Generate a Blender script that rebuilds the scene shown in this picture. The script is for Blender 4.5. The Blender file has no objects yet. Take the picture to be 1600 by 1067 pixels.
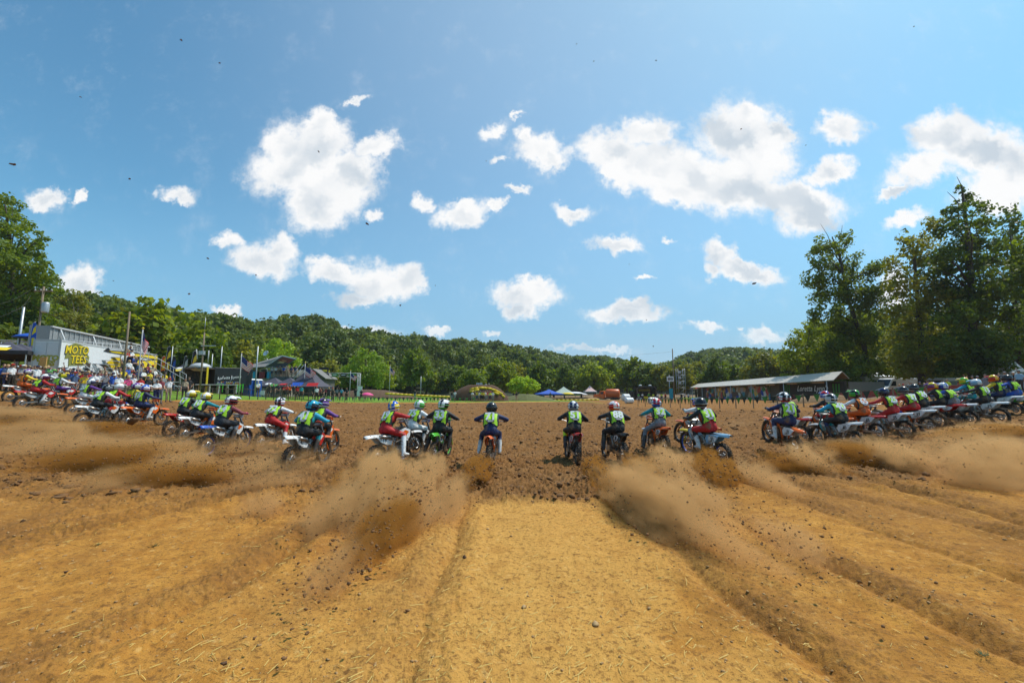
import bpy, bmesh, math, random
import numpy as np
from mathutils import Vector, Matrix, Euler
R = math.radians
scene = bpy.context.scene
COL = scene.collection

# ------------------------------------------------------------------ camera
F = 667.0; CH = 2.1; TH = math.atan(74.5 / F)
cam_d = bpy.data.cameras.new("camera"); cam = bpy.data.objects.new("camera", cam_d); COL.objects.link(cam)
cam_d.lens = 36.0 * F / 1600.0; cam_d.sensor_width = 36.0; cam_d.clip_end = 6000; cam_d.clip_start = 0.05
cam.location = (0, 0, CH); cam.rotation_euler = (math.pi / 2 + TH, 0, 0)
scene.camera = cam
CT, ST = math.cos(TH), math.sin(TH)
def uv_dir(px, py):                       # direction of a picture point, as slopes of the world's y axis
    a = (px - 800) / F; b = (533.5 - py) / F
    dy = CT - b * ST; dz = ST + b * CT
    return a / dy, dz / dy

# ------------------------------------------------------------------ sun, sky, exposure
SUN_EL, SUN_AZ = R(60), R(62)             # azimuth from +y towards +x
sun_dir = Vector((math.sin(SUN_AZ) * math.cos(SUN_EL), math.cos(SUN_AZ) * math.cos(SUN_EL), math.sin(SUN_EL)))
sd = bpy.data.lights.new("sun", 'SUN'); sd.energy = 4.1; sd.angle = R(0.5); sd.color = (1.0, 0.955, 0.88)
sun = bpy.data.objects.new("sun", sd); COL.objects.link(sun)
sun.rotation_euler = sun_dir.to_track_quat('Z', 'Y').to_euler()
scene.view_settings.view_transform = 'Standard'; scene.view_settings.look = 'None'
scene.view_settings.exposure = 0.0; scene.view_settings.gamma = 1.0
scene.view_settings.use_curve_mapping = False
cy = scene.cycles
cy.use_denoising = True
try: cy.denoiser = 'OPENIMAGEDENOISE'
except Exception: pass
cy.use_adaptive_sampling = True; cy.adaptive_threshold = 0.02
cy.max_bounces = 5; cy.diffuse_bounces = 2; cy.glossy_bounces = 2; cy.transmission_bounces = 3
cy.volume_bounces = 1; cy.transparent_max_bounces = 10
cy.volume_step_rate = 1.0; cy.volume_max_steps = 128
cy.caustics_reflective = False; cy.caustics_refractive = False

class NT:                                  # short hand for node trees
    def __init__(s, tree): s.t = tree
    def n(s, typ, **kw):
        nd = s.t.nodes.new(typ)
        for k, v in kw.items():
            if k == 'ins':
                for i, x in v.items():
                    if hasattr(x, 'is_output') or isinstance(x, bpy.types.NodeSocket): s.t.links.new(x, nd.inputs[i])
                    else: nd.inputs[i].default_value = x
            else: setattr(nd, k, v)
        return nd
    def math(s, op, a, b=0.0, c=None, clamp=False):
        ins = {0: a, 1: b}
        if c is not None: ins[2] = c
        return s.n('ShaderNodeMath', operation=op, use_clamp=clamp, ins=ins).outputs[0]
    def link(s, a, b): s.t.links.new(a, b)
    def ramp(s, f, lo, hi, a=0.0, b=1.0, smooth=True):
        return s.n('ShaderNodeMapRange', interpolation_type='SMOOTHSTEP' if smooth else 'LINEAR', ins={0: f, 1: lo, 2: hi, 3: a, 4: b}).outputs[0]
    def mixc(s, f, a, b, blend='MIX'):
        nd = s.n('ShaderNodeMix', data_type='RGBA', blend_type=blend)
        for i, x in ((0, f), (6, a), (7, b)):
            if isinstance(x, bpy.types.NodeSocket): s.t.links.new(x, nd.inputs[i])
            else: nd.inputs[i].default_value = x
        return nd.outputs[2]

world = bpy.data.worlds.new("World"); scene.world = world; world.use_nodes = True
W = NT(world.node_tree); world.node_tree.nodes.clear()
SKY_S = 0.115
sky = W.n('ShaderNodeTexSky', sky_type='NISHITA', sun_disc=False, sun_elevation=SUN_EL, sun_rotation=SUN_AZ,
          altitude=200, air_density=1.0, dust_density=1.2, ozone_density=1.6)
CLOUDS = [  # centre x, y, half width, half height in picture units, tilt, thickness
 (490,240,62,62,0,1),(462,262,85,42,-10,1),(505,305,68,52,0,1),(585,232,46,22,-18,.9),(545,275,52,42,0,1),(500,195,30,28,0,1),(450,235,50,40,-25,1),
 (583,335,18,13,0,.6),(556,164,22,7,-25,.35),(72,312,34,18,10,.7),(118,310,9,11,0,.6),(276,305,36,13,5,.75),
 (125,445,44,30,25,1),(355,376,22,16,0,.6),(410,405,58,26,8,.9),(436,388,34,28,0,.9),
 (520,425,54,20,14,.75),(596,440,62,32,0,.9),(636,436,30,30,0,.9),(560,465,50,13,0,.7),(500,405,24,12,10,.5),
 (560,515,60,9,8,.6),(355,488,22,10,0,.6),(680,521,20,7,0,.6),(770,202,30,12,-30,.45),(808,182,14,5,-20,.3),
 (845,234,52,24,14,.8),(820,215,26,16,20,.6),(862,250,26,18,0,.7),(780,248,16,6,-20,.3),
 (665,318,23,16,0,.7),(725,332,48,22,-5,.85),(775,322,16,11,0,.6),(805,296,24,8,0,.45),(725,316,26,12,0,.7),
 (895,331,38,14,5,.7),(965,382,42,16,8,.7),(1050,377,17,5,0,.4),(820,460,62,22,-5,.9),(812,486,32,14,0,.7),(835,442,30,14,0,.8),
 (980,490,70,17,0,.85),(985,480,35,14,0,.8),(1005,438,20,5,0,.5),(958,497,26,9,0,.7),
 (955,235,60,32,10,1),(1010,205,52,24,0,1),(1030,260,100,44,5,1),(1160,215,78,58,0,1),(1170,178,30,24,0,1),(1214,208,22,30,0,.8),
 (1130,290,120,46,8,1),(1240,315,90,34,10,1),(1295,268,48,20,-30,.9),(1258,345,52,26,0,.9),(1180,250,70,50,0,1),(1060,300,60,26,10,.9),
 (1310,202,46,22,-5,.8),(1128,398,34,20,25,.85),(1165,425,62,16,8,.85),(1190,430,40,12,0,.7),(1110,418,16,18,0,.5),
 (1480,208,62,36,0,1),(1440,260,70,30,-22,.85),(1535,240,62,50,0,1),(1590,270,34,60,0,1),(1420,345,42,13,-15,.5),(1395,300,34,12,-25,.7),(1560,300,70,40,0,.9),
 (1100,512,30,8,0,.6),(1190,526,38,13,0,.75),(1150,512,12,5,0,.4),(925,546,80,5,0,.5),(770,524,14,5,0,.4),(965,270,50,22,30,.8),
 (1395,450,30,40,0,.8),(1700,200,70,60,0,1),(-120,380,80,50,0,1),(-300,200,110,70,0,1),(1850,330,90,60,0,1),
]
geo = W.n('ShaderNodeTexCoord').outputs['Generated']
sep = W.n('ShaderNodeSeparateXYZ', ins={0: geo})
yy = W.math('MAXIMUM', sep.outputs[1], 0.02)
u = W.math('DIVIDE', sep.outputs[0], yy); v = W.math('DIVIDE', sep.outputs[2], yy)
p0 = W.n('ShaderNodeCombineXYZ', ins={0: u, 1: v, 2: 0.0}).outputs[0]
def fbm(tree, vec, scale, detail=6, rough=.6, w=None):
    nd = tree.n('ShaderNodeTexNoise', ins={'Vector': vec, 'Scale': scale, 'Detail': detail, 'Roughness': rough})
    return nd.outputs
# domain warp so that outlines are billowy
w1 = fbm(W, p0, 9.0, 4, .6)['Color']; w2 = fbm(W, p0, 38.0, 5, .62)['Color']
def vm(op, a, b): return W.n('ShaderNodeVectorMath', operation=op, ins={0: a, 1: b}).outputs[0]
w1 = vm('MULTIPLY', vm('SUBTRACT', w1, (.5, .5, .5)), (.11, .075, 0)); w2 = vm('MULTIPLY', vm('SUBTRACT', w2, (.5, .5, .5)), (.05, .05, 0))
pw = vm('ADD', p0, vm('ADD', w1, w2))
field = None
for (cx, cyy, rx, ry, tilt, k) in CLOUDS:
    cu, cv = uv_dir(cx, cyy)
    u2, v2 = uv_dir(cx + rx, cyy); u3, v3 = uv_dir(cx, cyy - ry)
    mp = W.n('ShaderNodeMapping', vector_type='TEXTURE', ins={'Vector': pw, 'Location': (cu, cv, 0), 'Rotation': (0, 0, R(-tilt)), 'Scale': (abs(u2 - cu) * 1.34, abs(v3 - cv) * 1.42, 1)})
    g = W.n('ShaderNodeTexGradient', gradient_type='SPHERICAL', ins={0: mp.outputs[0]}).outputs['Fac']
    g = W.math('MULTIPLY', g, 0.55 + .45 * k)
    field = g if field is None else W.math('SMOOTH_MAX', field, g, .08)
det = fbm(W, p0, 22.0, 8, .62)[0]
f2 = W.math('ADD', field, W.math('MULTIPLY', W.math('SUBTRACT', det, .5), .62))
alpha = W.math('MAXIMUM', W.ramp(f2, .13, .56), W.ramp(W.math('ADD', field, W.math('MULTIPLY', W.math('SUBTRACT', fbm(W, p0, 11.0, 8, .7)[0], .5), 1.1)), .06, .70, 0, .6))
alpha = W.math('MULTIPLY', alpha, W.ramp(field, .0, .10))
# relief: the noise compared with itself a little sunwards
big = fbm(W, pw, 6.0, 2.0, .45)[0]; big2 = fbm(W, vm('ADD', pw, (.012, .040, 0)), 6.0, 2.0, .45)[0]
rel = W.math('SUBTRACT', big, big2)
core = W.ramp(field, .35, .95)
shade = W.math('ADD', W.math('MULTIPLY', rel, 1.9), W.math('MULTIPLY', core, -.24))
br = W.ramp(shade, -.50, .04)
ccol = W.mixc(br, (.60, .68, .76, 1), (1.0, 1.0, 1.0, 1))
CG = 0.99 / SKY_S
ccol = W.mixc(1.0, ccol, (CG, CG, CG, 1), 'MULTIPLY')
hi = W.ramp(v, .0, .12)
alpha = W.math('MULTIPLY', alpha, W.math('MULTIPLY', W.ramp(sep.outputs[1], .03, .1), W.ramp(v, .02, .2, .35, 1.0)))
thin = fbm(W, p0, 5.0, 6, .6)[0]
skyc = sky.outputs[0]
vg = W.ramp(W.n('ShaderNodeVectorMath', operation='DISTANCE', ins={0: p0, 1: (.25, 1.05, 0)}).outputs['Value'], .1, 1.35, .22, .0)
skyc = W.mixc(1.0, skyc, (.80, 1.37, 1.40, 1), 'MULTIPLY')
skyc = W.mixc(W.ramp(v, .55, -.02, 0, .88), skyc, (.25 * CG, .48 * CG, .73 * CG, 1))
skyc = W.mixc(W.ramp(v, .16, -.02, 0, .75), skyc, (.50 * CG, .66 * CG, .79 * CG, 1))
skyc = W.mixc(vg, skyc, (.80 * CG, .9 * CG, 1.0 * CG, 1))
outc = W.mixc(alpha, skyc, ccol)
bg = W.n('ShaderNodeBackground', ins={0: outc, 1: SKY_S})
wo = W.n('ShaderNodeOutputWorld', ins={0: bg.outputs[0]})
world.cycles.sampling_method = 'MANUAL'; world.cycles.sample_map_resolution = 512

# ------------------------------------------------------------------ helpers: materials
_M = {}
def srgb(r, g, b):
    f = lambda c: (c / 255) / 12.92 if c / 255 <= .04045 else ((c / 255 + .055) / 1.055) ** 2.4
    return (f(r), f(g), f(b))
def mat(name, col, rough=.6, metal=0.0, var=.12, scale=6.0, bump=0.0, dirt=0.0, spec=.5, emit=0.0):
    key = (name, tuple(round(c, 4) for c in col), rough, metal, dirt)
    if key in _M: return _M[key]
    m = bpy.data.materials.new(name); m.use_nodes = True; t = NT(m.node_tree)
    b = m.node_tree.nodes['Principled BSDF']
    tc = t.n('ShaderNodeTexCoord').outputs['Object']
    nz = t.n('ShaderNodeTexNoise', ins={'Vector': tc, 'Scale': scale, 'Detail': 4.0, 'Roughness': .6})
    c = tuple(col[:3])
    lo = tuple(x * (1 - var) for x in c) + (1,); hi = tuple(min(1, x * (1 + var)) for x in c) + (1,)
    cc = t.mixc(nz.outputs[0], lo, hi)
    if dirt > 0:
        n2 = t.n('ShaderNodeTexNoise', ins={'Vector': tc, 'Scale': 3.2, 'Detail': 6.0, 'Roughness': .7})
        cc = t.mixc(t.ramp(n2.outputs[0], .62 - dirt * .4, .72), cc, (.20, .115, .05, 1))
    t.link(cc, b.inputs['Base Color'])
    b.inputs['Roughness'].default_value = rough; b.inputs['Metallic'].default_value = metal
    b.inputs['Specular IOR Level'].default_value = spec
    if emit > 0:
        t.link(cc, b.inputs['Emission Color']); b.inputs['Emission Strength'].default_value = emit
    if bump > 0:
        bp = t.n('ShaderNodeBump', ins={'Height': nz.outputs[0], 'Strength': bump, 'Distance': .03})
        t.link(bp.outputs[0], b.inputs['Normal'])
    _M[key] = m
    return m

# ------------------------------------------------------------------ helpers: meshes
class MB:
    def __init__(s): s.v = []; s.f = []; s.m = []; s.k = 0; s.sm = []
    def add(s, vs, fs, mi=0, smooth=False):
        o = len(s.v); s.v += [tuple(p) for p in vs]
        for f in fs: s.f.append(tuple(i + o for i in f)); s.m.append(mi); s.sm.append(smooth)
    def box(s, c, d, mi=0, rot=None, taper=1.0):
        x, y, z = d[0] / 2, d[1] / 2, d[2] / 2; vs = []
        for sz in (-1, 1):
            k = taper if sz > 0 else 1
            for sx, sy in ((-1, -1), (1, -1), (1, 1), (-1, 1)):
                p = Vector((sx * x * k, sy * y * k, sz * z))
                if rot is not None: p = rot @ p
                vs.append(p + Vector(c))
        s.add(vs, [(3, 2, 1, 0), (4, 5, 6, 7), (0, 1, 5, 4), (1, 2, 6, 5), (2, 3, 7, 6), (3, 0, 4, 7)], mi)
    def tube(s, pts, rad, n=8, mi=0, smooth=True, flat=1.0, cap=True):
        pts = [Vector(p) for p in pts]
        if not isinstance(rad, (list, tuple)): rad = [rad] * len(pts)
        up = None; rings = []
        for i, p in enumerate(pts):
            d = (pts[min(i + 1, len(pts) - 1)] - pts[max(i - 1, 0)]).normalized()
            if up is None:
                up = Vector((0, 0, 1)) if abs(d.z) < .9 else Vector((1, 0, 0))
            a = d.cross(up).normalized(); b = a.cross(d).normalized(); up = b
            rings.append([p + a * math.cos(2 * math.pi * k / n) * rad[i] + b * math.sin(2 * math.pi * k / n) * rad[i] * flat for k in range(n)])
        vs = [q for r in rings for q in r]; fs = []
        for i in range(len(pts) - 1):
            for k in range(n):
                fs.append((i * n + k, i * n + (k + 1) % n, (i + 1) * n + (k + 1) % n, (i + 1) * n + k))
        s.add(vs, fs, mi, smooth)
        if cap:
            o = len(s.v) - len(vs)
            s.f.append(tuple(o + k for k in range(n))[::-1]); s.m.append(mi); s.sm.append(False)
            s.f.append(tuple(o + (len(pts) - 1) * n + k for k in range(n))); s.m.append(mi); s.sm.append(False)
    def lathe(s, prof, n=16, c=(0, 0, 0), axis='z', mi=0, smooth=True, closed=False):
        vs = []
        for (r, h) in prof:
            for k in range(n):
                a = 2 * math.pi * k / n; x, y = r * math.cos(a), r * math.sin(a)
                p = {'z': (x, y, h), 'x': (h, x, y), 'y': (x, h, y)}[axis]
                vs.append((p[0] + c[0], p[1] + c[1], p[2] + c[2]))
        fs = []; m = len(prof)
        for i in range(m if closed else m - 1):
            j = (i + 1) % m
            for k in range(n): fs.append((i * n + k, i * n + (k + 1) % n, j * n + (k + 1) % n, j * n + k))
        s.add(vs, fs, mi, smooth)
    def ell(s, c, r, nu=12, nv=8, mi=0, rot=None, fn=None):
        vs = []
        for i in range(nv + 1):
            t = math.pi * i / nv
            for k in range(nu):
                a = 2 * math.pi * k / nu
                p = Vector((math.sin(t) * math.cos(a), math.sin(t) * math.sin(a), math.cos(t)))
                if fn: p = fn(p)
                p = Vector((p.x * r[0], p.y * r[1], p.z * r[2]))
                if rot is not None: p = rot @ p
                vs.append(p + Vector(c))
        fs = [(i * nu + k, (i + 1) * nu + k, (i + 1) * nu + (k + 1) % nu, i * nu + (k + 1) % nu) for i in range(nv) for k in range(nu)]
        s.add(vs, fs, mi, True)
    def prism(s, out, t, axis='x', c=0.0, mi=0, rot=None, off=(0, 0, 0)):
        # outline of 2-D points extruded by thickness t about c along axis
        n = len(out); vs = []
        for sgn in (-.5, .5):
            for (a, b) in out:
                h = c + sgn * t
                p = Vector({'x': (h, a, b), 'y': (a, h, b), 'z': (a, b, h)}[axis])
                if rot is not None: p = rot @ p
                vs.append(p + Vector(off))
        fs = [tuple(range(n))[::-1], tuple(range(n, 2 * n))] + [(i, (i + 1) % n, n + (i + 1) % n, n + i) for i in range(n)]
        s.add(vs, fs, mi)
    def mesh(s, name):
        me = bpy.data.meshes.new(name); me.from_pydata(s.v, [], s.f)
        me.polygons.foreach_set('material_index', s.m); me.polygons.foreach_set('use_smooth', s.sm)
        me.update(); return me
    def build(s, name, mats, parent=None, loc=None, rotz=0, bevel=0.0):
        me = s.mesh(name)
        if bevel > 0:
            bm = bmesh.new(); bm.from_mesh(me)
            bmesh.ops.recalc_face_normals(bm, faces=bm.faces)
            bmesh.ops.bevel(bm, geom=[e for e in bm.edges if len(e.link_faces) == 2 and e.calc_face_angle(0) > .5], offset=bevel, segments=1, affect='EDGES', clamp_overlap=True)
            bm.to_mesh(me); bm.free()
        else:
            bm = bmesh.new(); bm.from_mesh(me); bmesh.ops.recalc_face_normals(bm, faces=bm.faces); bm.to_mesh(me); bm.free()
        return link(name, me, mats, parent, loc, rotz)
def link(name, me, mats, parent=None, loc=None, rotz=0):
    if not isinstance(mats, (list, tuple)): mats = [mats]
    if len(me.materials) == 0:
        for m in mats: me.materials.append(m)
    o = bpy.data.objects.new(name, me); COL.objects.link(o)
    if parent is not None: o.parent = parent
    if loc is not None: o.location = loc
    if rotz: o.rotation_euler.z = rotz
    return o
def setm(o, *mats):                        # own materials on an object that shares its mesh
    for i, m in enumerate(mats):
        if m is not None and i < len(o.material_slots):
            o.material_slots[i].link = 'OBJECT'; o.material_slots[i].material = m
def tag(o, label, cat, group=None):
    o['label'] = label; o['category'] = cat
    if group: o['group'] = group
    return o
def thing(name, label, cat, loc=(0, 0, 0), rotz=0, group=None):
    o = bpy.data.objects.new(name, None); COL.objects.link(o); o.location = loc; o.rotation_euler = (0, 0, rotz)
    o.empty_display_size = .3
    return tag(o, label, cat, group)
def kind(o, k, label=None):
    o['kind'] = k
    if label: o['label'] = label
    return o
def kids(o): return [c for c in _children.get(o.name, [])]
_children = {}
def index_children():
    _children.clear()
    for o in bpy.data.objects:
        if o.parent: _children.setdefault(o.parent.name, []).append(o)
def copy_tree(o, parent=None):
    c = o.copy(); COL.objects.link(c)
    if parent is not None: c.parent = parent
    for ch in kids(o): copy_tree(ch, c)
    return c
def text_mesh(name, body, size=1.0, extrude=.004, bold=.0, shear=0.0, spacing=1.0):
    cu = bpy.data.curves.new(name, 'FONT'); cu.body = body; cu.size = size; cu.extrude = extrude
    cu.align_x = 'CENTER'; cu.align_y = 'CENTER'; cu.offset = bold; cu.shear = shear; cu.space_character = spacing
    cu.resolution_u = 2
    o = bpy.data.objects.new(name, cu); COL.objects.link(o)
    me = bpy.data.meshes.new_from_object(o)
    me.materials.clear(); me.name = name
    bpy.data.objects.remove(o); bpy.data.curves.remove(cu)
    return me
def orient(o, origin, xdir, ydir):         # put a text mesh (drawn in its x-y plane) on a face
    x = Vector(xdir).normalized(); y = Vector(ydir).normalized(); z = x.cross(y)
    M = Matrix((x, y, z)).transposed().to_4x4(); M.translation = Vector(origin); o.matrix_local = M
# ------------------------------------------------------------------ ground shape
def sstep(a, b, x): t = np.clip((x - a) / (b - a), 0, 1); return t * t * (3 - 2 * t)
YBX = [-90, -40, -30, -26, -23, -17, 0, 12, 13.5, 15.6, 21, 30, 90]
YBY = [14, 23, 26, 29, 41, 58, 70, 70, 48, 37, 26, 19, 10]
def H0(x, y):                              # the lie of the land without ruts and clods
    x = np.asarray(x, float); y = np.asarray(y, float)
    ax = np.minimum(np.abs(x), 32)
    fl = 1 - .55 * sstep(38, 62, y) - .3 * sstep(70, 100, y); fr = 1 - .88 * sstep(24, 56, y)
    return .0019 * ax ** 2 * np.where(x < 0, fl, fr) - 1.2 * sstep(74, 120, y) * sstep(-45, -5, x) + 1.0 * sstep(46.5, 50.5, x) * sstep(40, 52, y) * (1 - sstep(110, 150, y))
def gz(x, y): return float(H0(x, y))
def G(px, d, z=None):                      # ground point seen at column px, d metres ahead
    x = 0.0
    for _ in range(6):
        zz = gz(x, d) if z is None else z
        x = (px - 800) / F * (d * CT + (zz - CH) * ST)
    return Vector((x, d, gz(x, d) if z is None else z))
def P(px, py, d):                          # point seen at px, py, d metres ahead
    u_, v_ = uv_dir(px, py); return Vector((u_ * d, d, CH + v_ * d))
def proj(p):
    dc = p[1] * CT + (p[2] - CH) * ST
    return 800 + F * p[0] / dc, 533.5 - F * ((p[2] - CH) * CT - p[1] * ST) / dc

_rng = np.random.RandomState(7); _T = _rng.rand(512, 512)
def vnoise(x, y):
    xi = np.floor(x).astype(np.int64); yi = np.floor(y).astype(np.int64); fx = x - xi; fy = y - yi
    fx = fx * fx * (3 - 2 * fx); fy = fy * fy * (3 - 2 * fy)
    a = _T[xi & 511, yi & 511]; b = _T[(xi + 1) & 511, yi & 511]; c = _T[xi & 511, (yi + 1) & 511]; d = _T[(xi + 1) & 511, (yi + 1) & 511]
    return (a + (b - a) * fx) * (1 - fy) + (c + (d - c) * fx) * fy
def nfbm(x, y, sc, o=4, g=.5):
    s = 0; a = 1; n = 0
    for i in range(o):
        s = s + a * vnoise(x * sc + 17.3 * i, y * sc - 9.1 * i); n += a; a *= g; sc *= 2.03
    return s / n

# riders: number, x of the rear wheel, distance, yaw (deg, + turns left), so that ruts can run back from each
# (px, d, yaw, pose, flip, lean, pitch, number, jersey, sleeve, pants, helmet1, helmet2, bike, fender, plate, vestcol, words)
RID = [
 (14, 23.5, -12, 'F', 0, 0, 0, ''),
 (33, 21.5, -14, 'A', 0, 0, 0, ''),
 (52, 25.5, -12, 'F', 0, 0, 0, ''),
 (72, 23.5, -12, 'F', 0, 0, 0, ''),
 (112, 20.6, -10, 'G', 0, 0, 0, '20'),
 (128, 17.4, -9, 'A', 0, 0, 0, '22'),
 (152, 18.8, -8, 'A', 0, 0, 0, ''),
 (186, 19.6, -8, 'F', 0, 0, 0, ''),
 (199, 18.2, -8, 'F', 0, 0, 0, '16'),
 (266, 16.4, -7, 'A', 0, 0, 0, '17'),
 (288, 15.4, -7, 'B', 0, 0, 0, '10'),
 (323, 12.9, -7, 'A', 0, 0, 0, '14'),
 (407, 14.0, -6, 'E', 0, 0, 0, '72'),
 (454, 11.0, -7, 'A', 0, 0, 0, '41'),
 (478, 12.9, -7, 'A', 0, 0, 0, ''),
 (592, 11.6, -30, 'E', 0, -8, 4, '19'),
 (628, 13.0, -24, 'A', 0, 0, 0, '75'),
 (677, 12.3, -7, 'D', 0, 3, 0, '33'),
 (764, 11.6, -2, 'B', 0, 0, 0, '71'),
 (901, 12.3, 3, 'A', 0, 3, 0, '51'),
 (972, 12.2, 6, 'B', 0, 3, 0, '88'),
 (1038, 13.7, 5, 'D', 0, 3, 0, '32'),
 (1106, 13.9, 16, 'C', 0, 8, 9, '36'),
 (1130, 11.7, 13, 'A', 1, -4, 4, '31'),
 (1240, 12.7, -3, 'A', 1, 3, 13, '21'),
 (1256, 15.4, 9, 'B', 0, 0, 0, ''),
 (1322, 15.0, 7, 'A', 1, 0, 3, ''),
 (1338, 13.4, 4, 'A', 1, 0, 0, '40'),
 (1372, 15.2, 8, 'A', 1, 0, 0, '65'),
 (1416, 15.6, 8, 'D', 0, 0, 0, '25'),
 (1452, 16.2, 9, 'A', 1, 0, 0, '37'),
 (1466, 17.4, 9, 'A', 0, 0, 0, '24'),
 (1496, 17.6, 10, 'A', 0, 0, 0, ''),
 (1516, 17.4, 10, 'A', 1, 0, 0, ''),
 (1540, 19.2, 10, 'F', 0, 0, 0, ''),
 (1563, 17.3, 11, 'G', 0, 0, 0, '13'),
 (1586, 19.0, 11, 'F', 1, 0, 0, ''),
 (1612, 18.8, 11, 'G', 0, 0, 0, ''),
]
RUTS = []
for r in RID:
    p = G(r[0], r[1]); yw = R(r[2]) * 1.0
    RUTS.append((p.x, p.y, -yw * (1.7 if abs(p.x) > 8 else 1.0)))
def surf(x, y):                            # full relief and masks
    x = np.asarray(x, float); y = np.asarray(y, float)
    z = H0(x, y)
    yb = np.interp(x, YBX, YBY)
    edge = (nfbm(x, y, .9, 3) - .5) * 1.6
    n0_ = nfbm(x + 1, y - 2, 3.5, 4, .6); ew = sstep(1.0, 3.5, np.abs(x - .4)); ed2 = (nfbm(x + 7, y, .35, 4, .6) - .5) * 5.0 * ew
    pl = sstep(7.5 - .6 * ew, 8.5 + 2.6 * ew, y + edge * .95 + (n0_ - .5) * .9 + ed2) * (1 - sstep(-.6, .6, y - yb + edge))
    n0 = nfbm(x - 2, y + 6, 14.0, 3, .6); rut = np.zeros_like(z); loose = np.zeros_like(z)
    for i, (rx, ry, a) in enumerate(RUTS):
        sx, sy = math.sin(a), math.cos(a)
        t = (x - rx) * sx + (y - ry) * sy                 # along, negative = behind the bike
        wob = .08 * np.sin(t * .9 + i) + .05 * np.sin(t * 2.3 + 2 * i)
        s = (x - rx) * sy - (y - ry) * sx + wob + .010 * np.abs(t) * t * (-.25 if rx < 0 else .25) * 0
        on = sstep(.3, -.4, t) * sstep(-17, -9, t) * sstep(1.5, 3.0, y + 1.0)
        g1 = np.exp(-(s / .13) ** 2); g2 = np.exp(-((np.abs(s) - .30) / .13) ** 2)
        rut -= on * (.062 * g1 - .034 * g2) * (.25 + .75 * sstep(.35, .6, nfbm(x * 1.0 + i, y, .7, 2)))
        rut -= on * .022 * np.exp(-(s / .055) ** 2) * (1 + .6 * np.sin(t * 45)) + on * (n0 - .5) * .05 * np.exp(-((np.abs(s) - .24) / .10) ** 2)
        loose = np.maximum(loose, on * np.exp(-((s - (.25 if rx > 0 else -.25)) / .38) ** 2) * .85 * (.4 + .6 * sstep(.3, .65, nfbm(x + 3 * i, y, .8, 3))))
    far = np.clip((y - 2) / 30, 0, 1)
    # hard packed start pad in the middle, scuffed soil elsewhere
    n1 = nfbm(x, y, 2.1, 4); n2 = nfbm(x + 50, y, 9.0, 4, .6); n3 = np.abs(nfbm(x, y + 33, 5.5, 4, .62) * 2 - 1)
    n4 = nfbm(x - 21, y + 5, 24.0, 3, .6)
    rough = np.clip(.35 + loose * 1.0 + pl * .3, 0, 1.4)
    n5 = nfbm(x + 3, y - 8, 48.0, 2, .6); soil = (n1 - .5) * .055 + (n2 - .5) * .036 * rough + (n4 - .5) * .034 * rough + (n5 - .5) * .018 * rough
    lump = np.clip(n2 - .48, 0, 1)
    lum2 = np.clip(nfbm(x + 9, y - 71, 3.6, 3, .6) - .5, 0, 1)
    soil = soil + pl * (.20 * lump + .17 * lum2 + (n4 - .5) * .060 - n3 * .075 + (np.abs(nfbm(x - 4, y + 12, 13.0, 3, .6) * 2 - 1)) * -.05 + (nfbm(x, y, .45, 2) - .5) * .16)
    fade = 1 - sstep(60, 130, np.hypot(x, y))
    z = z + (soil * (.25 + .75 * fade) + rut) * (1 - sstep(90, 140, np.hypot(x, y)))
    loose = np.maximum(loose, .95 * sstep(10, 14, x) * sstep(20, 28, y))
    # banks of pushed up earth round the field
    def mound(cx, cy, lx, ly, h, rot=0.0, pw=1.0):
        c, s_ = math.cos(rot), math.sin(rot); a = ((x - cx) * c + (y - cy) * s_) / lx; b = (-(x - cx) * s_ + (y - cy) * c) / ly
        return h * np.exp(-(a * a + b * b) ** pw)
    m = mound(2.4, 92, 7, 3.5, .3)
    z = z + m
    gr = sstep(2.2, 3.6, y - yb + edge * .8) * (1 - sstep(11, 15, x + edge))
    gr = np.maximum(gr, sstep(104, 112, y + edge))
    gr = gr * (1 - .9 * (sstep(31, 35, -x) * (1 - sstep(50, 60, y)) * .8))
    gr = np.clip(gr, 0, 1)
    return z, pl, gr, loose, np.exp(-np.abs((x - .25) / (1.15 + .20 * y + (n1 - .5) * 2.6 + (nfbm(x - 9, y, .7, 3) - .5) * 2.2)) ** 2.6)

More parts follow.
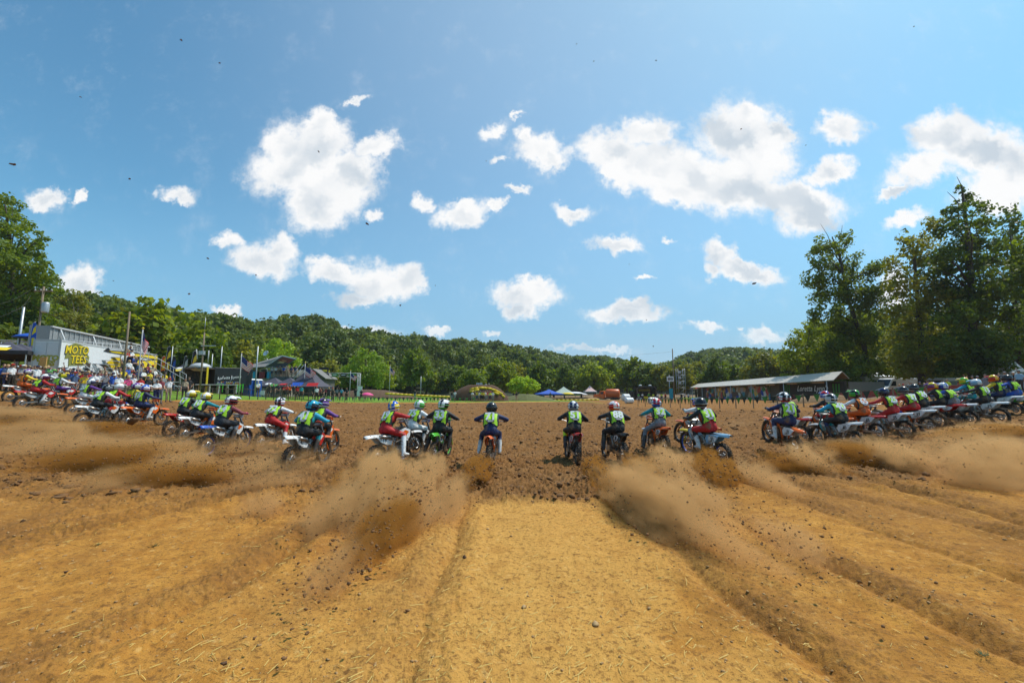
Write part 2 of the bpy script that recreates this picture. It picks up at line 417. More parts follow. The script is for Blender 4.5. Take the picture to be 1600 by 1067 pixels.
# ------------------------------------------------------------------ ground sheet
def ground():
    NA, NR = 1150, 860
    th = np.concatenate([np.linspace(R(-115), R(-58), 90)[:-1], np.linspace(R(-58), R(58), NA), np.linspace(R(58), R(115), 90)[1:]])
    rr = np.concatenate([[0.05, .4, .8], np.exp(np.linspace(math.log(1.15), math.log(130), NR)), np.exp(np.linspace(math.log(135), math.log(4200), 70))])
    A, Rr = np.meshgrid(th, rr); X = Rr * np.sin(A); Y = Rr * np.cos(A)
    Z, pl, gr, lo, pd_ = surf(X, Y)
    nr, na = X.shape
    co = np.stack([X, Y, Z], -1).reshape(-1, 3)
    me = bpy.data.meshes.new('ground'); me.vertices.add(len(co)); me.vertices.foreach_set('co', co.ravel())
    i = (np.arange(nr - 1)[:, None] * na + np.arange(na - 1)[None, :]).ravel()
    q = np.stack([i, i + 1, i + na + 1, i + na], -1)
    me.loops.add(q.size); me.loops.foreach_set('vertex_index', q.ravel().astype(np.int32))
    me.polygons.add(len(q)); me.polygons.foreach_set('loop_start', (np.arange(len(q)) * 4).astype(np.int32))
    me.polygons.foreach_set('use_smooth', np.ones(len(q), bool))
    me.update(); me.validate()
    for nm, a in (('plough', pl), ('grass', gr), ('loose', lo), ('pad', pd_)):
        at = me.attributes.new(nm, 'FLOAT', 'POINT'); at.data.foreach_set('value', a.ravel().astype(np.float32))
    m = bpy.data.materials.new('earth'); m.use_nodes = True; t = NT(m.node_tree); b = m.node_tree.nodes['Principled BSDF']
    tc = t.n('ShaderNodeTexCoord').outputs['Object']
    at = lambda n_: t.n('ShaderNodeAttribute', attribute_name=n_).outputs['Fac']
    nz = lambda s, d=5.0, r=.6: t.n('ShaderNodeTexNoise', ins={'Vector': tc, 'Scale': s, 'Detail': d, 'Roughness': r}).outputs[0]
    na_, nb, nc, nd = nz(.55), nz(3.3, 6.0, .65), nz(19.0, 5.0, .7), nz(70.0, 3.0, .7)
    tan = t.mixc(t.ramp(nb, .3, .7), (.36, .150, .024, 1), (.53, .25, .046, 1))
    tan = t.mixc(t.ramp(na_, .42, .68), tan, (.32, .140, .028, 1))
    pdm = t.math('MULTIPLY', at('pad'), t.ramp(nb, .25, .6, .5, 1)); tan = t.mixc(pdm, tan, (.55, .29, .068, 1))
    tan = t.mixc(t.ramp(nc, .50, .66, 0, .85), tan, (.21, .098, .026, 1))
    tan = t.mixc(t.ramp(nd, .58, .68, 0, .9), tan, (.085, .042, .015, 1))
    ne = nz(8.5, 6.0, .72); tan = t.mixc(t.ramp(ne, .56, .66, 0, .75), tan, (.17, .073, .018, 1))
    tan = t.mixc(t.ramp(ne, .43, .33, 0, .45), tan, (.66, .42, .15, 1))
    tan = t.mixc(t.ramp(nd, .36, .26, 0, .7), tan, (.60, .40, .16, 1))
    tan = t.mixc(t.math('MULTIPLY', at('loose'), t.ramp(nc, .3, .6, .35, .9)), tan, (.185, .085, .026, 1))
    br = t.mixc(t.ramp(nb, .3, .7), (.150, .068, .020, 1), (.27, .132, .042, 1))
    br = t.mixc(t.ramp(nc, .5, .72), br, (.075, .033, .012, 1))
    br = t.mixc(t.ramp(na_, .5, .75, 0, .5), br, (.29, .17, .075, 1))
    c = t.mixc(at('plough'), tan, br)
    gn = t.mixc(t.ramp(nb, .3, .7), (.09, .18, .015, 1), (.17, .27, .03, 1))
    gn = t.mixc(t.ramp(na_, .55, .72, 0, .6), gn, (.22, .16, .06, 1))
    gf = t.math('MULTIPLY', at('grass'), t.ramp(t.math('ADD', at('grass'), nb), .8, 1.2))
    c = t.mixc(gf, c, gn)
    t.link(c, b.inputs['Base Color']); b.inputs['Roughness'].default_value = .95; b.inputs['Specular IOR Level'].default_value = .15
    hh = t.math('ADD', t.math('MULTIPLY', nc, .6), t.math('MULTIPLY', nd, .4))
    bp = t.n('ShaderNodeBump', ins={'Height': hh, 'Strength': .8, 'Distance': .03}); t.link(bp.outputs[0], b.inputs['Normal'])
    me.materials.append(m)
    o = bpy.data.objects.new('ground', me); COL.objects.link(o); kind(o, 'structure')
    # lower sheet that carries on behind and below
    k = MB(); k.add([(-4200, -4200, -.6), (4200, -4200, -.6), (4200, 4200, -.6), (-4200, 4200, -.6)], [(0, 1, 2, 3)])
    kind(k.build('terrain', mat('subsoil', (.2, .12, .05), .95)), 'structure')
    return m
EARTH = ground()

def merge_mesh(name, V, Fc, mi=None, smooth=False):
    V = np.asarray(V, np.float32); Fc = np.asarray(Fc, np.int32); k = Fc.shape[1]
    me = bpy.data.meshes.new(name); me.vertices.add(len(V)); me.vertices.foreach_set('co', V.ravel())
    me.loops.add(Fc.size); me.loops.foreach_set('vertex_index', Fc.ravel())
    me.polygons.add(len(Fc)); me.polygons.foreach_set('loop_start', (np.arange(len(Fc)) * k).astype(np.int32))
    if mi is not None: me.polygons.foreach_set('material_index', np.asarray(mi, np.int32))
    if smooth: me.polygons.foreach_set('use_smooth', np.ones(len(Fc), bool))
    me.update(); return me
_ICO = None
def ico():
    global _ICO
    if _ICO is None:
        bm = bmesh.new(); bmesh.ops.create_icosphere(bm, subdivisions=1, radius=1)
        _ICO = (np.array([v.co[:] for v in bm.verts]), np.array([[v.index for v in f.verts] for f in bm.faces])); bm.free()
    return _ICO
def rocks(pos, size, seed, squash=.7):
    v, f = ico(); rs = np.random.RandomState(seed); n = len(pos)
    j = 1 + (rs.rand(n, len(v), 1) - .5) * 1.15
    V = v[None] * j * size[:, None, None] * np.array([1, 1, squash])
    a = rs.rand(n) * 6.28; c, s = np.cos(a)[:, None], np.sin(a)[:, None]
    V = np.stack([V[..., 0] * c - V[..., 1] * s * 1.3, V[..., 0] * s + V[..., 1] * c * 1.3, V[..., 2]], -1) + pos[:, None]
    Fc = (f[None] + (np.arange(n) * len(v))[:, None, None]).reshape(-1, 3)
    return V.reshape(-1, 3), Fc
def scatter(n, seed, dmin, dmax, amax=52):
    rs = np.random.RandomState(seed); d = np.exp(rs.rand(n) * math.log(dmax / dmin) + math.log(dmin)); t = np.tan(R(amax)) * (rs.rand(n) * 2 - 1)
    return t * d, d, rs
SOIL = mat('clod soil', (.19, .092, .032), .95, var=.45, scale=3, bump=.5)
SOILT = mat('dry clod soil', (.36, .21, .085), .95, var=.4, scale=3, bump=.5)
x, y, rs = scatter(90000, 3, 2.2, 60); z, pl, gr, lo, pd_ = surf(x, y)
cl = nfbm(x + 5, y - 3, 1.3, 4, .6); keep = (rs.rand(len(x)) < (.12 + .70 * pl + .5 * lo) * np.clip((cl - .40) * 6, .10, 1)) & (gr < .3)
keepd = keep & (pl > .5); kx = keepd
s = (.006 + .050 * rs.rand(len(x)) ** 8) * (1 + y / 30)
V, Fc = rocks(np.stack([x, y, z + s * .12], -1)[kx], s[kx], 5, .62)
kind(link('clods', merge_mesh('clods', V, Fc), SOIL), 'stuff', 'loose brown clods of ploughed earth across the start straight')
kt = keep & (pl <= .5); s2 = (.002 + .009 * rs.rand(len(x)) ** 7) * (1 + y / 10)
V, Fc = rocks(np.stack([x, y, z + s2 * .25], -1)[kt], s2[kt], 6)
kind(link('dirt_crumbs', merge_mesh('dirt_crumbs', V, Fc), SOILT), 'stuff', 'small dry crumbs of tan earth on the packed ground')
# straw on the packed ground in front
n = 6500; rs = np.random.RandomState(11); y = 2.2 + 5.0 * rs.rand(n) ** 1.7; x = (rs.rand(n) * 2 - 1) * (y * 1.25)
keep = rs.rand(n) < np.where(y < 4.2, 1.0, .45) * np.exp(-(x / (y * .75)) ** 2) * np.clip(nfbm(x, y, 1.1, 3) * 3 - .9, .05, 1); x, y = x[keep], y[keep]; n = len(x)
z = surf(x, y)[0]; a = rs.rand(n) * math.pi; L = .012 + .055 * rs.rand(n) ** 2.2; w = .0011 + .0011 * rs.rand(n)
dx, dy = np.cos(a) * L, np.sin(a) * L; nx, ny = -np.sin(a) * w, np.cos(a) * w; t1 = (rs.rand(n) - .3) * .02
V = np.stack([np.stack([x - dx - nx, y - dy - ny, z + .006], -1), np.stack([x + dx - nx, y + dy - ny, z + .008 + t1], -1),
              np.stack([x + dx + nx, y + dy + ny, z + .010 + t1], -1), np.stack([x - dx + nx, y - dy + ny, z + .008], -1),
              np.stack([x + nx * 0, y, z + .012 + t1 * .6], -1)], 1)
Fc = np.array([[0, 1, 4], [1, 2, 4], [2, 3, 4], [3, 0, 4]])[None] + (np.arange(n) * 5)[:, None, None]
kind(link('straw', merge_mesh('straw', V.reshape(-1, 3), Fc.reshape(-1, 3)), mat('straw', (.55, .38, .10), .7, var=.35, scale=2)), 'stuff', 'scattered yellow straw on the packed dirt in front')
# ------------------------------------------------------------------ foliage
def leafmat(name, a, b, tr=.35, scale=.5):
    m = bpy.data.materials.new(name); m.use_nodes = True; t = NT(m.node_tree); nt = m.node_tree; nt.nodes.clear()
    geo = t.n('ShaderNodeNewGeometry'); oi = t.n('ShaderNodeObjectInfo')
    nz = t.n('ShaderNodeTexNoise', ins={'Vector': geo.outputs['Position'], 'Scale': scale, 'Detail': 3.0, 'Roughness': .6}).outputs[0]
    rv = geo.outputs['Random Per Island']
    f = t.math('ADD', t.math('MULTIPLY', nz, .9), t.math('ADD', t.math('MULTIPLY', rv, .35), t.math('MULTIPLY', oi.outputs['Random'], .45)))
    c = t.mixc(t.ramp(f, .35, 1.25), a + (1,), b + (1,))
    d = t.n('ShaderNodeBsdfPrincipled', ins={'Base Color': c, 'Roughness': .55, 'Specular IOR Level': .35})
    c2 = t.mixc(1.0, c, (1.6, 1.45, .45, 1), 'MULTIPLY')
    l = t.n('ShaderNodeBsdfTranslucent', ins={0: c2})
    mx = t.n('ShaderNodeMixShader', ins={0: tr, 1: d.outputs[0], 2: l.outputs[0]})
    t.n('ShaderNodeOutputMaterial', ins={0: mx.outputs[0]})
    return m
LEAF_DARK = leafmat('leaves dark', (.045, .080, .009), (.17, .24, .020), .5)
LEAF_MID = leafmat('leaves mid', (.060, .10, .010), (.25, .31, .022), .5)
LEAF_YEL = leafmat('leaves yellowish', (.10, .12, .014), (.27, .27, .03), .42)
LEAF_BRIGHT = leafmat('leaves bright', (.14, .24, .014), (.32, .44, .03))
LEAF_FAR = leafmat('leaves far', (.036, .068, .010), (.17, .215, .022), scale=.05)
LEAF_BALL = leafmat('leaves ball tree', (.22, .36, .015), (.42, .56, .03), .4)
BARK = mat('bark', (.065, .05, .038), .9, var=.4, scale=5, bump=.6)
def leaf_cloud(blobs, size, dens, seed, flat=.85):
    """leaf quads on the shells of lumpy blobs: (x, y, z, r)"""
    rs = np.random.RandomState(seed); Vs = []; 
    for (bx, by, bz, r) in blobs:
        ns = max(5, int(7 + r * 5)); subs = rs.normal(size=(ns, 3)); subs /= np.linalg.norm(subs, axis=1)[:, None]
        subs *= (r * (.35 + .6 * rs.rand(ns, 1) ** .6)) * np.array([1, 1, flat]); sr = r * (.26 + .28 * rs.rand(ns))
        for k in range(ns):
            n = max(4, int(dens * 12.6 * sr[k] ** 2 / (size * size) * .55))
            d = rs.normal(size=(n, 3)); d /= np.linalg.norm(d, axis=1)[:, None]
            p = subs[k] + d * sr[k] * (.55 + .55 * rs.rand(n, 1)) * np.array([1, 1, .8]) + np.array([bx, by, bz])
            nrm = d + rs.normal(size=(n, 3)) * .55 + np.array([0, 0, .35]); nrm /= np.linalg.norm(nrm, axis=1)[:, None]
            t = np.cross(nrm, rs.normal(size=(n, 3))); t /= np.linalg.norm(t, axis=1)[:, None] + 1e-9; b = np.cross(nrm, t)
            s = size * (.6 + .8 * rs.rand(n, 1)) * .5
            Vs.append(np.stack([p - t * s - b * s * .6, p + t * s - b * s * .7, p + t * s * .8 + b * s * .7, p - t * s * .7 + b * s * .8 + nrm * s * .4], 1))
    V = np.concatenate(Vs); n = len(V)
    return V.reshape(-1, 3), (np.arange(n * 4).reshape(n, 4))
def trunk_mb(pts, r0, r1, limbs, seed, n=8):
    mb = MB(); k = len(pts)
    mb.tube(pts, [r0 + (r1 - r0) * (i / (k - 1)) ** .8 for i in range(k)], n)
    rd = random.Random(seed)
    for (ti, end) in limbs:
        a = Vector(pts[int(ti)]).lerp(Vector(pts[min(k - 1, int(ti) + 1)]), ti - int(ti)); e = Vector(end)
        mid = a.lerp(e, .5) + Vector((rd.uniform(-.3, .3), rd.uniform(-.3, .3), (e - a).length * .12))
        q = r0 + (r1 - r0) * (ti / (k - 1)) ** .8
        mb.tube([a, mid, e], [q * .55, q * .35, q * .1], 6)
    return mb
def proto_tree(seed, h, w, leaf=.5, dens=.8, trunkh=.22, kind_='round'):
    """a whole tree about the origin: (crown verts, faces, trunk MB)"""
    rd = random.Random(seed); bl = []
    nb = 9
    bl.append((0, 0, h * .62, w * .42))
    for i in range(nb):
        a = 6.28 * i / nb * 2.4 + rd.uniform(-.4, .4); t = rd.random()
        zz = h * (trunkh + .12 + (.80 - trunkh) * (i + .5) / nb); rr = w * .5 * math.sin(math.pi * min(.97, max(.1, .28 + .62 * (i + .5) / nb))) * rd.uniform(.55, .95)
        bl.append((rr * math.cos(a), rr * math.sin(a), zz, w * rd.uniform(.20, .30)))
    bl.append((rd.uniform(-.1, .1) * w, rd.uniform(-.1, .1) * w, h * .9, w * .2))
    V, Fc = leaf_cloud(bl, leaf, dens, seed)
    pts = [(0, 0, -.4), (rd.uniform(-.2, .2), rd.uniform(-.2, .2), h * .3), (rd.uniform(-.4, .4), rd.uniform(-.4, .4), h * .6), (0, 0, h * .85)]
    tr = trunk_mb(pts, w * .045, w * .012, [(1 + .12 * i, bl[i + 1][:3]) for i in range(6)], seed, 7)
    return V, Fc, tr
PROT = []
for i, (h, w) in enumerate([(10, 8.5), (11.5, 8), (9, 9), (12.5, 7.5), (10.5, 10)]):
    V, Fc, tr = proto_tree(40 + i, h, w, leaf=.62, dens=.75)
    PROT.append((merge_mesh('crown', V, Fc), tr.mesh('trunk'), h, w))
# ---- hills and their wood
SKY_L = [(-400, 400, 110), (-100, 430, 120), (0, 440, 140), (95, 452, 170), (150, 459, 200), (200, 468, 220), (250, 478, 240), (300, 485, 260), (350, 488, 270), (400, 498, 290), (450, 490, 300), (500, 496, 310),
 (540, 508, 330), (600, 519, 360), (650, 523, 380), (700, 528, 400), (750, 530, 420), (800, 537, 450), (850, 548, 480), (900, 554, 520), (950, 556, 560), (1000, 566, 600), (1030, 569, 620), (1045, 566, 560), (1070, 554, 545),
 (1100, 546, 525), (1140, 540, 500), (1180, 543, 490), (1230, 548, 480), (1300, 550, 450), (1400, 545, 400), (1600, 520, 330), (1900, 470, 250), (2400, 430, 200)]
_su = np.array([(a - 800) / F for a, b, c in SKY_L]); _se = np.array([uv_dir(a, b)[1] for a, b, c in SKY_L]); _sd = np.array([c for a, b, c in SKY_L])
_tt = np.linspace(.12, 1.06, 24); _up = np.where(_tt < 1, np.sin(np.clip(_tt, 0, 1) * math.pi / 2) ** 1.15, 1 - (_tt - 1) * .8) * 1.03
def hill_h(u_, D, e):
    u_ = np.asarray(u_, float); best = np.full(u_.shape, 1e9)
    for t_, p_ in zip(_tt, _up): best = np.minimum(best, (e * D * (.4 + .6 * t_) + CH - 14.5) / p_)
    return best
def hillz(u_, d):
    D = np.interp(u_, _su, _sd); e = np.interp(u_, _su, _se); Hr = hill_h(u_, D, e)
    t = np.clip((d - .40 * D) / (.60 * D), 0, 1.25)
    up = np.where(t < 1, np.sin(np.clip(t, 0, 1) * math.pi / 2) ** 1.15, 1 - (t - 1) * .8)
    bump = 1 + .10 * (nfbm(u_ * 9 + 40, d * .012 + 11, 1.0, 3) - .5) * np.clip(t * (1.1 - t) * 4, 0, 1)
    return np.maximum(Hr, 1) * up * bump
U = np.linspace(-1.8, 2.2, 260); Q = np.linspace(.38, 1.25, 60)
UU, QQ = np.meshgrid(U, Q); DD = QQ * np.interp(UU, _su, _sd)
Zh = hillz(UU, DD) - .3 * (QQ < .41)
nr, na = UU.shape; ii = (np.arange(nr - 1)[:, None] * na + np.arange(na - 1)[None]).ravel()
hm = merge_mesh('hills', np.stack([UU * DD, DD, Zh], -1).reshape(-1, 3), np.stack([ii, ii + 1, ii + na + 1, ii + na], -1), smooth=True)
kind(link('hills', hm, mat('forest floor', (.028, .038, .014), .95, var=.5, scale=.08)), 'structure')
rs = np.random.RandomState(21); cell = 7.6; pts = []
for gx in np.arange(-700, 1000, cell):
    for gy in np.arange(45, 700, cell): pts.append((gx, gy))
pts = np.array(pts); pts += (rs.rand(*pts.shape) - .5) * cell * .9
u_ = pts[:, 0] / pts[:, 1]; D = np.interp(u_, _su, _sd); q = pts[:, 1] / D
k = (u_ > -1.45) & (u_ < 1.5) & (q > .405) & (q < 1.06); pts, u_, q = pts[k], u_[k], q[k]
z = hillz(u_, pts[:, 1]); sc = .80 + .55 * rs.rand(len(pts)); rot = rs.rand(len(pts)) * 6.28; pick = rs.randint(0, 5, len(pts))
vis = (u_ > -1.22) & (u_ < .64)
# those that show largest: things of their own; the rest of the wood: one mass
score = np.where(vis, (1.0 / np.hypot(pts[:, 0], pts[:, 1])) * (1 + .5 * (q > .93)), 0); order = np.argsort(-score)[:215]
own = np.zeros(len(pts), bool); own[order] = True
fm = bpy.data.meshes.new('forest'); sel = ~own
fm.from_pydata(np.column_stack([pts[sel], z[sel]]).tolist(), [], [])
for nm, arr in (('sc', sc[sel]), ('rt', rot[sel])):
    a_ = fm.attributes.new(nm, 'FLOAT', 'POINT'); a_.data.foreach_set('value', arr.astype(np.float32))
a_ = fm.attributes.new('pk', 'INT', 'POINT'); a_.data.foreach_set('value', pick[sel].astype(np.int32))
pc = bpy.data.collections.new('far crowns')
for i, (c_, t_, h, w) in enumerate(PROT):
    V, Fc, tr = proto_tree(40 + i, h, w, leaf=1.0, dens=.7)
    me = merge_mesh('far crown', V, Fc); me.materials.append(LEAF_FAR)
    pc.objects.link(bpy.data.objects.new('far_crown_%s' % 'abcde'[i], me))
ng = bpy.data.node_groups.new('wood', 'GeometryNodeTree')
ng.interface.new_socket('Geometry', in_out='INPUT', socket_type='NodeSocketGeometry'); ng.interface.new_socket('Geometry', in_out='OUTPUT', socket_type='NodeSocketGeometry')
g = NT(ng); gi = g.n('NodeGroupInput'); go = g.n('NodeGroupOutput')
ci = g.n('GeometryNodeCollectionInfo', ins={0: pc}); ci.inputs[1].default_value = True; ci.inputs[2].default_value = True
def na_(n_, t='FLOAT'):
    a = g.n('GeometryNodeInputNamedAttribute', data_type=t); a.inputs[0].default_value = n_; return a.outputs[0]
iop = g.n('GeometryNodeInstanceOnPoints'); g.link(gi.outputs[0], iop.inputs['Points']); g.link(ci.outputs[0], iop.inputs['Instance'])
iop.inputs['Pick Instance'].default_value = True; g.link(na_('pk', 'INT'), iop.inputs['Instance Index'])
cx_ = g.n('ShaderNodeCombineXYZ'); g.link(na_('rt'), cx_.inputs[2]); g.link(cx_.outputs[0], iop.inputs['Rotation'])
cs = g.n('ShaderNodeCombineXYZ'); s_ = na_('sc')
for i in range(3): g.link(s_, cs.inputs[i])
g.link(cs.outputs[0], iop.inputs['Scale']); g.link(iop.outputs[0], go.inputs[0])
fo = bpy.data.objects.new('forest', fm); COL.objects.link(fo); kind(fo, 'stuff', 'dense green wood covering the far hillsides')
fo.modifiers.new('wood', 'NODES').node_group = ng
def place_tree(pi, x_, y_, z_, s, rt, leaf, label, group=None, name='broadleaf_tree', sz=1.0):
    c_, t_, h, w = PROT[pi]
    o = thing(name, label, 'tree', (x_, y_, z_), rt, group); o.scale = (s, s, s * sz)
    setm(link('crown', c_, leaf, o), leaf); link('trunk', t_, BARK, o)
    return o
HWL = [(0, 'the leftmost poles'), (60, 'the black tents'), (100, 'the trailer sign'), (140, 'the middle of the white trailer'), (180, 'the slim wooden pole'), (215, 'the first flagpole'), (255, 'the feather banners'), (300, 'the antenna pole'), (345, 'the black stage'), (385, 'the blue toilets'), (415, 'the grey house'), (455, 'the house canopy'), (490, 'the small dark building'), (530, 'the banner gantry'), (575, 'the red kitted rider'), (625, 'the yellow bale row'), (680, 'the green bike'), (740, 'the dirt jump'), (9999, 'the ball shaped tree')]
def HW(px): return next(w for lim, w in reversed([(-9999, 'the left edge')] + HWL) if px >= lim) if px < 9000 else ''
for j in order:
    px, py = proj((pts[j, 0], pts[j, 1], z[j] + 6))
    tone = ['dark green', 'mid green', 'deep green'][int(rot[j] * 9) % 3]
    place_tree(int(pick[j]), pts[j, 0], pts[j, 1], z[j], sc[j], rot[j], LEAF_FAR,
               'tree ' + ('on the wood edge' if q[j] < .5 else 'low in the wood' if q[j] < .62 else 'halfway up the wood' if q[j] < .78 else 'high in the wood' if q[j] < .93 else 'on the skyline of the wood') + ' above ' + HW(px), 'trees of the wooded hills')
# ---- trees along the foot of the hills
rd = random.Random(5)
foot = []
pxs = 92
while pxs < 1250:
    tall = 1.0 if pxs > 330 else 1.25
    foot.append((pxs + rd.uniform(-6, 6), rd.uniform(104, 150) if pxs > 330 else rd.uniform(72, 90), rd.uniform(.72, 1.12) * tall)); pxs += rd.uniform(15, 24)
for (px, d, s) in foot:
    if 395 < px < 480: d = max(d, 120)
    p = G(px, d); L = rd.choice([LEAF_DARK, LEAF_MID, LEAF_MID, LEAF_DARK, LEAF_YEL]); 
    word = {LEAF_DARK.name: 'dark green', LEAF_MID.name: 'mid green', LEAF_YEL.name: 'yellowish green'}[L.name]
    where = 'behind the corrugated building' if px < 230 else 'behind the left poles' if px < 380 else 'behind the grey house' if px < 500 else 'at the foot of the middle hill' if px < 900 else 'at the foot of the right hill'
    place_tree(rd.randrange(5), p.x, p.y, p.z, s, rd.random() * 6, L, word + ' broadleaf tree ' + where, 'trees along the foot of the hills')
def blob_tree(name, label, trunk, blobs, d, leaf, lsz, seed, r0=.45, depth=3.0, dens=.75, limbs=True, bare=None):
    rd = random.Random(seed); base = G(trunk[0], d)
    o = thing(name, label, 'tree', base, 0)
    B = []
    for (px, py, r) in blobs:
        dd = d + rd.uniform(-depth, depth); p = P(px, py, dd) - base; B.append((p.x, p.y, p.z, r / F * d))
    V, Fc = leaf_cloud(B, lsz, dens, seed, .95)
    link('crown', merge_mesh('crown', V, Fc), leaf, o)
    tp = [Vector((0, 0, -.3))] + [P(a, b, d) - base for (a, b) in trunk[1]]
    k = len(tp)
    lm = [(max(.4, min(k - 1.01, (k - 1) * (bz / tp[-1].z) * .75)), (bx, by, bz)) for (bx, by, bz, r) in B] if limbs else []
    mb = trunk_mb(tp, r0, .08, lm, seed)
    if bare:
        for (a, b, a2, b2) in bare: mb.tube([P(a, b, d) - base, P((a + a2) / 2 + 2, (b + b2) / 2, d + .3) - base, P(a2, b2, d) - base], [.07, .045, .02], 5)
    mb.build('trunk', BARK, o)
    return o
blob_tree('broadleaf_tree', 'leaning thin-topped tall tree right of the long barn', (1362, [(1350, 540), (1326, 470), (1312, 400), (1300, 370)]),
 [(1292, 385, 20), (1325, 372, 15), (1318, 405, 24), (1278, 400, 16), (1283, 430, 22), (1345, 425, 22), (1303, 455, 30), (1340, 465, 28), (1370, 422, 17), (1372, 460, 22), (1290, 490, 24), (1345, 505, 34), (1305, 520, 34), (1365, 530, 30), (1320, 560, 34), (1372, 565, 26), (1300, 585, 26), (1345, 588, 24)], 69, LEAF_MID, .30, 61,
 bare=[(1300, 385, 1282, 350), (1285, 440, 1258, 432), (1285, 480, 1262, 475), (1310, 372, 1316, 352)])
blob_tree('broadleaf_tree', 'low bushy tree rising over the near end of the long barn', (1262, [(1262, 560), (1262, 530)]),
 [(1262, 512, 18), (1240, 530, 17), (1283, 530, 24), (1238, 560, 20), (1262, 560, 28), (1295, 565, 28), (1232, 585, 14), (1275, 590, 24)], 76, LEAF_MID, .33, 62, r0=.3)
blob_tree('broadleaf_tree', 'sparse yellowish tall tree right of the leaning tree', (1440, [(1440, 540), (1434, 470), (1428, 400), (1425, 370)]),
 [(1412, 372, 12), (1424, 392, 18), (1450, 378, 20), (1460, 352, 18), (1400, 410, 18), (1446, 415, 26), (1412, 445, 26), (1455, 455, 28), (1400, 480, 24), (1436, 492, 30), (1462, 512, 28), (1406, 525, 26), (1440, 550, 30), (1410, 570, 22), (1470, 560, 24), (1430, 580, 24), (1398, 560, 22), (1480, 470, 22), (1478, 530, 24)], 58, LEAF_YEL, .30, 63, dens=.6)
blob_tree('broadleaf_tree', 'tallest dark tree with pointed top above the parked vans', (1522, [(1520, 530), (1518, 440), (1510, 350), (1503, 290)]),
 [(1502, 296, 9), (1508, 316, 14), (1498, 332, 18), (1530, 328, 16), (1515, 355, 24), (1484, 356, 20), (1545, 352, 15), (1497, 388, 28), (1532, 392, 28), (1478, 402, 22), (1560, 400, 20), (1510, 430, 34), (1545, 440, 28), (1480, 445, 28), (1516, 480, 36), (1555, 485, 28), (1484, 495, 28), (1510, 535, 34), (1550, 540, 30), (1484, 545, 26), (1520, 570, 26), (1550, 575, 24), (1460, 420, 18), (1575, 440, 22), (1490, 575, 22)], 54, LEAF_DARK, .30, 64, r0=.6,
 bare=[(1503, 300, 1495, 276), (1498, 320, 1480, 300)])
blob_tree('broadleaf_tree', 'slim dark tree behind and right of the tallest tree', (1592, [(1590, 540), (1584, 440), (1578, 350)]),
 [(1576, 328, 12), (1580, 350, 18), (1566, 372, 15), (1592, 380, 20), (1572, 405, 20), (1600, 425, 26), (1578, 450, 26), (1600, 480, 28), (1574, 505, 26), (1602, 530, 30), (1578, 560, 26)], 62, LEAF_DARK, .32, 65)
blob_tree('broadleaf_tree', 'broad dark tree at the right edge of the picture', (1650, [(1648, 520), (1640, 420), (1640, 360)]),
 [(1640, 350, 30), (1620, 400, 34), (1660, 400, 36), (1625, 450, 38), (1660, 470, 40), (1620, 510, 36), (1655, 540, 38)], 52, LEAF_DARK, .34, 66)
rd = random.Random(77)
for i, px in enumerate([1238, 1268, 1300, 1330, 1352, 1384, 1404, 1436, 1462, 1494, 1520, 1552, 1580, 1612, 1640, 1680]):
    d = rd.uniform(84, 110); p = G(px, d); L = [LEAF_MID, LEAF_DARK, LEAF_YEL, LEAF_MID][i % 4]
    place_tree(rd.randrange(5), p.x, p.y, p.z, rd.uniform(1.15, 1.75) * (.8 if px < 1290 else 1), rd.random() * 6, L, ['mid green', 'dark green', 'yellow green', 'mid green'][i % 4] + ' tree in the grove behind the parked vans', 'trees of the right grove')
blob_tree('broadleaf_tree', 'tall dark tree at the left edge above the tents', (18, [(20, 480), (18, 400), (8, 320)]),
 [(4, 305, 14), (18, 322, 15), (-12, 330, 25), (8, 350, 26), (34, 348, 16), (44, 372, 18), (20, 388, 30), (58, 392, 17), (66, 372, 10), (-20, 390, 34), (40, 420, 28), (72, 418, 16), (8, 440, 34), (62, 448, 24), (84, 436, 10), (32, 475, 32), (74, 478, 20), (-10, 490, 36), (92, 458, 8), (50, 510, 28), (12, 520, 32)], 66, LEAF_DARK, .34, 67, r0=.6)
blob_tree('broadleaf_tree', 'yellowing tree beside the tall dark tree on the left', (118, [(118, 530), (115, 480)]),
 [(104, 462, 15), (122, 474, 18), (98, 488, 16), (132, 496, 15), (112, 506, 20), (128, 520, 16), (94, 515, 14)], 78, LEAF_YEL, .34, 68, r0=.3)
blob_tree('broadleaf_tree', 'dark leafy tree low behind the tents on the left', (62, [(62, 540), (62, 520)]),
 [(50, 530, 22), (80, 520, 22), (30, 545, 26), (70, 550, 26), (5, 540, 28), (100, 535, 14)], 84, LEAF_DARK, .36, 69, r0=.3)
blob_tree('broadleaf_tree', 'bright green tree left of the thin antenna pole', (278, [(278, 560), (276, 535)]),
 [(276, 528, 14), (258, 542, 15), (292, 542, 14), (270, 556, 18), (288, 566, 16), (256, 566, 14)], 82, LEAF_BRIGHT, .34, 70, r0=.25)
blob_tree('broadleaf_tree', 'bright green tree behind the satellite dish', (436, [(436, 570), (436, 555)]),
 [(430, 540, 13), (446, 545, 13), (420, 556, 14), (440, 560, 16), (455, 566, 13), (428, 574, 14)], 96, LEAF_BRIGHT, .36, 71, r0=.25)
blob_tree('pine_tree', 'soft bright green pine near the banner gantry', (572, [(572, 580), (572, 555)]),
 [(570, 552, 10), (560, 564, 14), (584, 564, 14), (552, 578, 16), (574, 578, 18), (594, 580, 14), (560, 592, 16), (586, 594, 16)], 108, LEAF_BRIGHT, .36, 72, r0=.25)
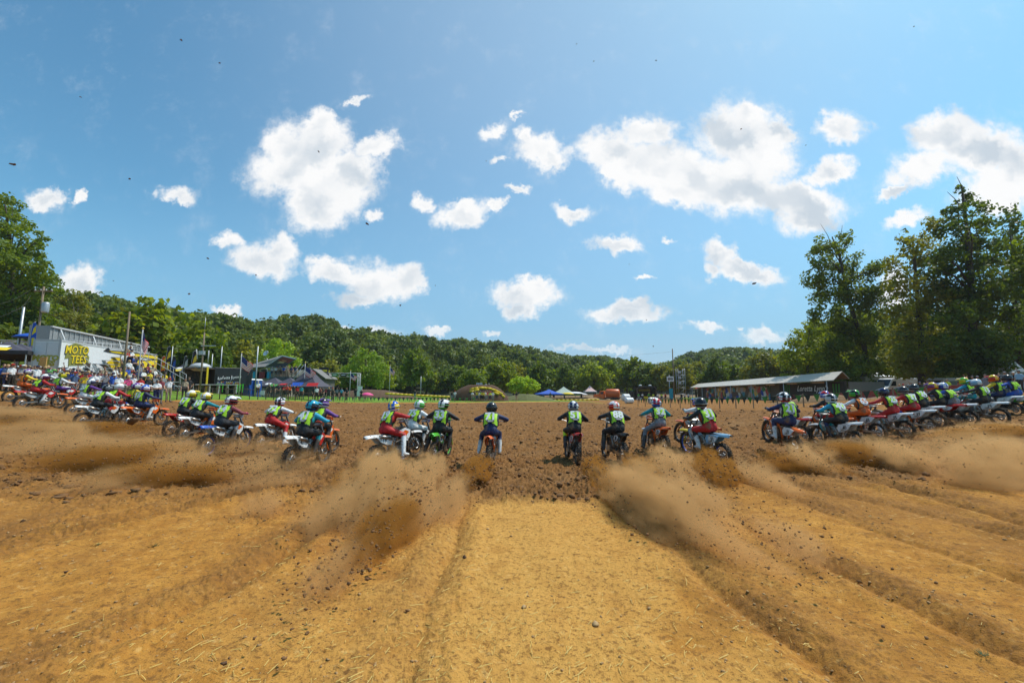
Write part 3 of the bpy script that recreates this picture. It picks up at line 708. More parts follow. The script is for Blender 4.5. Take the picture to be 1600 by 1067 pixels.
blob_tree('round_tree', 'ball shaped bright green tree right of the dirt mound', (817, [(817, 606), (817, 600)]),
 [(817, 598, 11), (804, 600, 9), (830, 600, 9), (797, 604, 6.5), (838, 603, 6.5), (811, 594, 7), (824, 594, 7), (817, 605, 9), (806, 607, 6), (829, 607, 6), (800, 608, 5), (835, 608, 5), (817, 609, 7), (825, 610, 5), (809, 610, 5), (817, 612, 6), (804, 611, 5), (830, 611, 5)], 104, LEAF_BALL, .26, 73, r0=.3, depth=1.2, dens=1.5)
# ------------------------------------------------------------------ bodies
C = dict(black=(.014, .014, .016), white=(.78, .78, .77), red=(.50, .012, .012), navy=(.012, .022, .09), blue=(.015, .09, .45), teal=(0, .26, .30), cyan=(.01, .33, .50),
         orange=(.80, .13, .008), yellow=(.80, .58, .015), lime=(.34, .66, .02), green=(.06, .42, .02), grey=(.22, .23, .25), maroon=(.22, .03, .04), purple=(.14, .04, .26), pink=(.7, .06, .22),
         khaki=(.35, .28, .18), denim=(.05, .09, .18), skin=(.50, .27, .17), tan=(.38, .2, .12), brown=(.12, .06, .03), blond=(.5, .32, .11), lightblue=(.25, .45, .62), silver=(.5, .5, .5), neon=(.62, .85, .02), dark=(.03, .03, .035))
def cm(c, rough=.65, nm='cloth', **k):
    if nm == 'cloth': k.setdefault('bump', .9); k.setdefault('scale', 8.0); k.setdefault('var', .22); k.setdefault('dirt', .18)
    return mat(nm + ' ' + c, C[c], rough, **k)
def capsule(mb, a, b, ra, rb, n=10):
    a, b = Vector(a), Vector(b); d = (b - a)
    if d.length < 1e-5: d = Vector((0, 0, .001))
    q = d.normalized(); pts = []; rr = []
    for t in (-.98, -.7, 0): pts.append(a + q * ra * t); rr.append(ra * math.sqrt(1 - t * t))
    for t in (0, .7, .98): pts.append(b + q * rb * t); rr.append(rb * math.sqrt(1 - t * t))
    if d.length < .02: pts = [pts[0], pts[1], a, pts[4], pts[5]]; rr = [rr[0], rr[1], max(ra, rb), rr[4], rr[5]]
    mb.tube(pts, rr, n)
def body(bones, hands, vox=.022, ratio=.3, noseat=None):
    """bones: (a, b, ra, rb, label).  One continuous surface grown round the bones, faces labelled by nearest bone."""
    mb = MB()
    for (a, b, ra, rb, l) in bones: capsule(mb, a, b, ra, rb)
    me = mb.mesh('tmp'); bm = bmesh.new(); bm.from_mesh(me); bmesh.ops.recalc_face_normals(bm, faces=bm.faces); bm.to_mesh(me); bm.free()
    o = bpy.data.objects.new('tmp', me); COL.objects.link(o)
    m = o.modifiers.new('r', 'REMESH'); m.mode = 'VOXEL'; m.voxel_size = vox
    m = o.modifiers.new('s', 'SMOOTH'); m.factor = .5; m.iterations = 3
    m = o.modifiers.new('d', 'DECIMATE'); m.ratio = ratio
    dg = bpy.context.evaluated_depsgraph_get(); dg.update()
    out = bpy.data.meshes.new_from_object(o.evaluated_get(dg)); bpy.data.objects.remove(o); bpy.data.meshes.remove(me)
    nv = len(out.vertices); co = np.empty(nv * 3); out.vertices.foreach_get('co', co); co = co.reshape(-1, 3)
    fs = [tuple(p.vertices) for p in out.polygons]; cen = np.array([co[list(f)].mean(0) for f in fs])
    best = np.full(len(cen), 9e9); lab = np.zeros(len(cen), int)
    for (a, b, ra, rb, l) in bones:
        a = np.array(a, float); b = np.array(b, float); d = b - a; t = np.clip(((cen - a) @ d) / max(d @ d, 1e-9), 0, 1)
        ds = np.linalg.norm(cen - a - t[:, None] * d, axis=1) - (ra + (rb - ra) * t)
        k = ds < best; best[k] = ds[k]; lab[k] = l
    mb = MB(); mb.v = [tuple(p) for p in co]; mb.f = list(fs); mb.m = [int(l) for l in lab]; mb.sm = [True] * len(fs)
    for h in hands: h(mb)
    return mb, co, fs, cen, lab
JER, SLV, PNT, KNE, BOO, GLV, SKN = range(7)
def grip_hand(c, sx, mi=GLV):
    def f(mb):
        c_ = Vector(c); mb.ell(c_ + Vector((0, -.028, .018)), (.044, .040, .022), 8, 6, mi, Euler((-.5, 0, 0)).to_matrix())
        for k, ln in enumerate((.9, 1.0, .96, .78)):
            x_ = c_.x + sx * (-.030 + .020 * k)
            mb.tube([(x_, c_.y - .005, c_.z + .032), (x_, c_.y + .030 * ln, c_.z + .022), (x_, c_.y + .036 * ln, c_.z - .006), (x_, c_.y + .012 * ln, c_.z - .026)], [.0105, .0100, .0092, .008], 6, mi)
        x_ = c_.x - sx * .036
        mb.tube([(x_ - sx * .004, c_.y - .035, c_.z + .008), (x_, c_.y - .030, c_.z - .016), (x_ + sx * .012, c_.y - .004, c_.z - .026)], [.012, .011, .009], 6, mi)
    return f
def open_hand(c, d, side, mi=SKN):
    def f(mb):
        c_ = Vector(c); d_ = Vector(d).normalized(); s_ = d_.cross(Vector((0, 0, 1)) if abs(d_.z) < .8 else Vector((0, 1, 0))).normalized(); n_ = d_.cross(s_)
        for k, ln in enumerate((.065, .074, .070, .054)):
            b = c_ + d_ * .05 + s_ * (-.027 + .018 * k)
            mb.tube([b, b + d_ * ln * .5 + n_ * .006, b + d_ * ln * .9 + n_ * .018], [.0095, .009, .0075], 5, mi)
        b = c_ + d_ * .01 - s_ * .036
        mb.tube([b, b + d_ * .03 - s_ * .02, b + d_ * .058 - s_ * .018 + n_ * .01], [.011, .010, .008], 5, mi)
        mb.ell(c_ + d_ * .02, (.022, .022, .022), 6, 5, mi)
    return f
def pose_rider(lean, elbow, lk, la, rk, ra_, hx=0.0, turn=0.0, hy=.42):
    """seated on the bike, +y forward, origin under the rear wheel"""
    L = R(lean); up = Vector((0, math.sin(L), math.cos(L))); hip = Vector((hx * .5, hy, 1.02))
    ch = hip + up * .30 + Vector((hx, 0, 0)); sh = hip + up * .45 + Vector((hx, .0, 0)); nk = hip + up * .52 + Vector((hx, .03, .02)); hd = nk + Vector((0, .085, .095 + .03 * math.cos(L)))
    B = []
    for s in (-1, 1):
        B += [(hip + Vector((s * .075, 0, -.02)), hip + up * .15 + Vector((s * .055, 0, 0)), .125, .115, PNT),
              (hip + up * .12 + Vector((s * .07, 0, 0)), ch + Vector((s * .10, 0, 0)), .112, .128, JER),
              (ch + Vector((s * .10, 0, 0)), sh + Vector((s * .115, 0, 0)), .128, .095, JER),
              (sh + Vector((s * .12, 0, 0)), sh + Vector((s * .20, .01, -.01)), .082, .078, SLV)]
        el = Vector((s * (.43 + elbow[0]), hip.y + up.y * .45 + .12 + elbow[1], sh.z - .17 + elbow[2])); ha = Vector((s * .375, 1.04, 1.215))
        B += [(sh + Vector((s * .20, .01, -.01)), el, .074, .058, SLV), (el, ha - (ha - el).normalized() * .05, .058, .040, SLV), (ha - (ha - el).normalized() * .06, ha + Vector((0, -.02, .018)), .034, .036, GLV)]
    B += [(sh, nk, .075, .060, JER), (nk, hd, .056, .07, SKN), (hd, hd + Vector((0, .02, .03)), .088, .092, SKN), (hd + Vector((0, .07, -.05)), hd + Vector((0, .085, -.055)), .045, .035, SKN), (hd + Vector((0, .10, .0)), hd + Vector((0, .118, -.02)), .014, .016, SKN)]
    for s, kn, an in ((-1, lk, la), (1, rk, ra_)):
        kn = Vector(kn); an = Vector(an); h0 = hip + Vector((s * .09, .02, -.03))
        B += [(h0, kn, .110, .078, PNT), (kn, kn, .075, .075, KNE), (kn, kn.lerp(an, .40), .068, .070, KNE), (kn.lerp(an, .42), an, .073, .056, BOO), (an, an + Vector((s * .015, .17, -.045)), .052, .038, BOO), (an, an + Vector((0, -.04, -.04)), .05, .042, BOO)]
    hands = [grip_hand((s * .375, 1.04, 1.205), s) for s in (-1, 1)]
    return B, hands, dict(hip=hip, up=up, ch=ch, sh=sh, hd=hd, turn=turn)
POSES = {
 'A': pose_rider(30, (0, 0, 0), (-.21, .86, .90), (-.22, .66, .46), (.21, .86, .90), (.22, .66, .46), turn=-.12),
 'B': pose_rider(34, (.02, -.03, .06), (-.27, .84, .86), (-.34, .62, .42), (.22, .87, .88), (.24, .66, .44), turn=.08, hy=.38),
 'D': pose_rider(24, (.01, -.02, .02), (-.34, .72, .74), (-.46, .52, .26), (.22, .86, .90), (.23, .66, .46), turn=-.25, hy=.34),
 'E': pose_rider(40, (.03, .0, .05), (-.21, .86, .90), (-.22, .66, .46), (.34, .74, .76), (.44, .52, .28), turn=.2, hy=.40),
 'F': pose_rider(14, (0, 0, 0), (-.21, .86, .90), (-.22, .66, .46), (.21, .86, .90), (.22, .66, .46), turn=-.12, hy=.40),
 'G': pose_rider(22, (.02, -.03, .06), (-.27, .84, .86), (-.34, .62, .42), (.22, .87, .88), (.24, .66, .44), turn=.08, hy=.38),
 'C': pose_rider(50, (.0, .02, .04), (-.22, .84, .88), (-.23, .62, .44), (.24, .84, .86), (.28, .60, .40), turn=.1, hy=.36),
}
# ---- helmet prototype, origin at head centre, facing +y
def helmet_parts():
    def fn(p):
        q = Vector(p); 
        if q.y > 0 and q.z < .1: q.y *= 1 + .42 * min(1, (-q.z + .1) * 1.6); q.x *= 1 - .22 * q.y * (1 if q.z < -.1 else .3)
        if q.z < -.55: q.z = -.55 - (-.55 - q.z) * .45
        return q
    mb = MB(); mb.ell((0, 0, .01), (.138, .158, .152), 22, 16, 0, fn=fn)
    mm = []
    for f in mb.f:
        c = sum((Vector(mb.v[i]) for i in f), Vector()) / len(f)
        if c.y > .075 and -.035 < c.z < .055 and abs(c.x) < .105: mm.append(3)
        elif abs(c.x) < .030 and c.z > -.03: mm.append(1)
        elif c.z < -.055: mm.append(2)
        elif abs(c.x) > .085 and c.z < .055 and c.y < .08: mm.append(1)
        else: mm.append(0)
    mb.m = mm
    vz = MB(); out = []
    rings = []
    for j, (yy_, zz_, w) in enumerate([(.06, .145, .105), (.13, .150, .108), (.20, .145, .098), (.255, .128, .075)]):
        rings.append([(w * t, yy_ - .02 * t * t, zz_ - .045 * t * t) for t in (-1, -.6, -.2, .2, .6, 1)])
    vs = [p for r in rings for p in r] + [(p[0], p[1], p[2] - .008) for r in rings for p in r]
    fs = []
    for lay in (0, 24):
        for j in range(3):
            for i in range(5): fs.append((lay + j * 6 + i, lay + j * 6 + i + 1, lay + j * 6 + i + 7, lay + j * 6 + i + 6))
    for j in range(3):
        for i in (0, 5): fs.append((j * 6 + i, j * 6 + i + 6, 24 + j * 6 + i + 6, 24 + j * 6 + i))
    for i in range(5): fs += [(i, i + 1, 25 + i, 24 + i), (18 + i, 19 + i, 43 + i, 42 + i)]
    vz.add(vs, fs, 0, True)
    gg = MB(); gg.tube([(-.10, .125, .012), (-.05, .160, .012), (0, .168, .012), (.05, .160, .012), (.10, .125, .012)], [.030, .036, .036, .036, .030], 8, 0, flat=.5)
    gg.tube([(math.cos(a) * .146, math.sin(a) * .163, .012) for a in [R(d) for d in range(40, -221, -20)]], .013, 6, 1, flat=.5)
    return mb.mesh('helmet'), vz.mesh('visor'), gg.mesh('goggles')
HELM, VISOR, GOGG = helmet_parts()
BOD = {}
for k_, (B, hands, info) in POSES.items():
    mb, co, fs, cen, lab = body(B, hands)
    me = mb.mesh('person'); BOD[k_] = [me, info]
    # vest: torso faces pushed outward, with a dark hem
    up = np.array(info['up']); hp = np.array(info['hip']); t = (cen - hp) @ up
    px_ = cen[:, 0] - float(info['hip'].x); sel = (lab <= SLV) & (t > .10) & (t < .515) & (np.abs(px_) < .20) & ((cen[:, 1] < hp[1] + t * up[1] + .03) | (np.abs(px_) > .075) | (t < .46))
    use = sorted({i for j in np.where(sel)[0] for i in fs[j]}); idx = {v_: i for i, v_ in enumerate(use)}
    nrm = np.zeros((len(co), 3)); 
    for f in fs:
        a, b, c = co[f[0]], co[f[1]], co[f[2]]; n_ = np.cross(b - a, c - a)
        for i in f: nrm[i] += n_
    nrm /= np.linalg.norm(nrm, axis=1)[:, None] + 1e-9
    cen3 = co[use] - hp; outw = np.sign((nrm[use] * (co[use] - (hp + ((cen3 @ up)[:, None]) * up))).sum(1).mean())
    vv = co[use] + nrm[use] * .020 * outw
    vm_ = MB(); 
    for j in np.where(sel)[0]:
        edge = abs(px_[j]) > .172 or t[j] < .135 or t[j] > .47
        vm_.f.append(tuple(idx[i] for i in fs[j])); vm_.m.append(1 if edge else 0); vm_.sm.append(True)
    vm_.v = [tuple(p) for p in vv]
    BOD[k_].append(vm_.mesh('vest'))
_txt = {}
def number_mesh(s, size, name='number', bold=.012):
    k = (s, size, name)
    if k not in _txt:
        me = text_mesh(name, s, size, .003, bold * size / .2, spacing=1.0); _txt[k] = me
    return _txt[k]
VEST_M = {'lime': mat('vest lime', (.42, .74, .02), .6), 'orange': mat('vest orange', (.8, .22, .01), .6), 'yellow': mat('vest yellow', (.62, .62, .01), .6)}
WHITE = mat('white print', (.82, .82, .82), .5); BLK = mat('black print', (.012, .012, .014), .5); TRIM = mat('vest trim', (.02, .02, .02), .6)
pan = MB(); pan.box((0, 0, 0), (.21, .075, .006), 0)
for i, w in enumerate((.15, .18, .12)): pan.box((0, .020 - .020 * i, .004), (w, .008, .004), 1)
PANEL = pan.mesh('sponsor_panel')
nm_ = MB()
for i in range(7): nm_.box((-.075 + .025 * i, 0, 0), (.018, .030 if i % 3 else .024, .005), 0)
NAMEP = nm_.mesh('name_strip')
def make_rider(pose, M, num, cols, label, hair=False, vest='lime', helmtilt=0.0, headyaw=0.0):
    me, info, vme = BOD[pose]
    jersey, sleeve, pants, knee, h1, h2, h3 = cols
    o = thing('person', label, 'person', group='riders leaving the start gate'); o.matrix_world = M
    b = link('body', me, [BLK] * 7, o)
    setm(b, cm(jersey), cm(sleeve), cm(pants), cm(knee), cm('white' if pants in ('white', 'navy', 'red') else 'dark', .5, 'boot', dirt=.5), cm('pink' if num == '14' else 'dark', .6, 'glove'), mat('skin', C['skin'], .5))
    v = link('vest', vme, [BLK] * 2, o); setm(v, VEST_M[vest], TRIM)
    up = info['up']; hip = info['hip']; back = Vector((0, -up.z, up.y))
    def onback(mesh, t, name, m, off=.142, s=1.0):
        q = link(name, mesh, m, v); orient(q, hip + Vector((hip.x, 0, 0)) + up * t + back * off, (1, 0, 0), up); return q
    if num: onback(number_mesh(num, .31, 'number', .007), .335, 'number', [WHITE], .166)
    onback(PANEL, .205, 'sponsor_panel', [BLK, WHITE], .156)
    if num: onback(NAMEP, .485, 'name_strip', [WHITE], .125)
    hd = info['hd']; Mh = Matrix.Translation(hd) @ Euler((helmtilt - .10, 0, headyaw + info['turn'])).to_matrix().to_4x4() @ Matrix.Scale(1.17, 4)
    h = link('helmet', HELM, [BLK] * 4, o); h.matrix_local = Mh
    setm(h, cm(h1, .25, 'gloss'), cm(h2, .25, 'gloss'), cm(h3, .25, 'gloss'), BLK)
    z = link('visor', VISOR, [BLK], h); setm(z, cm(h2 if h2 != 'black' else h1, .3, 'gloss'))
    g_ = link('goggles', GOGG, [BLK] * 2, h); setm(g_, mat('goggle lens', (.03, .03, .05), .1), cm(h3, .5))
    if hair:
        hb = MB(); rd = random.Random(3)
        for i in range(14):
            a = (i - 6.5) / 6.5
            hb.tube([hd + Vector((a * .05, -.09, -.06)), hd + Vector((a * .09, -.16, -.15)), hd + Vector((a * .12 + rd.uniform(-.02, .02), -.21, -.25)), hd + Vector((a * .13, -.20 + rd.uniform(-.03, .03), -.34))], [.016, .018, .014, .004], 5)
        hb.build('hair', cm('blond'), o)
    return o
# ------------------------------------------------------------------ the dirt bike, +y forward, origin under the rear tyre
RW, FW, WB = .335, .355, 1.47
def wheel_meshes(r, w, name):
    ty = MB(); ir = r - .085
    ty.lathe([(ir, -.30 * w), (ir + .03, -.5 * w), (r - .035, -.52 * w), (r - .016, -.36 * w), (r - .010, 0), (r - .016, .36 * w), (r - .035, .52 * w), (ir + .03, .5 * w), (ir, .30 * w)], 32, axis='x')
    n = 34
    for k in range(n):
        a = 2 * math.pi * k / n; rot = Euler((a, 0, 0)).to_matrix()
        for j, xo in enumerate(((-.30, .30) if k % 2 else (0,))): ty.box(rot @ Vector((xo * w, 0, r - .006)), (w * .26, .026, .022), 0, rot)
        for xo in (-.48, .48): ty.box(rot @ Vector((xo * w, 0, r - .024)), (w * .14, .024, .030), 0, rot)
    rim = MB(); rim.lathe([(ir - .014, -.16 * w), (ir + .006, -.30 * w), (ir + .006, .30 * w), (ir - .014, .16 * w)], 32, axis='x', closed=True)
    hub = MB(); hub.lathe([(.0, -.06), (.035, -.06), (.035, -.045), (.022, -.04), (.022, .04), (.035, .045), (.035, .06), (0, .06)], 12, axis='x')
    for k in range(24):
        a = 2 * math.pi * k / 24; b = a + (.35 if k % 4 < 2 else -.35); s = -1 if k % 2 else 1
        hub.tube([(s * .045, .03 * math.cos(b), .03 * math.sin(b)), (0, (ir - .01) * math.cos(a), (ir - .01) * math.sin(a))], .0028, 4)
    hub.lathe([(.075, .052), (.125, .052), (.125, .056), (.075, .056)], 20, axis='x', closed=True)
    return ty.mesh('tyre'), rim.mesh('rim'), hub.mesh(name)
T_R = wheel_meshes(RW, .125, 'wheel'); T_F = wheel_meshes(FW, .09, 'wheel')
BM = {}
m = MB()   # frame
m.tube([(0, 1.13, .98), (0, 1.02, .60), (0, .98, .36), (0, .72, .25), (0, .52, .30)], [.030, .026, .022, .020, .020], 8)
for s in (-1, 1):
    m.tube([(s * .03, 1.10, .94), (s * .11, .90, .84), (s * .10, .62, .70), (s * .085, .50, .42)], [.026, .030, .028, .026], 8)
    m.tube([(s * .07, .62, .72), (s * .055, .30, .80), (s * .05, .10, .84)], .014, 6); m.tube([(s * .08, .52, .50), (s * .06, .22, .78)], .012, 6)
BM['frame'] = m.mesh('frame')
m = MB()   # engine with cylinder fins
m.box((0, .74, .40), (.22, .34, .20), 0); m.box((.13, .70, .40), (.05, .20, .18), 1); m.box((-.13, .74, .39), (.05, .18, .16), 1)
rt = Euler((R(-12), 0, 0)).to_matrix()
for i in range(6): m.box((0, .82 + .008 * i, .52 + .028 * i), (.15, .15, .016), 0, rt)
m.box((0, .83, .58), (.11, .11, .20), 1, rt); m.box((0, .87, .71), (.14, .15, .07), 1, rt)
BM['engine'] = m.mesh('engine')
m = MB()
for s in (-1, 1): m.box((s * .085, .27, .355), (.030, .58, .062), 0, Euler((R(3.5), 0, 0)).to_matrix()); m.box((s * .085, .0, .335), (.045, .10, .075), 0)
m.box((0, .47, .37), (.16, .10, .07), 0); m.tube([(0, .48, .46), (0, .42, .74)], [.03, .026], 8); 
BM['swingarm'] = m.mesh('swingarm')
m = MB(); m.tube([(.15, .84, .64), (.13, .62, .60), (.11, .48, .72)], [.022, .024, .026], 8); m.tube([(.11, .48, .72), (.13, .30, .80), (.135, .08, .86)], [.045, .052, .045], 10); m.tube([(.10, .90, .66), (.12, .97, .50), (.10, .92, .40), (.15, .84, .46), (.15, .80, .62)], .019, 7)
BM['exhaust'] = m.mesh('exhaust')
rake = R(26); fd = Vector((0, math.sin(rake) * -1, math.cos(rake)))       # fork runs up and back
ax = Vector((0, WB, FW))
def fork(s):
    m = MB(); a = ax + Vector((s * .095, .0, 0)); m.tube([a, a + fd * .30], [.026, .022], 8, 0); m.tube([a + fd * .28, a + fd * .86], [.028, .030], 8, 1)
    m.box(a + fd * .14 + Vector((s * .012, .032, 0)), (.055, .02, .27), 2, Euler((rake, 0, 0)).to_matrix()); m.tube([a + Vector((-s * .04, 0, 0)), a + Vector((s * .02, 0, 0))], .03, 8, 0)
    return m.mesh('fork')
BM['forkl'], BM['forkr'] = fork(-1), fork(1)
m = MB(); tc_ = ax + fd * .60; tt = ax + fd * .84
m.box(tc_, (.25, .09, .035), 0, Euler((rake, 0, 0)).to_matrix()); m.box(tt, (.25, .08, .03), 0, Euler((rake, 0, 0)).to_matrix())
BM['triple_clamp'] = m.mesh('triple_clamp')
def sheet(rows, th=.008, smooth=True, name='sheet'):
    m = MB(); n = len(rows[0]); r = len(rows); vs = [p for q in rows for p in q]; vs2 = [(p[0], p[1], p[2] - th) for p in vs]; o = len(vs); fs = []
    for j in range(r - 1):
        for i in range(n - 1):
            a = j * n + i; fs += [(a, a + 1, a + n + 1, a + n), (o + a + n, o + a + n + 1, o + a + 1, o + a)]
    for j in range(r - 1):
        for i in (0, n - 1): a = j * n + i; fs.append((a, a + n, o + a + n, o + a))
    for i in range(n - 1):
        for j in (0, r - 1): a = j * n + i; fs.append((a, a + 1, o + a + 1, o + a))
    m.add(vs + vs2, fs, 0, smooth); return m.mesh(name)
def fender(prof, drop): return [[(w * t, y_, z_ - drop * t * t - (drop * .4 if abs(t) == 1 else 0)) for t in (-1, -.85, -.4, 0, .4, .85, 1)] for (y_, z_, w) in prof]
BM['rear_fender'] = sheet(fender([(.42, .875, .06), (.25, .90, .085), (.05, .925, .105), (-.12, .945, .11), (-.26, .955, .09), (-.34, .955, .05)], .055), name='rear_fender')
BM['front_fender'] = sheet(fender([(1.02, .80, .055), (1.16, .79, .075), (1.36, .785, .075), (1.56, .775, .07), (1.74, .745, .055), (1.84, .715, .03)], .04), name='front_fender')
m = MB(); m.prism([(-.02, .905), (.30, .885), (.62, .905), (.86, .965), (.90, .985), (.92, .95), (.86, .88), (.60, .80), (.25, .82), (-.02, .875)], .15); BM['seat'] = m.mesh('seat')
m = MB(); m.prism([(.70, .88), (.92, .985), (1.08, .985), (1.14, .90), (1.02, .74), (.76, .76)], .17); m.lathe([(.0, 1.0), (.032, 1.0), (.032, 1.02), (0, 1.02)], 10, (0, 1.0, 0)); BM['fuel_tank'] = m.mesh('fuel_tank')
def panel(s):
    m = MB(); m.prism([(-.02, .86), (.10, .70), (.30, .60), (.46, .58), (.52, .70), (.46, .82), (.20, .87)], .014, c=s * .115, rot=None); return m.mesh('side_panel')
BM['panl'], BM['panr'] = panel(-1), panel(1)
def plate(s):
    m = MB(); m.prism([(.04, .80), (.14, .69), (.32, .625), (.40, .70), (.36, .80), (.18, .83)], .004, c=s * .126); return m.mesh('number_plate')
BM['platl'], BM['platr'] = plate(-1), plate(1)
def shroud(s):
    m = MB(); m.prism([(.58, .80), (.80, .90), (1.02, .93), (1.22, .84), (1.16, .68), (1.04, .56), (.94, .60), (.82, .72)], .016, c=s * .155); m.prism([(.74, .80), (1.02, .87), (1.14, .80), (1.02, .72)], .004, c=s * .167, mi=1); return m.mesh('shroud')
BM['shrl'], BM['shrr'] = shroud(-1), shroud(1)
m = MB()
for s in (-1, 1): m.box((s * .12, 1.06, .74), (.06, .035, .24), 0, Euler((R(10), 0, 0)).to_matrix())
BM['radiator'] = m.mesh('radiator')
hb_y = tt.y; m = MB(); bar = [(-.40, 1.02, 1.205), (-.26, 1.07, 1.20), (-.10, tt.y + .02, tt.z + .05), (.10, tt.y + .02, tt.z + .05), (.26, 1.07, 1.20), (.40, 1.02, 1.205)]
m.tube(bar, .012, 7, 0); m.tube([(-.13, 1.08, 1.19), (.13, 1.08, 1.19)], .022, 8, 1); m.tube([(-.30, 1.10, 1.195), (-.44, 1.13, 1.20)], .006, 5, 0); m.tube([(.30, 1.10, 1.195), (.44, 1.13, 1.20)], .006, 5, 0)
BM['handlebar'] = m.mesh('handlebar')
m = MB(); m.tube([(-.43, 1.015, 1.205), (-.31, 1.05, 1.203)], .017, 8); BM['gripl'] = m.mesh('grip'); m = MB(); m.tube([(.43, 1.015, 1.205), (.31, 1.05, 1.203)], .017, 8); BM['gripr'] = m.mesh('grip')
m = MB(); m.prism([(-.09, 1.06), (.09, 1.06), (.11, 1.16), (.08, 1.26), (-.08, 1.26), (-.11, 1.16)], .012, axis='y', c=1.235); BM['front_plate'] = m.mesh('front_plate')
m = MB(); m.box((0, .62, .40), (.44, .05, .02)); m.box((0, .60, .385), (.25, .03, .03)); BM['footpeg'] = m.mesh('footpeg')
TYRE_M = mat('tyre rubber', (.020, .018, .017), .85, dirt=.55); ALU = mat('bare metal', (.5, .5, .5), .35, 1.0, dirt=.4); ENG = mat('engine metal', (.10, .10, .105), .5, .6, dirt=.5); DRK = mat('dark plastic', (.02, .02, .022), .5, dirt=.45); SEATM = mat('seat cover', (.02, .02, .022), .7, dirt=.3); TI = mat('titanium', (.35, .30, .26), .35, 1.0, dirt=.3)
def pm(c): return mat('plastic ' + c, C[c], .35, dirt=.38)
def make_bike(M, main, rear, front, shr, rim, num, label):
    o = thing('dirt_bike', label, 'dirt bike', group='dirt bikes leaving the start gate'); o.matrix_world = M
    def put(key, name, mats, par=None, loc=None): q = link(name, BM[key], [DRK] * len(mats), par or o, loc); setm(q, *mats); return q
    for T, loc in ((T_R, (0, 0, RW)), (T_F, (0, WB, FW))):
        w = link('wheel', T[2], [ALU], o, loc); w.rotation_euler = (random.random() * 6, 0, 0)
        link('tyre', T[0], [TYRE_M], w); r_ = link('rim', T[1], [DRK], w); setm(r_, pm(rim))
    fr = pm('orange') if rim == 'black' and main in ('orange',) else ALU if main != 'orange' else pm('orange')
    put('frame', 'frame', [pm('orange') if 'orange' in (main, shr, rear) else mat('frame silver', (.35, .35, .36), .45, .7, dirt=.4)])
    put('engine', 'engine', [ENG, ALU]); put('swingarm', 'swingarm', [ALU]); put('exhaust', 'exhaust', [TI])
    put('forkl', 'fork', [ALU, ENG, pm(front)]); put('forkr', 'fork', [ALU, ENG, pm(front)]); put('triple_clamp', 'triple_clamp', [pm('orange') if shr == 'orange' else ALU])
    put('rear_fender', 'rear_fender', [pm(rear)]); put('front_fender', 'front_fender', [pm(front)]); put('seat', 'seat', [SEATM]); put('fuel_tank', 'fuel_tank', [DRK])
    for s, a, b, c in ((-1, 'panl', 'platl', 'shrl'), (1, 'panr', 'platr', 'shrr')):
        sp = put(a, 'side_panel', [pm(main)]); pl_ = put(b, 'number_plate', [pm('white')], sp)
        if num:
            q = link('number', number_mesh(num, .15, 'number', .003), [BLK], pl_); orient(q, (s * .130, .22, .735), (0, s, -.25 * s), (0, .25, 1))
        put(c, 'shroud', [pm(shr), pm('white' if shr != 'white' else 'orange')])
    put('radiator', 'radiator', [ENG]); h = put('handlebar', 'handlebar', [ALU, pm(shr)])
    put('gripl', 'grip', [DRK], h); put('gripr', 'grip', [DRK], h); put('front_plate', 'front_plate', [pm(front)]); put('footpeg', 'footpeg', [ALU])
    return o
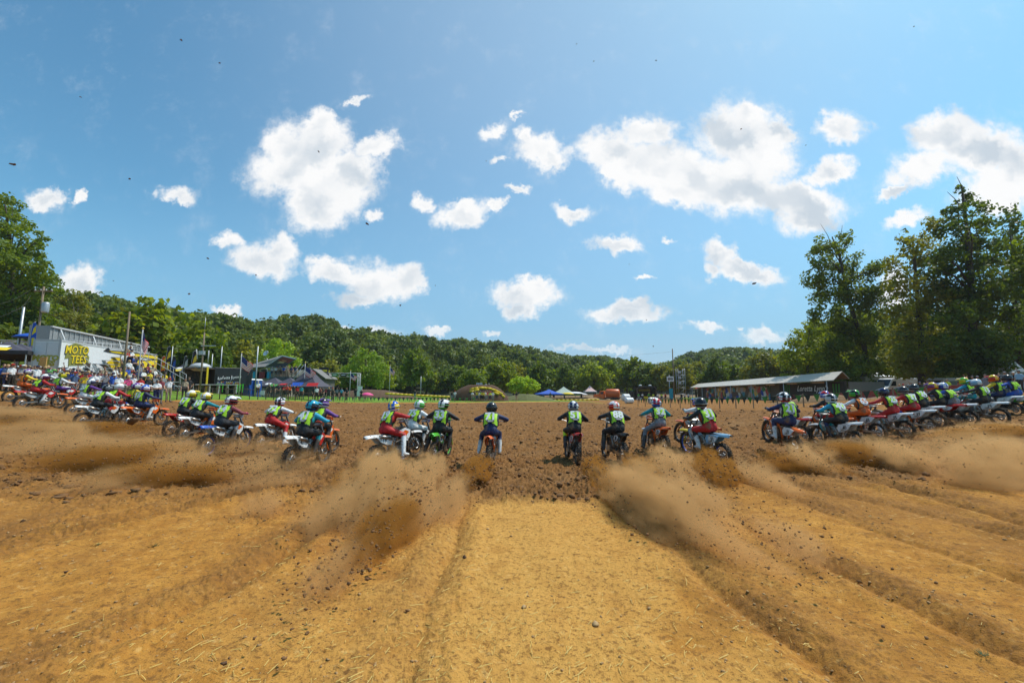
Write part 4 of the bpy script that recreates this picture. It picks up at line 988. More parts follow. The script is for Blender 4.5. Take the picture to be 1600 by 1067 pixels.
RC = [  # jersey, sleeve, pants, knee, helmet x3 | bike: side, rear fender, front, shroud, rim | vest | hair | words
 ('orange yellow orange orange purple white black', 'orange white orange orange black', 'orange', 0, 'rider at the far left in orange and yellow kit with purple white helmet'),
 ('navy red red red white navy red', 'white red orange red black', 'lime', 0, 'bent rider in red pants and navy jersey on the red white bike far left'),
 ('navy white black black black green white', 'white green white green black', 'lime', 0, 'rider in navy and white behind the bent red rider'),
 ('white white purple white black yellow lime', 'white orange orange red black', 'lime', 0, 'rider in white jersey with black and yellow helmet near the left edge'),
 ('black purple white white white navy grey', 'white orange white white black', 'lime', 0, 'rider in black and white kit with number 20 on the vest'),
 ('black white black red black grey black', 'white white white white black', 'lime', 0, 'rider with number 22 vest bent low over a white bike'),
 ('red red red white white silver white', 'blue blue blue blue blue', 'lime', 0, 'rider in bright red jersey and big white helmet on a blue bike'),
 ('yellow yellow black black purple white black', 'white white blue blue black', 'yellow', 0, 'rider in yellow vest and black pants beside the number 16 rider'),
 ('navy navy navy white blue white red', 'orange orange orange orange black', 'lime', 0, 'rider with number 16 vest and navy pants with white stripe'),
 ('black black black black white yellow black', 'red red white red black', 'lime', 1, 'rider with number 17 vest half hidden behind the number 10 rider'),
 ('black teal black navy white yellow black', 'white white orange orange black', 'lime', 1, 'rider with number 10 vest and teal sleeves, white and yellow helmet'),
 ('black maroon dark grey white black red', 'white blue white white blue', 'lime', 1, 'rider with number 14 vest, maroon sleeves and long blond hair'),
 ('black white red red black white red', 'white white white red black', 'lime', 0, 'rider with number 72 vest, white sleeves and red pants'),
 ('teal cyan black teal cyan black navy', 'white white orange red black', 'lime', 0, 'rider with number 41 vest and bright teal jersey'),
 ('black purple black black black purple white', 'black white orange orange black', 'lime', 0, 'rider in black helmet and dark purple sleeves hidden behind number 41'),
 ('red red red white blue yellow white', 'white white white white black', 'lime', 0, 'rider in bright red kit with number 19 vest and blue yellow helmet'),
 ('white white white black white green grey', 'black black blue black blue', 'lime', 0, 'rider in white jersey with number 75 vest just beyond the red rider'),
 ('black black black black white black green', 'green green green green green', 'lime', 0, 'rider with number 33 vest in black kit on a bright green bike'),
 ('navy navy navy navy black dark black', 'orange orange orange orange black', 'lime', 0, 'rider with number 71 vest and plain black helmet left of centre'),
 ('black black black neon navy white grey', 'red red red red black', 'lime', 0, 'rider with number 51 vest and neon yellow knees right of centre'),
 ('black black black black white red orange', 'black black white black black', 'lime', 0, 'rider with number 88 vest and white red helmet'),
 ('grey teal grey grey red white blue', 'orange orange white orange black', 'lime', 0, 'rider with number 32 vest and grey teal kit'),
 ('white white white grey orange blue orange', 'orange orange orange orange black', 'lime', 0, 'rider with number 36 vest in white kit and orange helmet'),
 ('red black red black black dark grey', 'lightblue lightblue yellow lightblue blue', 'lime', 0, 'rider with number 31 vest and red black kit on the light blue bike'),
 ('white navy navy navy black white red', 'white orange orange orange black', 'lime', 0, 'rider with number 21 vest and red white navy jersey'),
 ('dark dark dark dark dark dark dark', 'white red white red black', 'lime', 0, 'dark clad rider mostly hidden behind the number 21 rider'),
 ('red black red black red blue white', 'white orange white orange black', 'lime', 0, 'rider with red white blue helmet just left of number 40'),
 ('cyan cyan black navy black silver white', 'white white white teal black', 'lime', 0, 'rider with number 40 vest and bright cyan jersey'),
 ('orange white orange orange black green dark', 'white red white orange black', 'orange', 0, 'rider in orange kit with number 65 vest'),
 ('red red red black navy dark black', 'white white white white black', 'lime', 0, 'rider with number 25 vest and red sleeves'),
 ('red red red blue black dark grey', 'white white orange orange black', 'lime', 0, 'rider with number 37 vest in red kit with blue white knees'),
 ('black black black black black dark grey', 'white white orange orange black', 'lime', 0, 'rider with number 24 vest and black helmet beside number 37'),
 ('black black dark black yellow purple orange', 'red red red red black', 'lime', 0, 'rider crouched low under a yellow and purple helmet'),
 ('navy blue grey navy white blue purple', 'white white white white black', 'lime', 0, 'rider in navy jersey with white helmet right of the yellow purple helmet'),
 ('teal cyan teal teal green yellow green', 'white white white white black', 'lime', 0, 'rider in teal jersey with green and yellow helmet'),
 ('black black black white white lightblue grey', 'white white white red black', 'lime', 0, 'rider with number 13 vest and black white pants'),
 ('black yellow navy yellow yellow red orange', 'white white white white black', 'lime', 0, 'rider with yellow and red helmet near the right edge'),
 ('blue blue blue teal black dark navy', 'green green green green black', 'lime', 0, 'rider in blue jersey on a green bike at the right edge'),
]
random.seed(4)
assert len(RC) == len(RID), (len(RC), len(RID))
for r, c in zip(RID, RC):
    px, d, yaw, pose, fl, lean, pitch, num = r
    p = G(px, d); p.z -= .055
    M = Matrix.Translation(p) @ Matrix.Rotation(R(yaw), 4, 'Z') @ Matrix.Rotation(R(lean), 4, 'Y') @ Matrix.Rotation(R(pitch + random.uniform(0, 2.5)), 4, 'X')
    cols = c[0].split(); bk = c[1].split()
    make_rider(pose, M, num, cols, c[4], bool(c[3]), c[2], helmtilt=random.uniform(-.12, .1), headyaw=random.uniform(-.15, .15))
    lab = ('dirt bike with ' + bk[1] + ' tail under the ' + c[4]).replace(' with number ', ' number ')
    make_bike(M, bk[0], bk[1], bk[2], bk[3], bk[4], num, ' '.join(lab.split()[:16]))
# ------------------------------------------------------------------ structures and props round the track
def M_(c, r=.6, nm='paint', **k): return mat(nm + ' ' + c, C[c], r, **k)
STEEL = mat('galvanised steel', (.42, .44, .45), .45, .6, var=.2); WOOD = mat('weathered wood', (.23, .17, .11), .85, var=.35, scale=9, bump=.4); GLASS = mat('dark window glass', (.02, .03, .04), .08)
def frame_axes(a, b):
    x = (Vector((b[0], b[1], 0)) - Vector((a[0], a[1], 0))); L = x.length; return L, math.atan2(x.y, x.x)
def pole(px, ytop, d, r, label, name='utility_pole', m=WOOD, extra=None, lean=0.0):
    b = G(px, d); o = thing(name, label, 'pole', b, 0, 'poles behind the crowd'); h = P(px, ytop, d).z - b.z
    k = MB(); k.tube([(0, 0, -.3), (lean * .5, 0, h * .5), (lean, 0, h)], [r, r * .9, r * .75], 8); k.build('post', m, o)
    if extra: extra(o, h)
    return o
def transf(o, h):
    k = MB(); k.box((0, 0, h - .5), (2.0, .12, .12)); k.build('crossarm', WOOD, o)
    k = MB(); k.lathe([(0, h - 2.9), (.30, h - 2.9), (.32, h - 2.8), (.32, h - 1.9), (.26, h - 1.75), (0, h - 1.75)], 12, (.45, 0, 0)); k.build('transformer', STEEL, o)
    k = MB(); [k.lathe([(0, h - .44), (.05, h - .44), (.07, h - .36), (.04, h - .28), (0, h - .26)], 8, (x, 0, 0)) for x in (-.9, -.3, .3, .9)]; k.build('insulator', M_('silver'), o)
def ant(o, h):
    k = MB(); k.box((.5, 0, h * .78), (1.5, .08, .08)); k.box((-.1, 0, h * .66), (.5, .3, .4)); k.tube([(0, 0, h), (0, 0, h + 1.6)], .03, 5); k.build('bracket', STEEL, o)
    k = MB(); k.tube([(-.5, 0, h * .55), (-.7, 0, h * .72)], .05, 6); k.build('antenna', M_('silver'), o); k = MB(); k.tube([(.6, 0, h * .5), (.6, 0, h * .70)], .05, 6); k.build('antenna', M_('silver'), o)
pole(18, 480, 40, .12, 'pale steel utility pole at the left edge', m=STEEL, lean=.15)
pole(48, 448, 46, .12, 'tall dark utility pole with a transformer left of the big trailer', extra=transf)
pole(190, 487, 34, .085, 'slim wooden pole standing in front of the bleachers')
pole(312, 520, 44, .09, 'pole with antenna brackets beside the black stage', extra=ant)
pole(341, 541, 60, .075, 'thin pale pole behind the black stage', m=STEEL)
pole(327, 553, 66, .075, 'short thin pole behind the black stage roof', m=STEEL)
pole(263, 541, 66, .075, 'thin pole behind the feather banners', m=STEEL)
pole(398, 541, 52, .085, 'pale pole in front of the grey house', m=STEEL)
pole(657, 588, 100, .09, 'lone thin pale pole before the wooded hill', m=STEEL)
def wire(a, b, sag, label):
    a, b = Vector(a), Vector(b); k = MB(); k.tube([a.lerp(b, t / 10) - Vector((0, 0, sag * 4 * (t / 10) * (1 - t / 10))) for t in range(11)], .014, 4)
    tag(k.build('power_line', DRK), label, 'cable', 'power lines at the left')
wire(P(48, 453, 46), P(-60, 470, 40), 1.0, 'topmost power line left of the transformer pole'); wire(P(18, 486, 40), P(48, 462, 46), .5, 'power line between the two poles at the left')
wire(P(48, 470, 46), P(-60, 500, 38), .8, 'lower power line running to the left edge'); wire(P(48, 476, 46), P(312, 545, 62), 1.5, 'long thin cable over the corrugated building')
wire(P(341, 548, 60), P(398, 552, 52), .5, 'cable between the two thin pale poles by the grey house')
# --- big trailer
a, b = G(87, 31.5), G(240, 45); L, yaw = frame_axes(a, b); z0 = min(a.z, b.z)
tr = thing('trailer', 'long white race trailer with yellow graphics and a big yellow sign', 'trailer', (a.x, a.y, z0), yaw)
htop = P(93, 531, 31.5).z - z0
k = MB(); k.box((L / 2, .8, (htop + 1.15) / 2), (L, 1.6, htop - 1.15)); k.build('body', M_('white', .4), tr, bevel=.05)
k = MB(); k.box((L / 2, -.008, htop - .06), (L + .04, .03, .12)); k.box((L / 2, -.008, 1.2), (L + .04, .03, .12)); k.box((-.01, .8, htop - .06), (.03, 1.62, .14)); k.box((-.01, .04, htop / 2 + .5), (.03, .12, htop - 1.2)); k.box((-.01, 1.56, htop / 2 + .5), (.03, .12, htop - 1.2)); k.build('trim', M_('silver', .4), tr)
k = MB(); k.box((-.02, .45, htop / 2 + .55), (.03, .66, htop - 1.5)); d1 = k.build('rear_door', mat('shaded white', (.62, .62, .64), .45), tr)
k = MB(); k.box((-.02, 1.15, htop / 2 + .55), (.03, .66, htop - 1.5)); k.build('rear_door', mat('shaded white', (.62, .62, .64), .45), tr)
k = MB(); k.box((L / 2 + 2, .8, .95), (L - 5, 1.2, .25)); k.box((L * .45, .1, .7), (3.5, .3, .7)); k.build('chassis', DRK, tr)
YEL = mat('yellow vinyl', (.85, .62, .01), .45); GRN = mat('olive vinyl', (.34, .33, .03), .5)
for (yy0) in (1.6, 2.8, 4.0):
    k = MB(); k.lathe([(0, 0), (.22, 0), (.25, .04), (.5, .04), (.5, .28), (0, .28)], 18, (yy0, -.02, .5), axis='y'); k.build('wheel', TYRE_M, tr)
def side_poly(pts, y, m, name='graphic'):
    k = MB(); k.prism([(p[0], p[1]) for p in pts], .012, axis='y', c=y); return k.build(name, m, tr)
hh = htop
side_poly([(5.6, hh * .66), (6.6, hh * .80), (L, hh * .76), (L, hh * .30), (9.5, hh * .33), (6.1, hh * .64), (9, hh * .70), (L * .95, hh * .70)], -.03, YEL)
side_poly([(5.0, hh * .90), (5.6, hh * .99), (5.9, hh * .94), (L, hh * .985), (L, hh * .86), (5.8, hh * .885)], -.032, BLK, 'graphic_edge')
side_poly([(5.7, hh * .915), (L, hh * .955), (L, hh * .875), (6.3, hh * .895)], -.046, YEL)
side_poly([(4.6, hh * .62), (L, hh * .88), (L, hh * .30), (8.5, hh * .33), (5.3, hh * .56)], -.025, BLK, 'graphic_edge')
side_poly([(5.2, hh * .625), (L, hh * .85), (L, hh * .32), (8.7, hh * .36), (5.7, hh * .58)], -.038, YEL)
side_poly([(2.9, 1.18), (3.5, 1.18), (3.5, hh * .62), (2.9, hh * .62)], -.03, DRK, 'side_door')
side_poly([(1.9, hh * .40), (2.6, hh * .40), (2.6, hh * .50), (1.9, hh * .50)], -.03, M_('silver'), 'hatch')
def word(s, size, pos, xd, yd, par, m, name='lettering', bold=.0, shear=0.0, ext=.004, sp=1.0):
    o = link(name, text_mesh(name, s, size, ext, bold, shear, sp), m, par); orient(o, pos, xd, yd); return o
xr = (1, 0, .04); ys = (-.04, 0, 1)
k = MB(); k.prism([(.50, hh * .66), (.65, hh * .90), (1.5, hh * .98), (2.75, hh * .93), (2.95, hh * .80), (3.25, hh * .74), (3.2, hh * .58), (2.6, hh * .565), (1.05, hh * .54), (.98, hh * .50), (.92, hh * .68)], .01, axis='y', c=-.03); k.build('logo_back', mat('logo olive', (.22, .22, .04), .5), tr)
word('MOTO', .88, (1.72, -.045, hh * .835), xr, ys, tr, BLK, 'lettering_edge', .05, .15); word('MOTO', .88, (1.70, -.055, hh * .84), xr, ys, tr, YEL, 'lettering', .012, .15)
word('TEES', .88, (1.98, -.045, hh * .655), xr, ys, tr, BLK, 'lettering_edge', .05, .15); word('TEES', .88, (1.96, -.055, hh * .66), xr, ys, tr, YEL, 'lettering', .012, .15)
xb = (0, -1, 0); yb_ = (0, 0, 1)
word('MOTO', .50, (-.045, .8, hh * .66), xb, yb_, tr, GRN, 'lettering', .03, .1); word('TEES', .50, (-.045, .76, hh * .56), xb, yb_, tr, GRN, 'lettering', .03, .1)
# --- corrugated building
a, b = G(67, 37.5), G(224, 56); L, yaw = frame_axes(a, b); z0 = min(a.z, b.z) - .3; ht = P(77, 509, 37.5).z - z0
bd = thing('metal_building', 'grey corrugated metal building rising behind the big white trailer', 'building', (a.x, a.y, z0), yaw)
k = MB(); k.box((L / 2, .7, ht / 2), (L, 1.4, ht)); k.build('wall', mat('grey metal sheet', (.30, .31, .31), .5, .2), bd)
k = MB()
for i in range(int(L / .8)): k.box((.4 + i * .8, -.03, ht / 2), (.09, .06, ht))
k.build('corrugation', mat('metal rib', (.34, .35, .35), .5, .2), bd)
k = MB(); k.box((L / 2, -.08, ht - .06), (L + .1, .16, .14)); k.build('eave_trim', M_('silver'), bd)
for i in range(4): k = MB(); xx = L * (.06 + .27 * i); k.tube([(xx, -.12, ht - .2), (xx + 2.4, -.5, ht - 4.0)], .06, 6); k.build('brace', M_('white'), bd)
# --- flags
FR, FW_, FB = mat('flag red', (.75, .02, .03), .7), mat('flag white', (.80, .80, .80), .7), mat('flag blue', (.02, .03, .16), .7)
def flag(px, ytop, yft, yfb, d, w, label):
    b = G(px, d); o = thing('flagpole', label, 'flagpole', b, 0, 'flagpoles beside the track'); top = P(px, ytop, d).z - b.z
    k = MB(); k.tube([(0, 0, -.2), (0, 0, top)], [.05, .035], 8); k.build('post', M_('silver', .4), o)
    k = MB(); k.ell((0, 0, top + .05), (.08, .08, .08), 8, 6); k.build('finial', M_('yellow', .3), o)
    zt = P(px, yft, d).z - b.z - .05; H = zt - (P(px, yfb, d).z - b.z); NS, NT_ = 16, 13; hoist = H * .50; rd = random.Random(px)
    k = MB(); pos = lambda s, t: (w * s * (.75 + .25 * math.sin(3 * s + t)) + .05, .16 * math.sin(s * 9 + t * 2) * s, zt - hoist * t * (1 - .25 * s) - (H - hoist) * s * (1.0 + .12 * math.sin(6 * s)) )
    vs = [pos(i / NS, j / NT_) for j in range(NT_ + 1) for i in range(NS + 1)]; k.v = vs
    for j in range(NT_):
        for i in range(NS):
            q = j * (NS + 1) + i; k.f.append((q, q + 1, q + NS + 2, q + NS + 1)); k.m.append(2 if (i < 7 and j < 7) else (0 if j % 2 == 0 else 1)); k.sm.append(True)
    me = k.mesh('flag_cloth'); f = link('flag_cloth', me, [FR, FW_, FB], o); s_ = f.modifiers.new('s', 'SOLIDIFY'); s_.thickness = .006
    return o
flag(213, 514, 517, 566, 32, .5, 'tall flagpole with a stars and stripes flag in front of the bleachers'); flag(373, 551, 555, 592, 45, 1.5, 'flagpole with a stars and stripes flag before the black stage')
flag(474, 567, 571, 600, 56, 1.7, 'flagpole with a stars and stripes flag before the peaked tent'); flag(546, 579, 582, 600, 68, 1.2, 'flagpole with a stars and stripes flag before the banner gantry')
flag(608, 571, 573, 592, 80, 1.1, 'flagpole with red and blue flags in the middle of the grass')
# --- tents
def tent(px, d, w, yeave, ypeak, c, label, valance=None, logos=(), wall=None, rz=0.0):
    b = G(px, d); o = thing('canopy_tent', label, 'tent', b, rz, 'canopy tents'); he = P(px, yeave, d).z - b.z; hp = P(px, ypeak, d).z - b.z; h = w / 2
    n = 6; prof = [(h * (1 - (i / n)), he + (hp - he) * (i / n) ** 1.5) for i in range(n)] + [(.02, hp)]
    vs = []; 
    for (r, z) in prof: vs += [(-r, -r, z), (r, -r, z), (r, r, z), (-r, r, z)]
    fs = [(i * 4 + k, i * 4 + (k + 1) % 4, i * 4 + 4 + (k + 1) % 4, i * 4 + 4 + k) for i in range(n) for k in range(4)]
    k = MB(); k.add(vs, fs); f = k.build('canopy', M_(c, .7, 'canvas') if isinstance(c, str) else c, o); f.modifiers.new('s', 'SOLIDIFY').thickness = .02
    k = MB()
    for (x, y, sx, sy) in ((0, -h, w, .02), (0, h, w, .02), (-h, 0, .02, w - .05), (h, 0, .02, w - .05)): k.box((x, y, he - .14), (sx, sy, .28))
    k.build('valance', M_(valance or 'dark', .7, 'canvas') if not (valance is None and not isinstance(c, str)) else c, o)
    for sx in (-1, 1):
        for sy in (-1, 1): k = MB(); k.box((sx * (h - .08), sy * (h - .08), he / 2), (.06, .06, he)); k.build('leg', M_('silver', .4), o)
    for (lx, lz, lw, lh, lc, kind_) in logos:
        r = h * (1 - lz); zz = he + (hp - he) * lz ** 1.5; k = MB()
        sl = math.atan2(hp - he, h) * .8; rt_ = Euler((sl, 0, 0)).to_matrix(); c_ = Vector((lx, -r - .05, zz + .04))
        if kind_ == 'claw':
            for j in (-1, 0, 1): k.box(c_ + Vector((j * lw * .38, 0, 0)), (lw * .16, lh, .02), 0, rt_ @ Euler((0, 0, .12 * j)).to_matrix(), taper=.8)
        else: k.box(c_, (lw, lh, .02), 0, rt_)
        k.build('printed_mark', M_(lc, .6, 'print'), o)
    return o
DK = mat('dark grey canvas', (.06, .055, .075), .75); yel = [(0, .16, 1.2, .7, 'yellow', ''), (0, .52, .7, .5, 'white', '')]
tent(4, 31, 3.2, 549, 534, DK, 'black pop-up tent with yellow marks at the left edge', 'dark', yel, rz=.5); tent(24, 32, 3.4, 553, 537, DK, 'black pop-up tent with white and yellow marks, second from the left', 'dark', yel, rz=.5)
tent(46, 33, 3.4, 558, 538, DK, 'black pop-up tent beside the orange wooden panel', 'dark', yel + [(.3, .01, 1.2, .3, 'yellow', '')], rz=.5)
tent(62, 44, 2.6, 555, 545, 'white', 'small white pointed tent behind the orange wooden panel', 'white')
claw = [(-1.1, .14, .9, .8, 'green', 'claw'), (1.1, .14, .9, .8, 'green', 'claw'), (0, .35, .7, .6, 'white', '')]
tent(404, 60, 4.4, 602, 593, DK, 'black tent with green claw marks nearest the blue toilets', 'dark', claw); tent(428, 59, 4.6, 603, 590, DK, 'black tent with green claw marks, second from the toilets', 'dark', claw)
tent(452, 58, 4.6, 603, 590, DK, 'black tent with green claw and red mark, middle of the row', 'dark', claw[:2] + [(0, .3, .9, .5, 'red', '')]); tent(481, 57, 4.6, 604, 573, DK, 'tall steeply peaked black tent with a red mark', 'dark', [(-.6, .2, 1.4, .8, 'blue', ''), (1.4, .18, 1.4, .7, 'red', '')])
tent(283, 62, 3.0, 580, 569, DK, 'black and yellow tent behind the bleachers', 'dark', yel); tent(297, 66, 3.0, 580, 571, DK, 'small black and yellow tent left of the black stage', 'dark', yel); tent(268, 68, 3.0, 579, 571, DK, 'black and yellow tent half hidden by the bleachers', 'dark', yel)
tent(858, 118, 7.5, 615, 608, 'blue', 'light blue tent on the far grass', 'blue'); tent(881, 122, 8.0, 616, 604, mat('pale green canvas', (.35, .42, .35), .7), 'pale green and white big tent on the far grass', 'green')
tent(1372, 72, 4.2, 589, 582, 'white', 'white pop-up tent under the trees behind the white van', 'white'); tent(1085, 112, 3.6, 607, 603, 'red', 'small red canopy left of the long barn', 'white'); tent(922, 128, 3.5, 611, 602, mat('pink white canvas', (.7, .45, .42), .7), 'pink and white pointed tent left of the orange truck', 'white')
def umbrella(px, ytop, d, c, label, w=1.3):
    b = G(px, d); o = thing('umbrella', label, 'umbrella', b, 0, 'umbrellas'); h = P(px, ytop, d).z - b.z
    k = MB(); k.lathe([(w, h - .45), (w * .8, h - .25), (w * .4, h - .06), (.02, h)], 12); f = k.build('canopy', M_(c, .6, 'canvas'), o); f.modifiers.new('s', 'SOLIDIFY').thickness = .01
    k = MB(); k.tube([(0, 0, 0), (0, 0, h)], .025, 6); k.build('post', M_('silver'), o)
umbrella(44, 521, 40, 'blue', 'bright blue umbrella high on the left stand', 1.5); umbrella(888, 613, 118, 'yellow', 'yellow umbrella on the far grass', 2.0); umbrella(899, 612, 119, 'white', 'white umbrella on the far grass', 2.4); umbrella(910, 614, 121, 'silver', 'small grey umbrella on the far grass', 1.6)
umbrella(573, 613, 64, 'pink', 'pink and white umbrella by the people at the track edge', 1.0)
# --- feather banners
def feather(px, ytop, ybot, d, c, c2, label, wk=.75):
    b = G(px, d); o = thing('feather_banner', label, 'banner', b, .2, 'feather banners'); o.scale.x = wk; h = P(px, ytop, d).z - b.z; l = max(.3, P(px, ybot, d).z - b.z); H = h - l
    k = MB(); k.tube([(0, 0, -.1), (0, 0, l + H * .6), (.12, 0, h - .1), (.45, 0, h)], .025, 6); k.build('post', M_('silver'), o)
    k = MB(); k.prism([(0.03, l), (.75, l + .15), (.80, l + H * .5), (.72, l + H * .85), (.45, h), (.14, h - .1), (.03, l + H * .6)], .01, axis='y'); q = k.build('banner_cloth', M_(c, .7, 'canvas'), o)
    k = MB(); k.prism([(.12, l + H * .50), (.70, l + H * .62), (.66, l + H * .88), (.3, l + H * .76)], .016, axis='y'); k.prism([(.2, l + H * .12), (.6, l + H * .15), (.6, l + H * .42), (.2, l + H * .40)], .016, axis='y'); k.build('printed_mark', M_(c2, .6, 'print'), q)
feather(37, 503, 545, 33, 'blue', 'yellow', 'blue and yellow feather banner behind the left tents', .45); feather(254, 541, 583, 56, 'black', 'yellow', 'black and yellow feather banner right of the trailer'); feather(247, 556, 580, 58, 'orange', 'yellow', 'small orange feather banner at the end of the trailer')
feather(295, 548, 590, 54, 'black', 'yellow', 'black and yellow feather banner left of the antenna pole'); feather(381, 579, 600, 58, 'yellow', 'orange', 'yellow feather banner beside the blue toilets')
feather(263, 556, 600, 60, 'dark', 'blue', 'dark feather banner with blue marks behind the bleachers'); feather(282, 556, 596, 60, 'dark', 'silver', 'dark feather banner with grey marks behind the bleachers')
# --- wooden panel, left stand
b = G(62, 30.5); o = thing('wooden_screen', 'tall orange wooden panel screen beside the black tents', 'screen', b, -.35)
for i in range(2): k = MB(); k.box((-.21 + .43 * i, 0, (P(68, 558, 30.5).z - b.z) / 2), (.41, .06, P(68, 558, 30.5).z - b.z)); k.build('panel', mat('orange plywood', (.62, .33, .09), .7, var=.25, scale=4), o)
k = MB(); [k.box((x, .08, .9), (.07, .07, 1.8)) for x in (-.4, 0, .4)]; k.build('batten', WOOD, o)
b = G(52, 41); o = thing('scaffold_stand', 'white lattice scaffold stand behind the black tents', 'scaffold', b, .6); hs = P(52, 534, 41).z - b.z
for s in (0, 1):
    k = MB()
    for z in (hs, hs - .5, hs - 1.3): k.tube([(-3, s * 2, z), (3, s * 2, z)], .05, 6)
    for i in range(7): k.tube([(-3 + i, s * 2, hs - .5), (-2.5 + i if i < 6 else 3, s * 2, hs)], .03, 5)
    k.build('rail', M_('silver'), o)
for x in (-3, 0, 3): k = MB(); k.tube([(x, 0, 0), (x, 0, hs)], .05, 6); k.tube([(x, 2, 0), (x, 2, hs)], .05, 6); k.build('upright', M_('silver'), o)
# --- bleachers
a, b = G(150, 33), G(292, 40); L, yaw = frame_axes(a, b)
bl = thing('bleachers', 'long aluminium bleachers with rows of benches in front of the trailer', 'bleachers', (a.x, a.y, gz(a.x, a.y)), yaw)
ROWS = 8; rise = .36; run = .62
for r in range(ROWS):
    k = MB(); k.box((L / 2 - r * .12, r * run, .45 + r * rise), (L - r * .5, .26, .05)); k.build('bench', mat('aluminium plank', (.48, .49, .50), .4, .5), bl)
    k = MB(); k.box((L / 2 - r * .12, r * run + .28, .12 + r * rise), (L - r * .5, .28, .04)); k.build('footboard', mat('aluminium plank', (.48, .49, .50), .4, .5), bl)
k = MB()
for i in range(6):
    x = .3 + i * (L - .9) / 5; k.tube([(x, 0, .1), (x, ROWS * run, ROWS * rise + .2)], .04, 5); k.tube([(x, ROWS * run, 0), (x, ROWS * run, ROWS * rise + .3)], .04, 5); k.tube([(x, ROWS * run * .5, 0), (x, ROWS * run * .5, ROWS * rise * .5 + .2)], .04, 5); k.tube([(x, 0, 0), (x, 0, .45)], .04, 5)
k.build('understructure', STEEL, bl)
k = MB()
for z in (.5, 1.0): k.tube([(L - .2, 0, .5 + z), (L - 1.2, ROWS * run, ROWS * rise + .3 + z)], .025, 5); k.tube([(.2, 0, .5 + z), (.5, ROWS * run, ROWS * rise + .3 + z)], .025, 5); k.tube([(.5, ROWS * run, ROWS * rise + .3 + z), (L - 1.2, ROWS * run, ROWS * rise + .3 + z)], .025, 5)
for i in range(9): t = i / 8; k.tube([(L - .2 - t, ROWS * run * t, .5 + (ROWS * rise) * t), (L - .2 - t, ROWS * run * t, 1.5 + (ROWS * rise) * t)], .02, 5); k.tube([(.5 + (L - 1.7) * t, ROWS * run, ROWS * rise), (.5 + (L - 1.7) * t, ROWS * run, ROWS * rise + 1.3)], .02, 5)
k.build('railing', M_('silver'), bl); BLM = (Vector((a.x, a.y, gz(a.x, a.y))), yaw, L)
# --- script banner
def script_banner(par, x0, w, h, z0, y, face=1):
    """black banner with white handwriting and rows of sponsor marks, in the parent's x-z plane facing -y"""
    k = MB(); k.box((x0 + w / 2, y, z0 + h / 2), (w, .02, h)); q = k.build('banner_cloth', BLK, par)
    o = link('lettering', text_mesh('lettering', "Loretta Lynn's", w * .165, .004, .0, .35), WHITE, q); orient(o, (x0 + w / 2, y - .03, z0 + h * .68), (1, 0, .10), (-.1, 0, 1))
    k = MB(); k.tube([(x0 + w * .10, y - .03, z0 + h * .62), (x0 + w * .05, y - .03, z0 + h * .52), (x0 + w * .12, y - .03, z0 + h * .47), (x0 + w * .22, y - .03, z0 + h * .55), (x0 + w * .26, y - .03, z0 + h * .80)], w * .006, 5); k.tube([(x0 + w * .58, y - .03, z0 + h * .86), (x0 + w * .60, y - .03, z0 + h * .5), (x0 + w * .52, y - .03, z0 + h * .42)], w * .006, 5); k.build('flourish', WHITE, q)
    cols = [WHITE, YEL, M_('red'), M_('silver'), M_('orange'), M_('blue')]; rd = random.Random(8)
    k = MB()
    for r in range(3):
        x = x0 + w * .05
        while x < x0 + w * .93: ww = w * rd.uniform(.035, .075); k.box((x + ww / 2, y - .02, z0 + h * (.30 - .11 * r)), (ww, .02, h * .045), rd.randrange(6)); x += ww + w * .025
    k.build('sponsor_marks', cols, q); return q
def claws(par, x, y, z, h, w=.6, c='green'):
    k = MB()
    for j in (-1, 0, 1): k.prism([(x + j * w * .36 - w * .10, z + h * .5), (x + j * w * .36 + w * .10, z + h * .5), (x + j * w * .34 + w * .05, z - h * (.5 if j else .3)), (x + j * w * .34 - w * .04, z - h * .42)], .015, axis='y', c=y)
    k.build('claw_mark', M_(c, .5, 'print'), par)
# --- black stage trailer left
a, b = G(299, 47), G(392, 52); L, yaw = frame_axes(a, b); st = thing('stage_trailer', 'black show trailer with white handwriting banner and an open stage', 'trailer', a, yaw); h = P(345, 574, 49).z - a.z; w0 = L * .34
k = MB(); k.box((w0 + (L - w0) / 2, 1.3, h / 2 + .5), (L - w0, 2.6, h - 1)); k.build('body', mat('black trailer', (.012, .013, .016), .4), st, bevel=.04)
k = MB(); k.box((w0 / 2, 1.3, h - .15), (w0, 2.7, .18)); k.box((w0 / 2, 2.55, h / 2 + .4), (w0, .08, h - 1)); k.box((w0 / 2, .6, .95), (w0 + 1, 3.4, .16)); k.build('stage_shell', DRK, st)
k = MB(); k.ell((w0 * .5, 1.2, h), (w0 * .5, 1.2, .5), 14, 6); k.build('awning_roll', M_('silver', .4), st)
k = MB(); k.box((w0 * .62, -.2, h / 2), (.16, .16, h)); k.build('post', YEL, st)
script_banner(st, w0 + .2, L * .43, h - 1.6, .9, -.04); claws(st, w0 + .5, -.35, .6, 1.0, .8); claws(st, w0 + L * .43, -.35, .6, 1.0, .8)
k = MB(); [k.box((.4 + .9 * i, -.9, .5), (.08, .5, 1.0)) for i in range(5)]; k.box((2, -.9, 1.0), (4.2, .6, .06)); k.build('steps', M_('silver'), st)
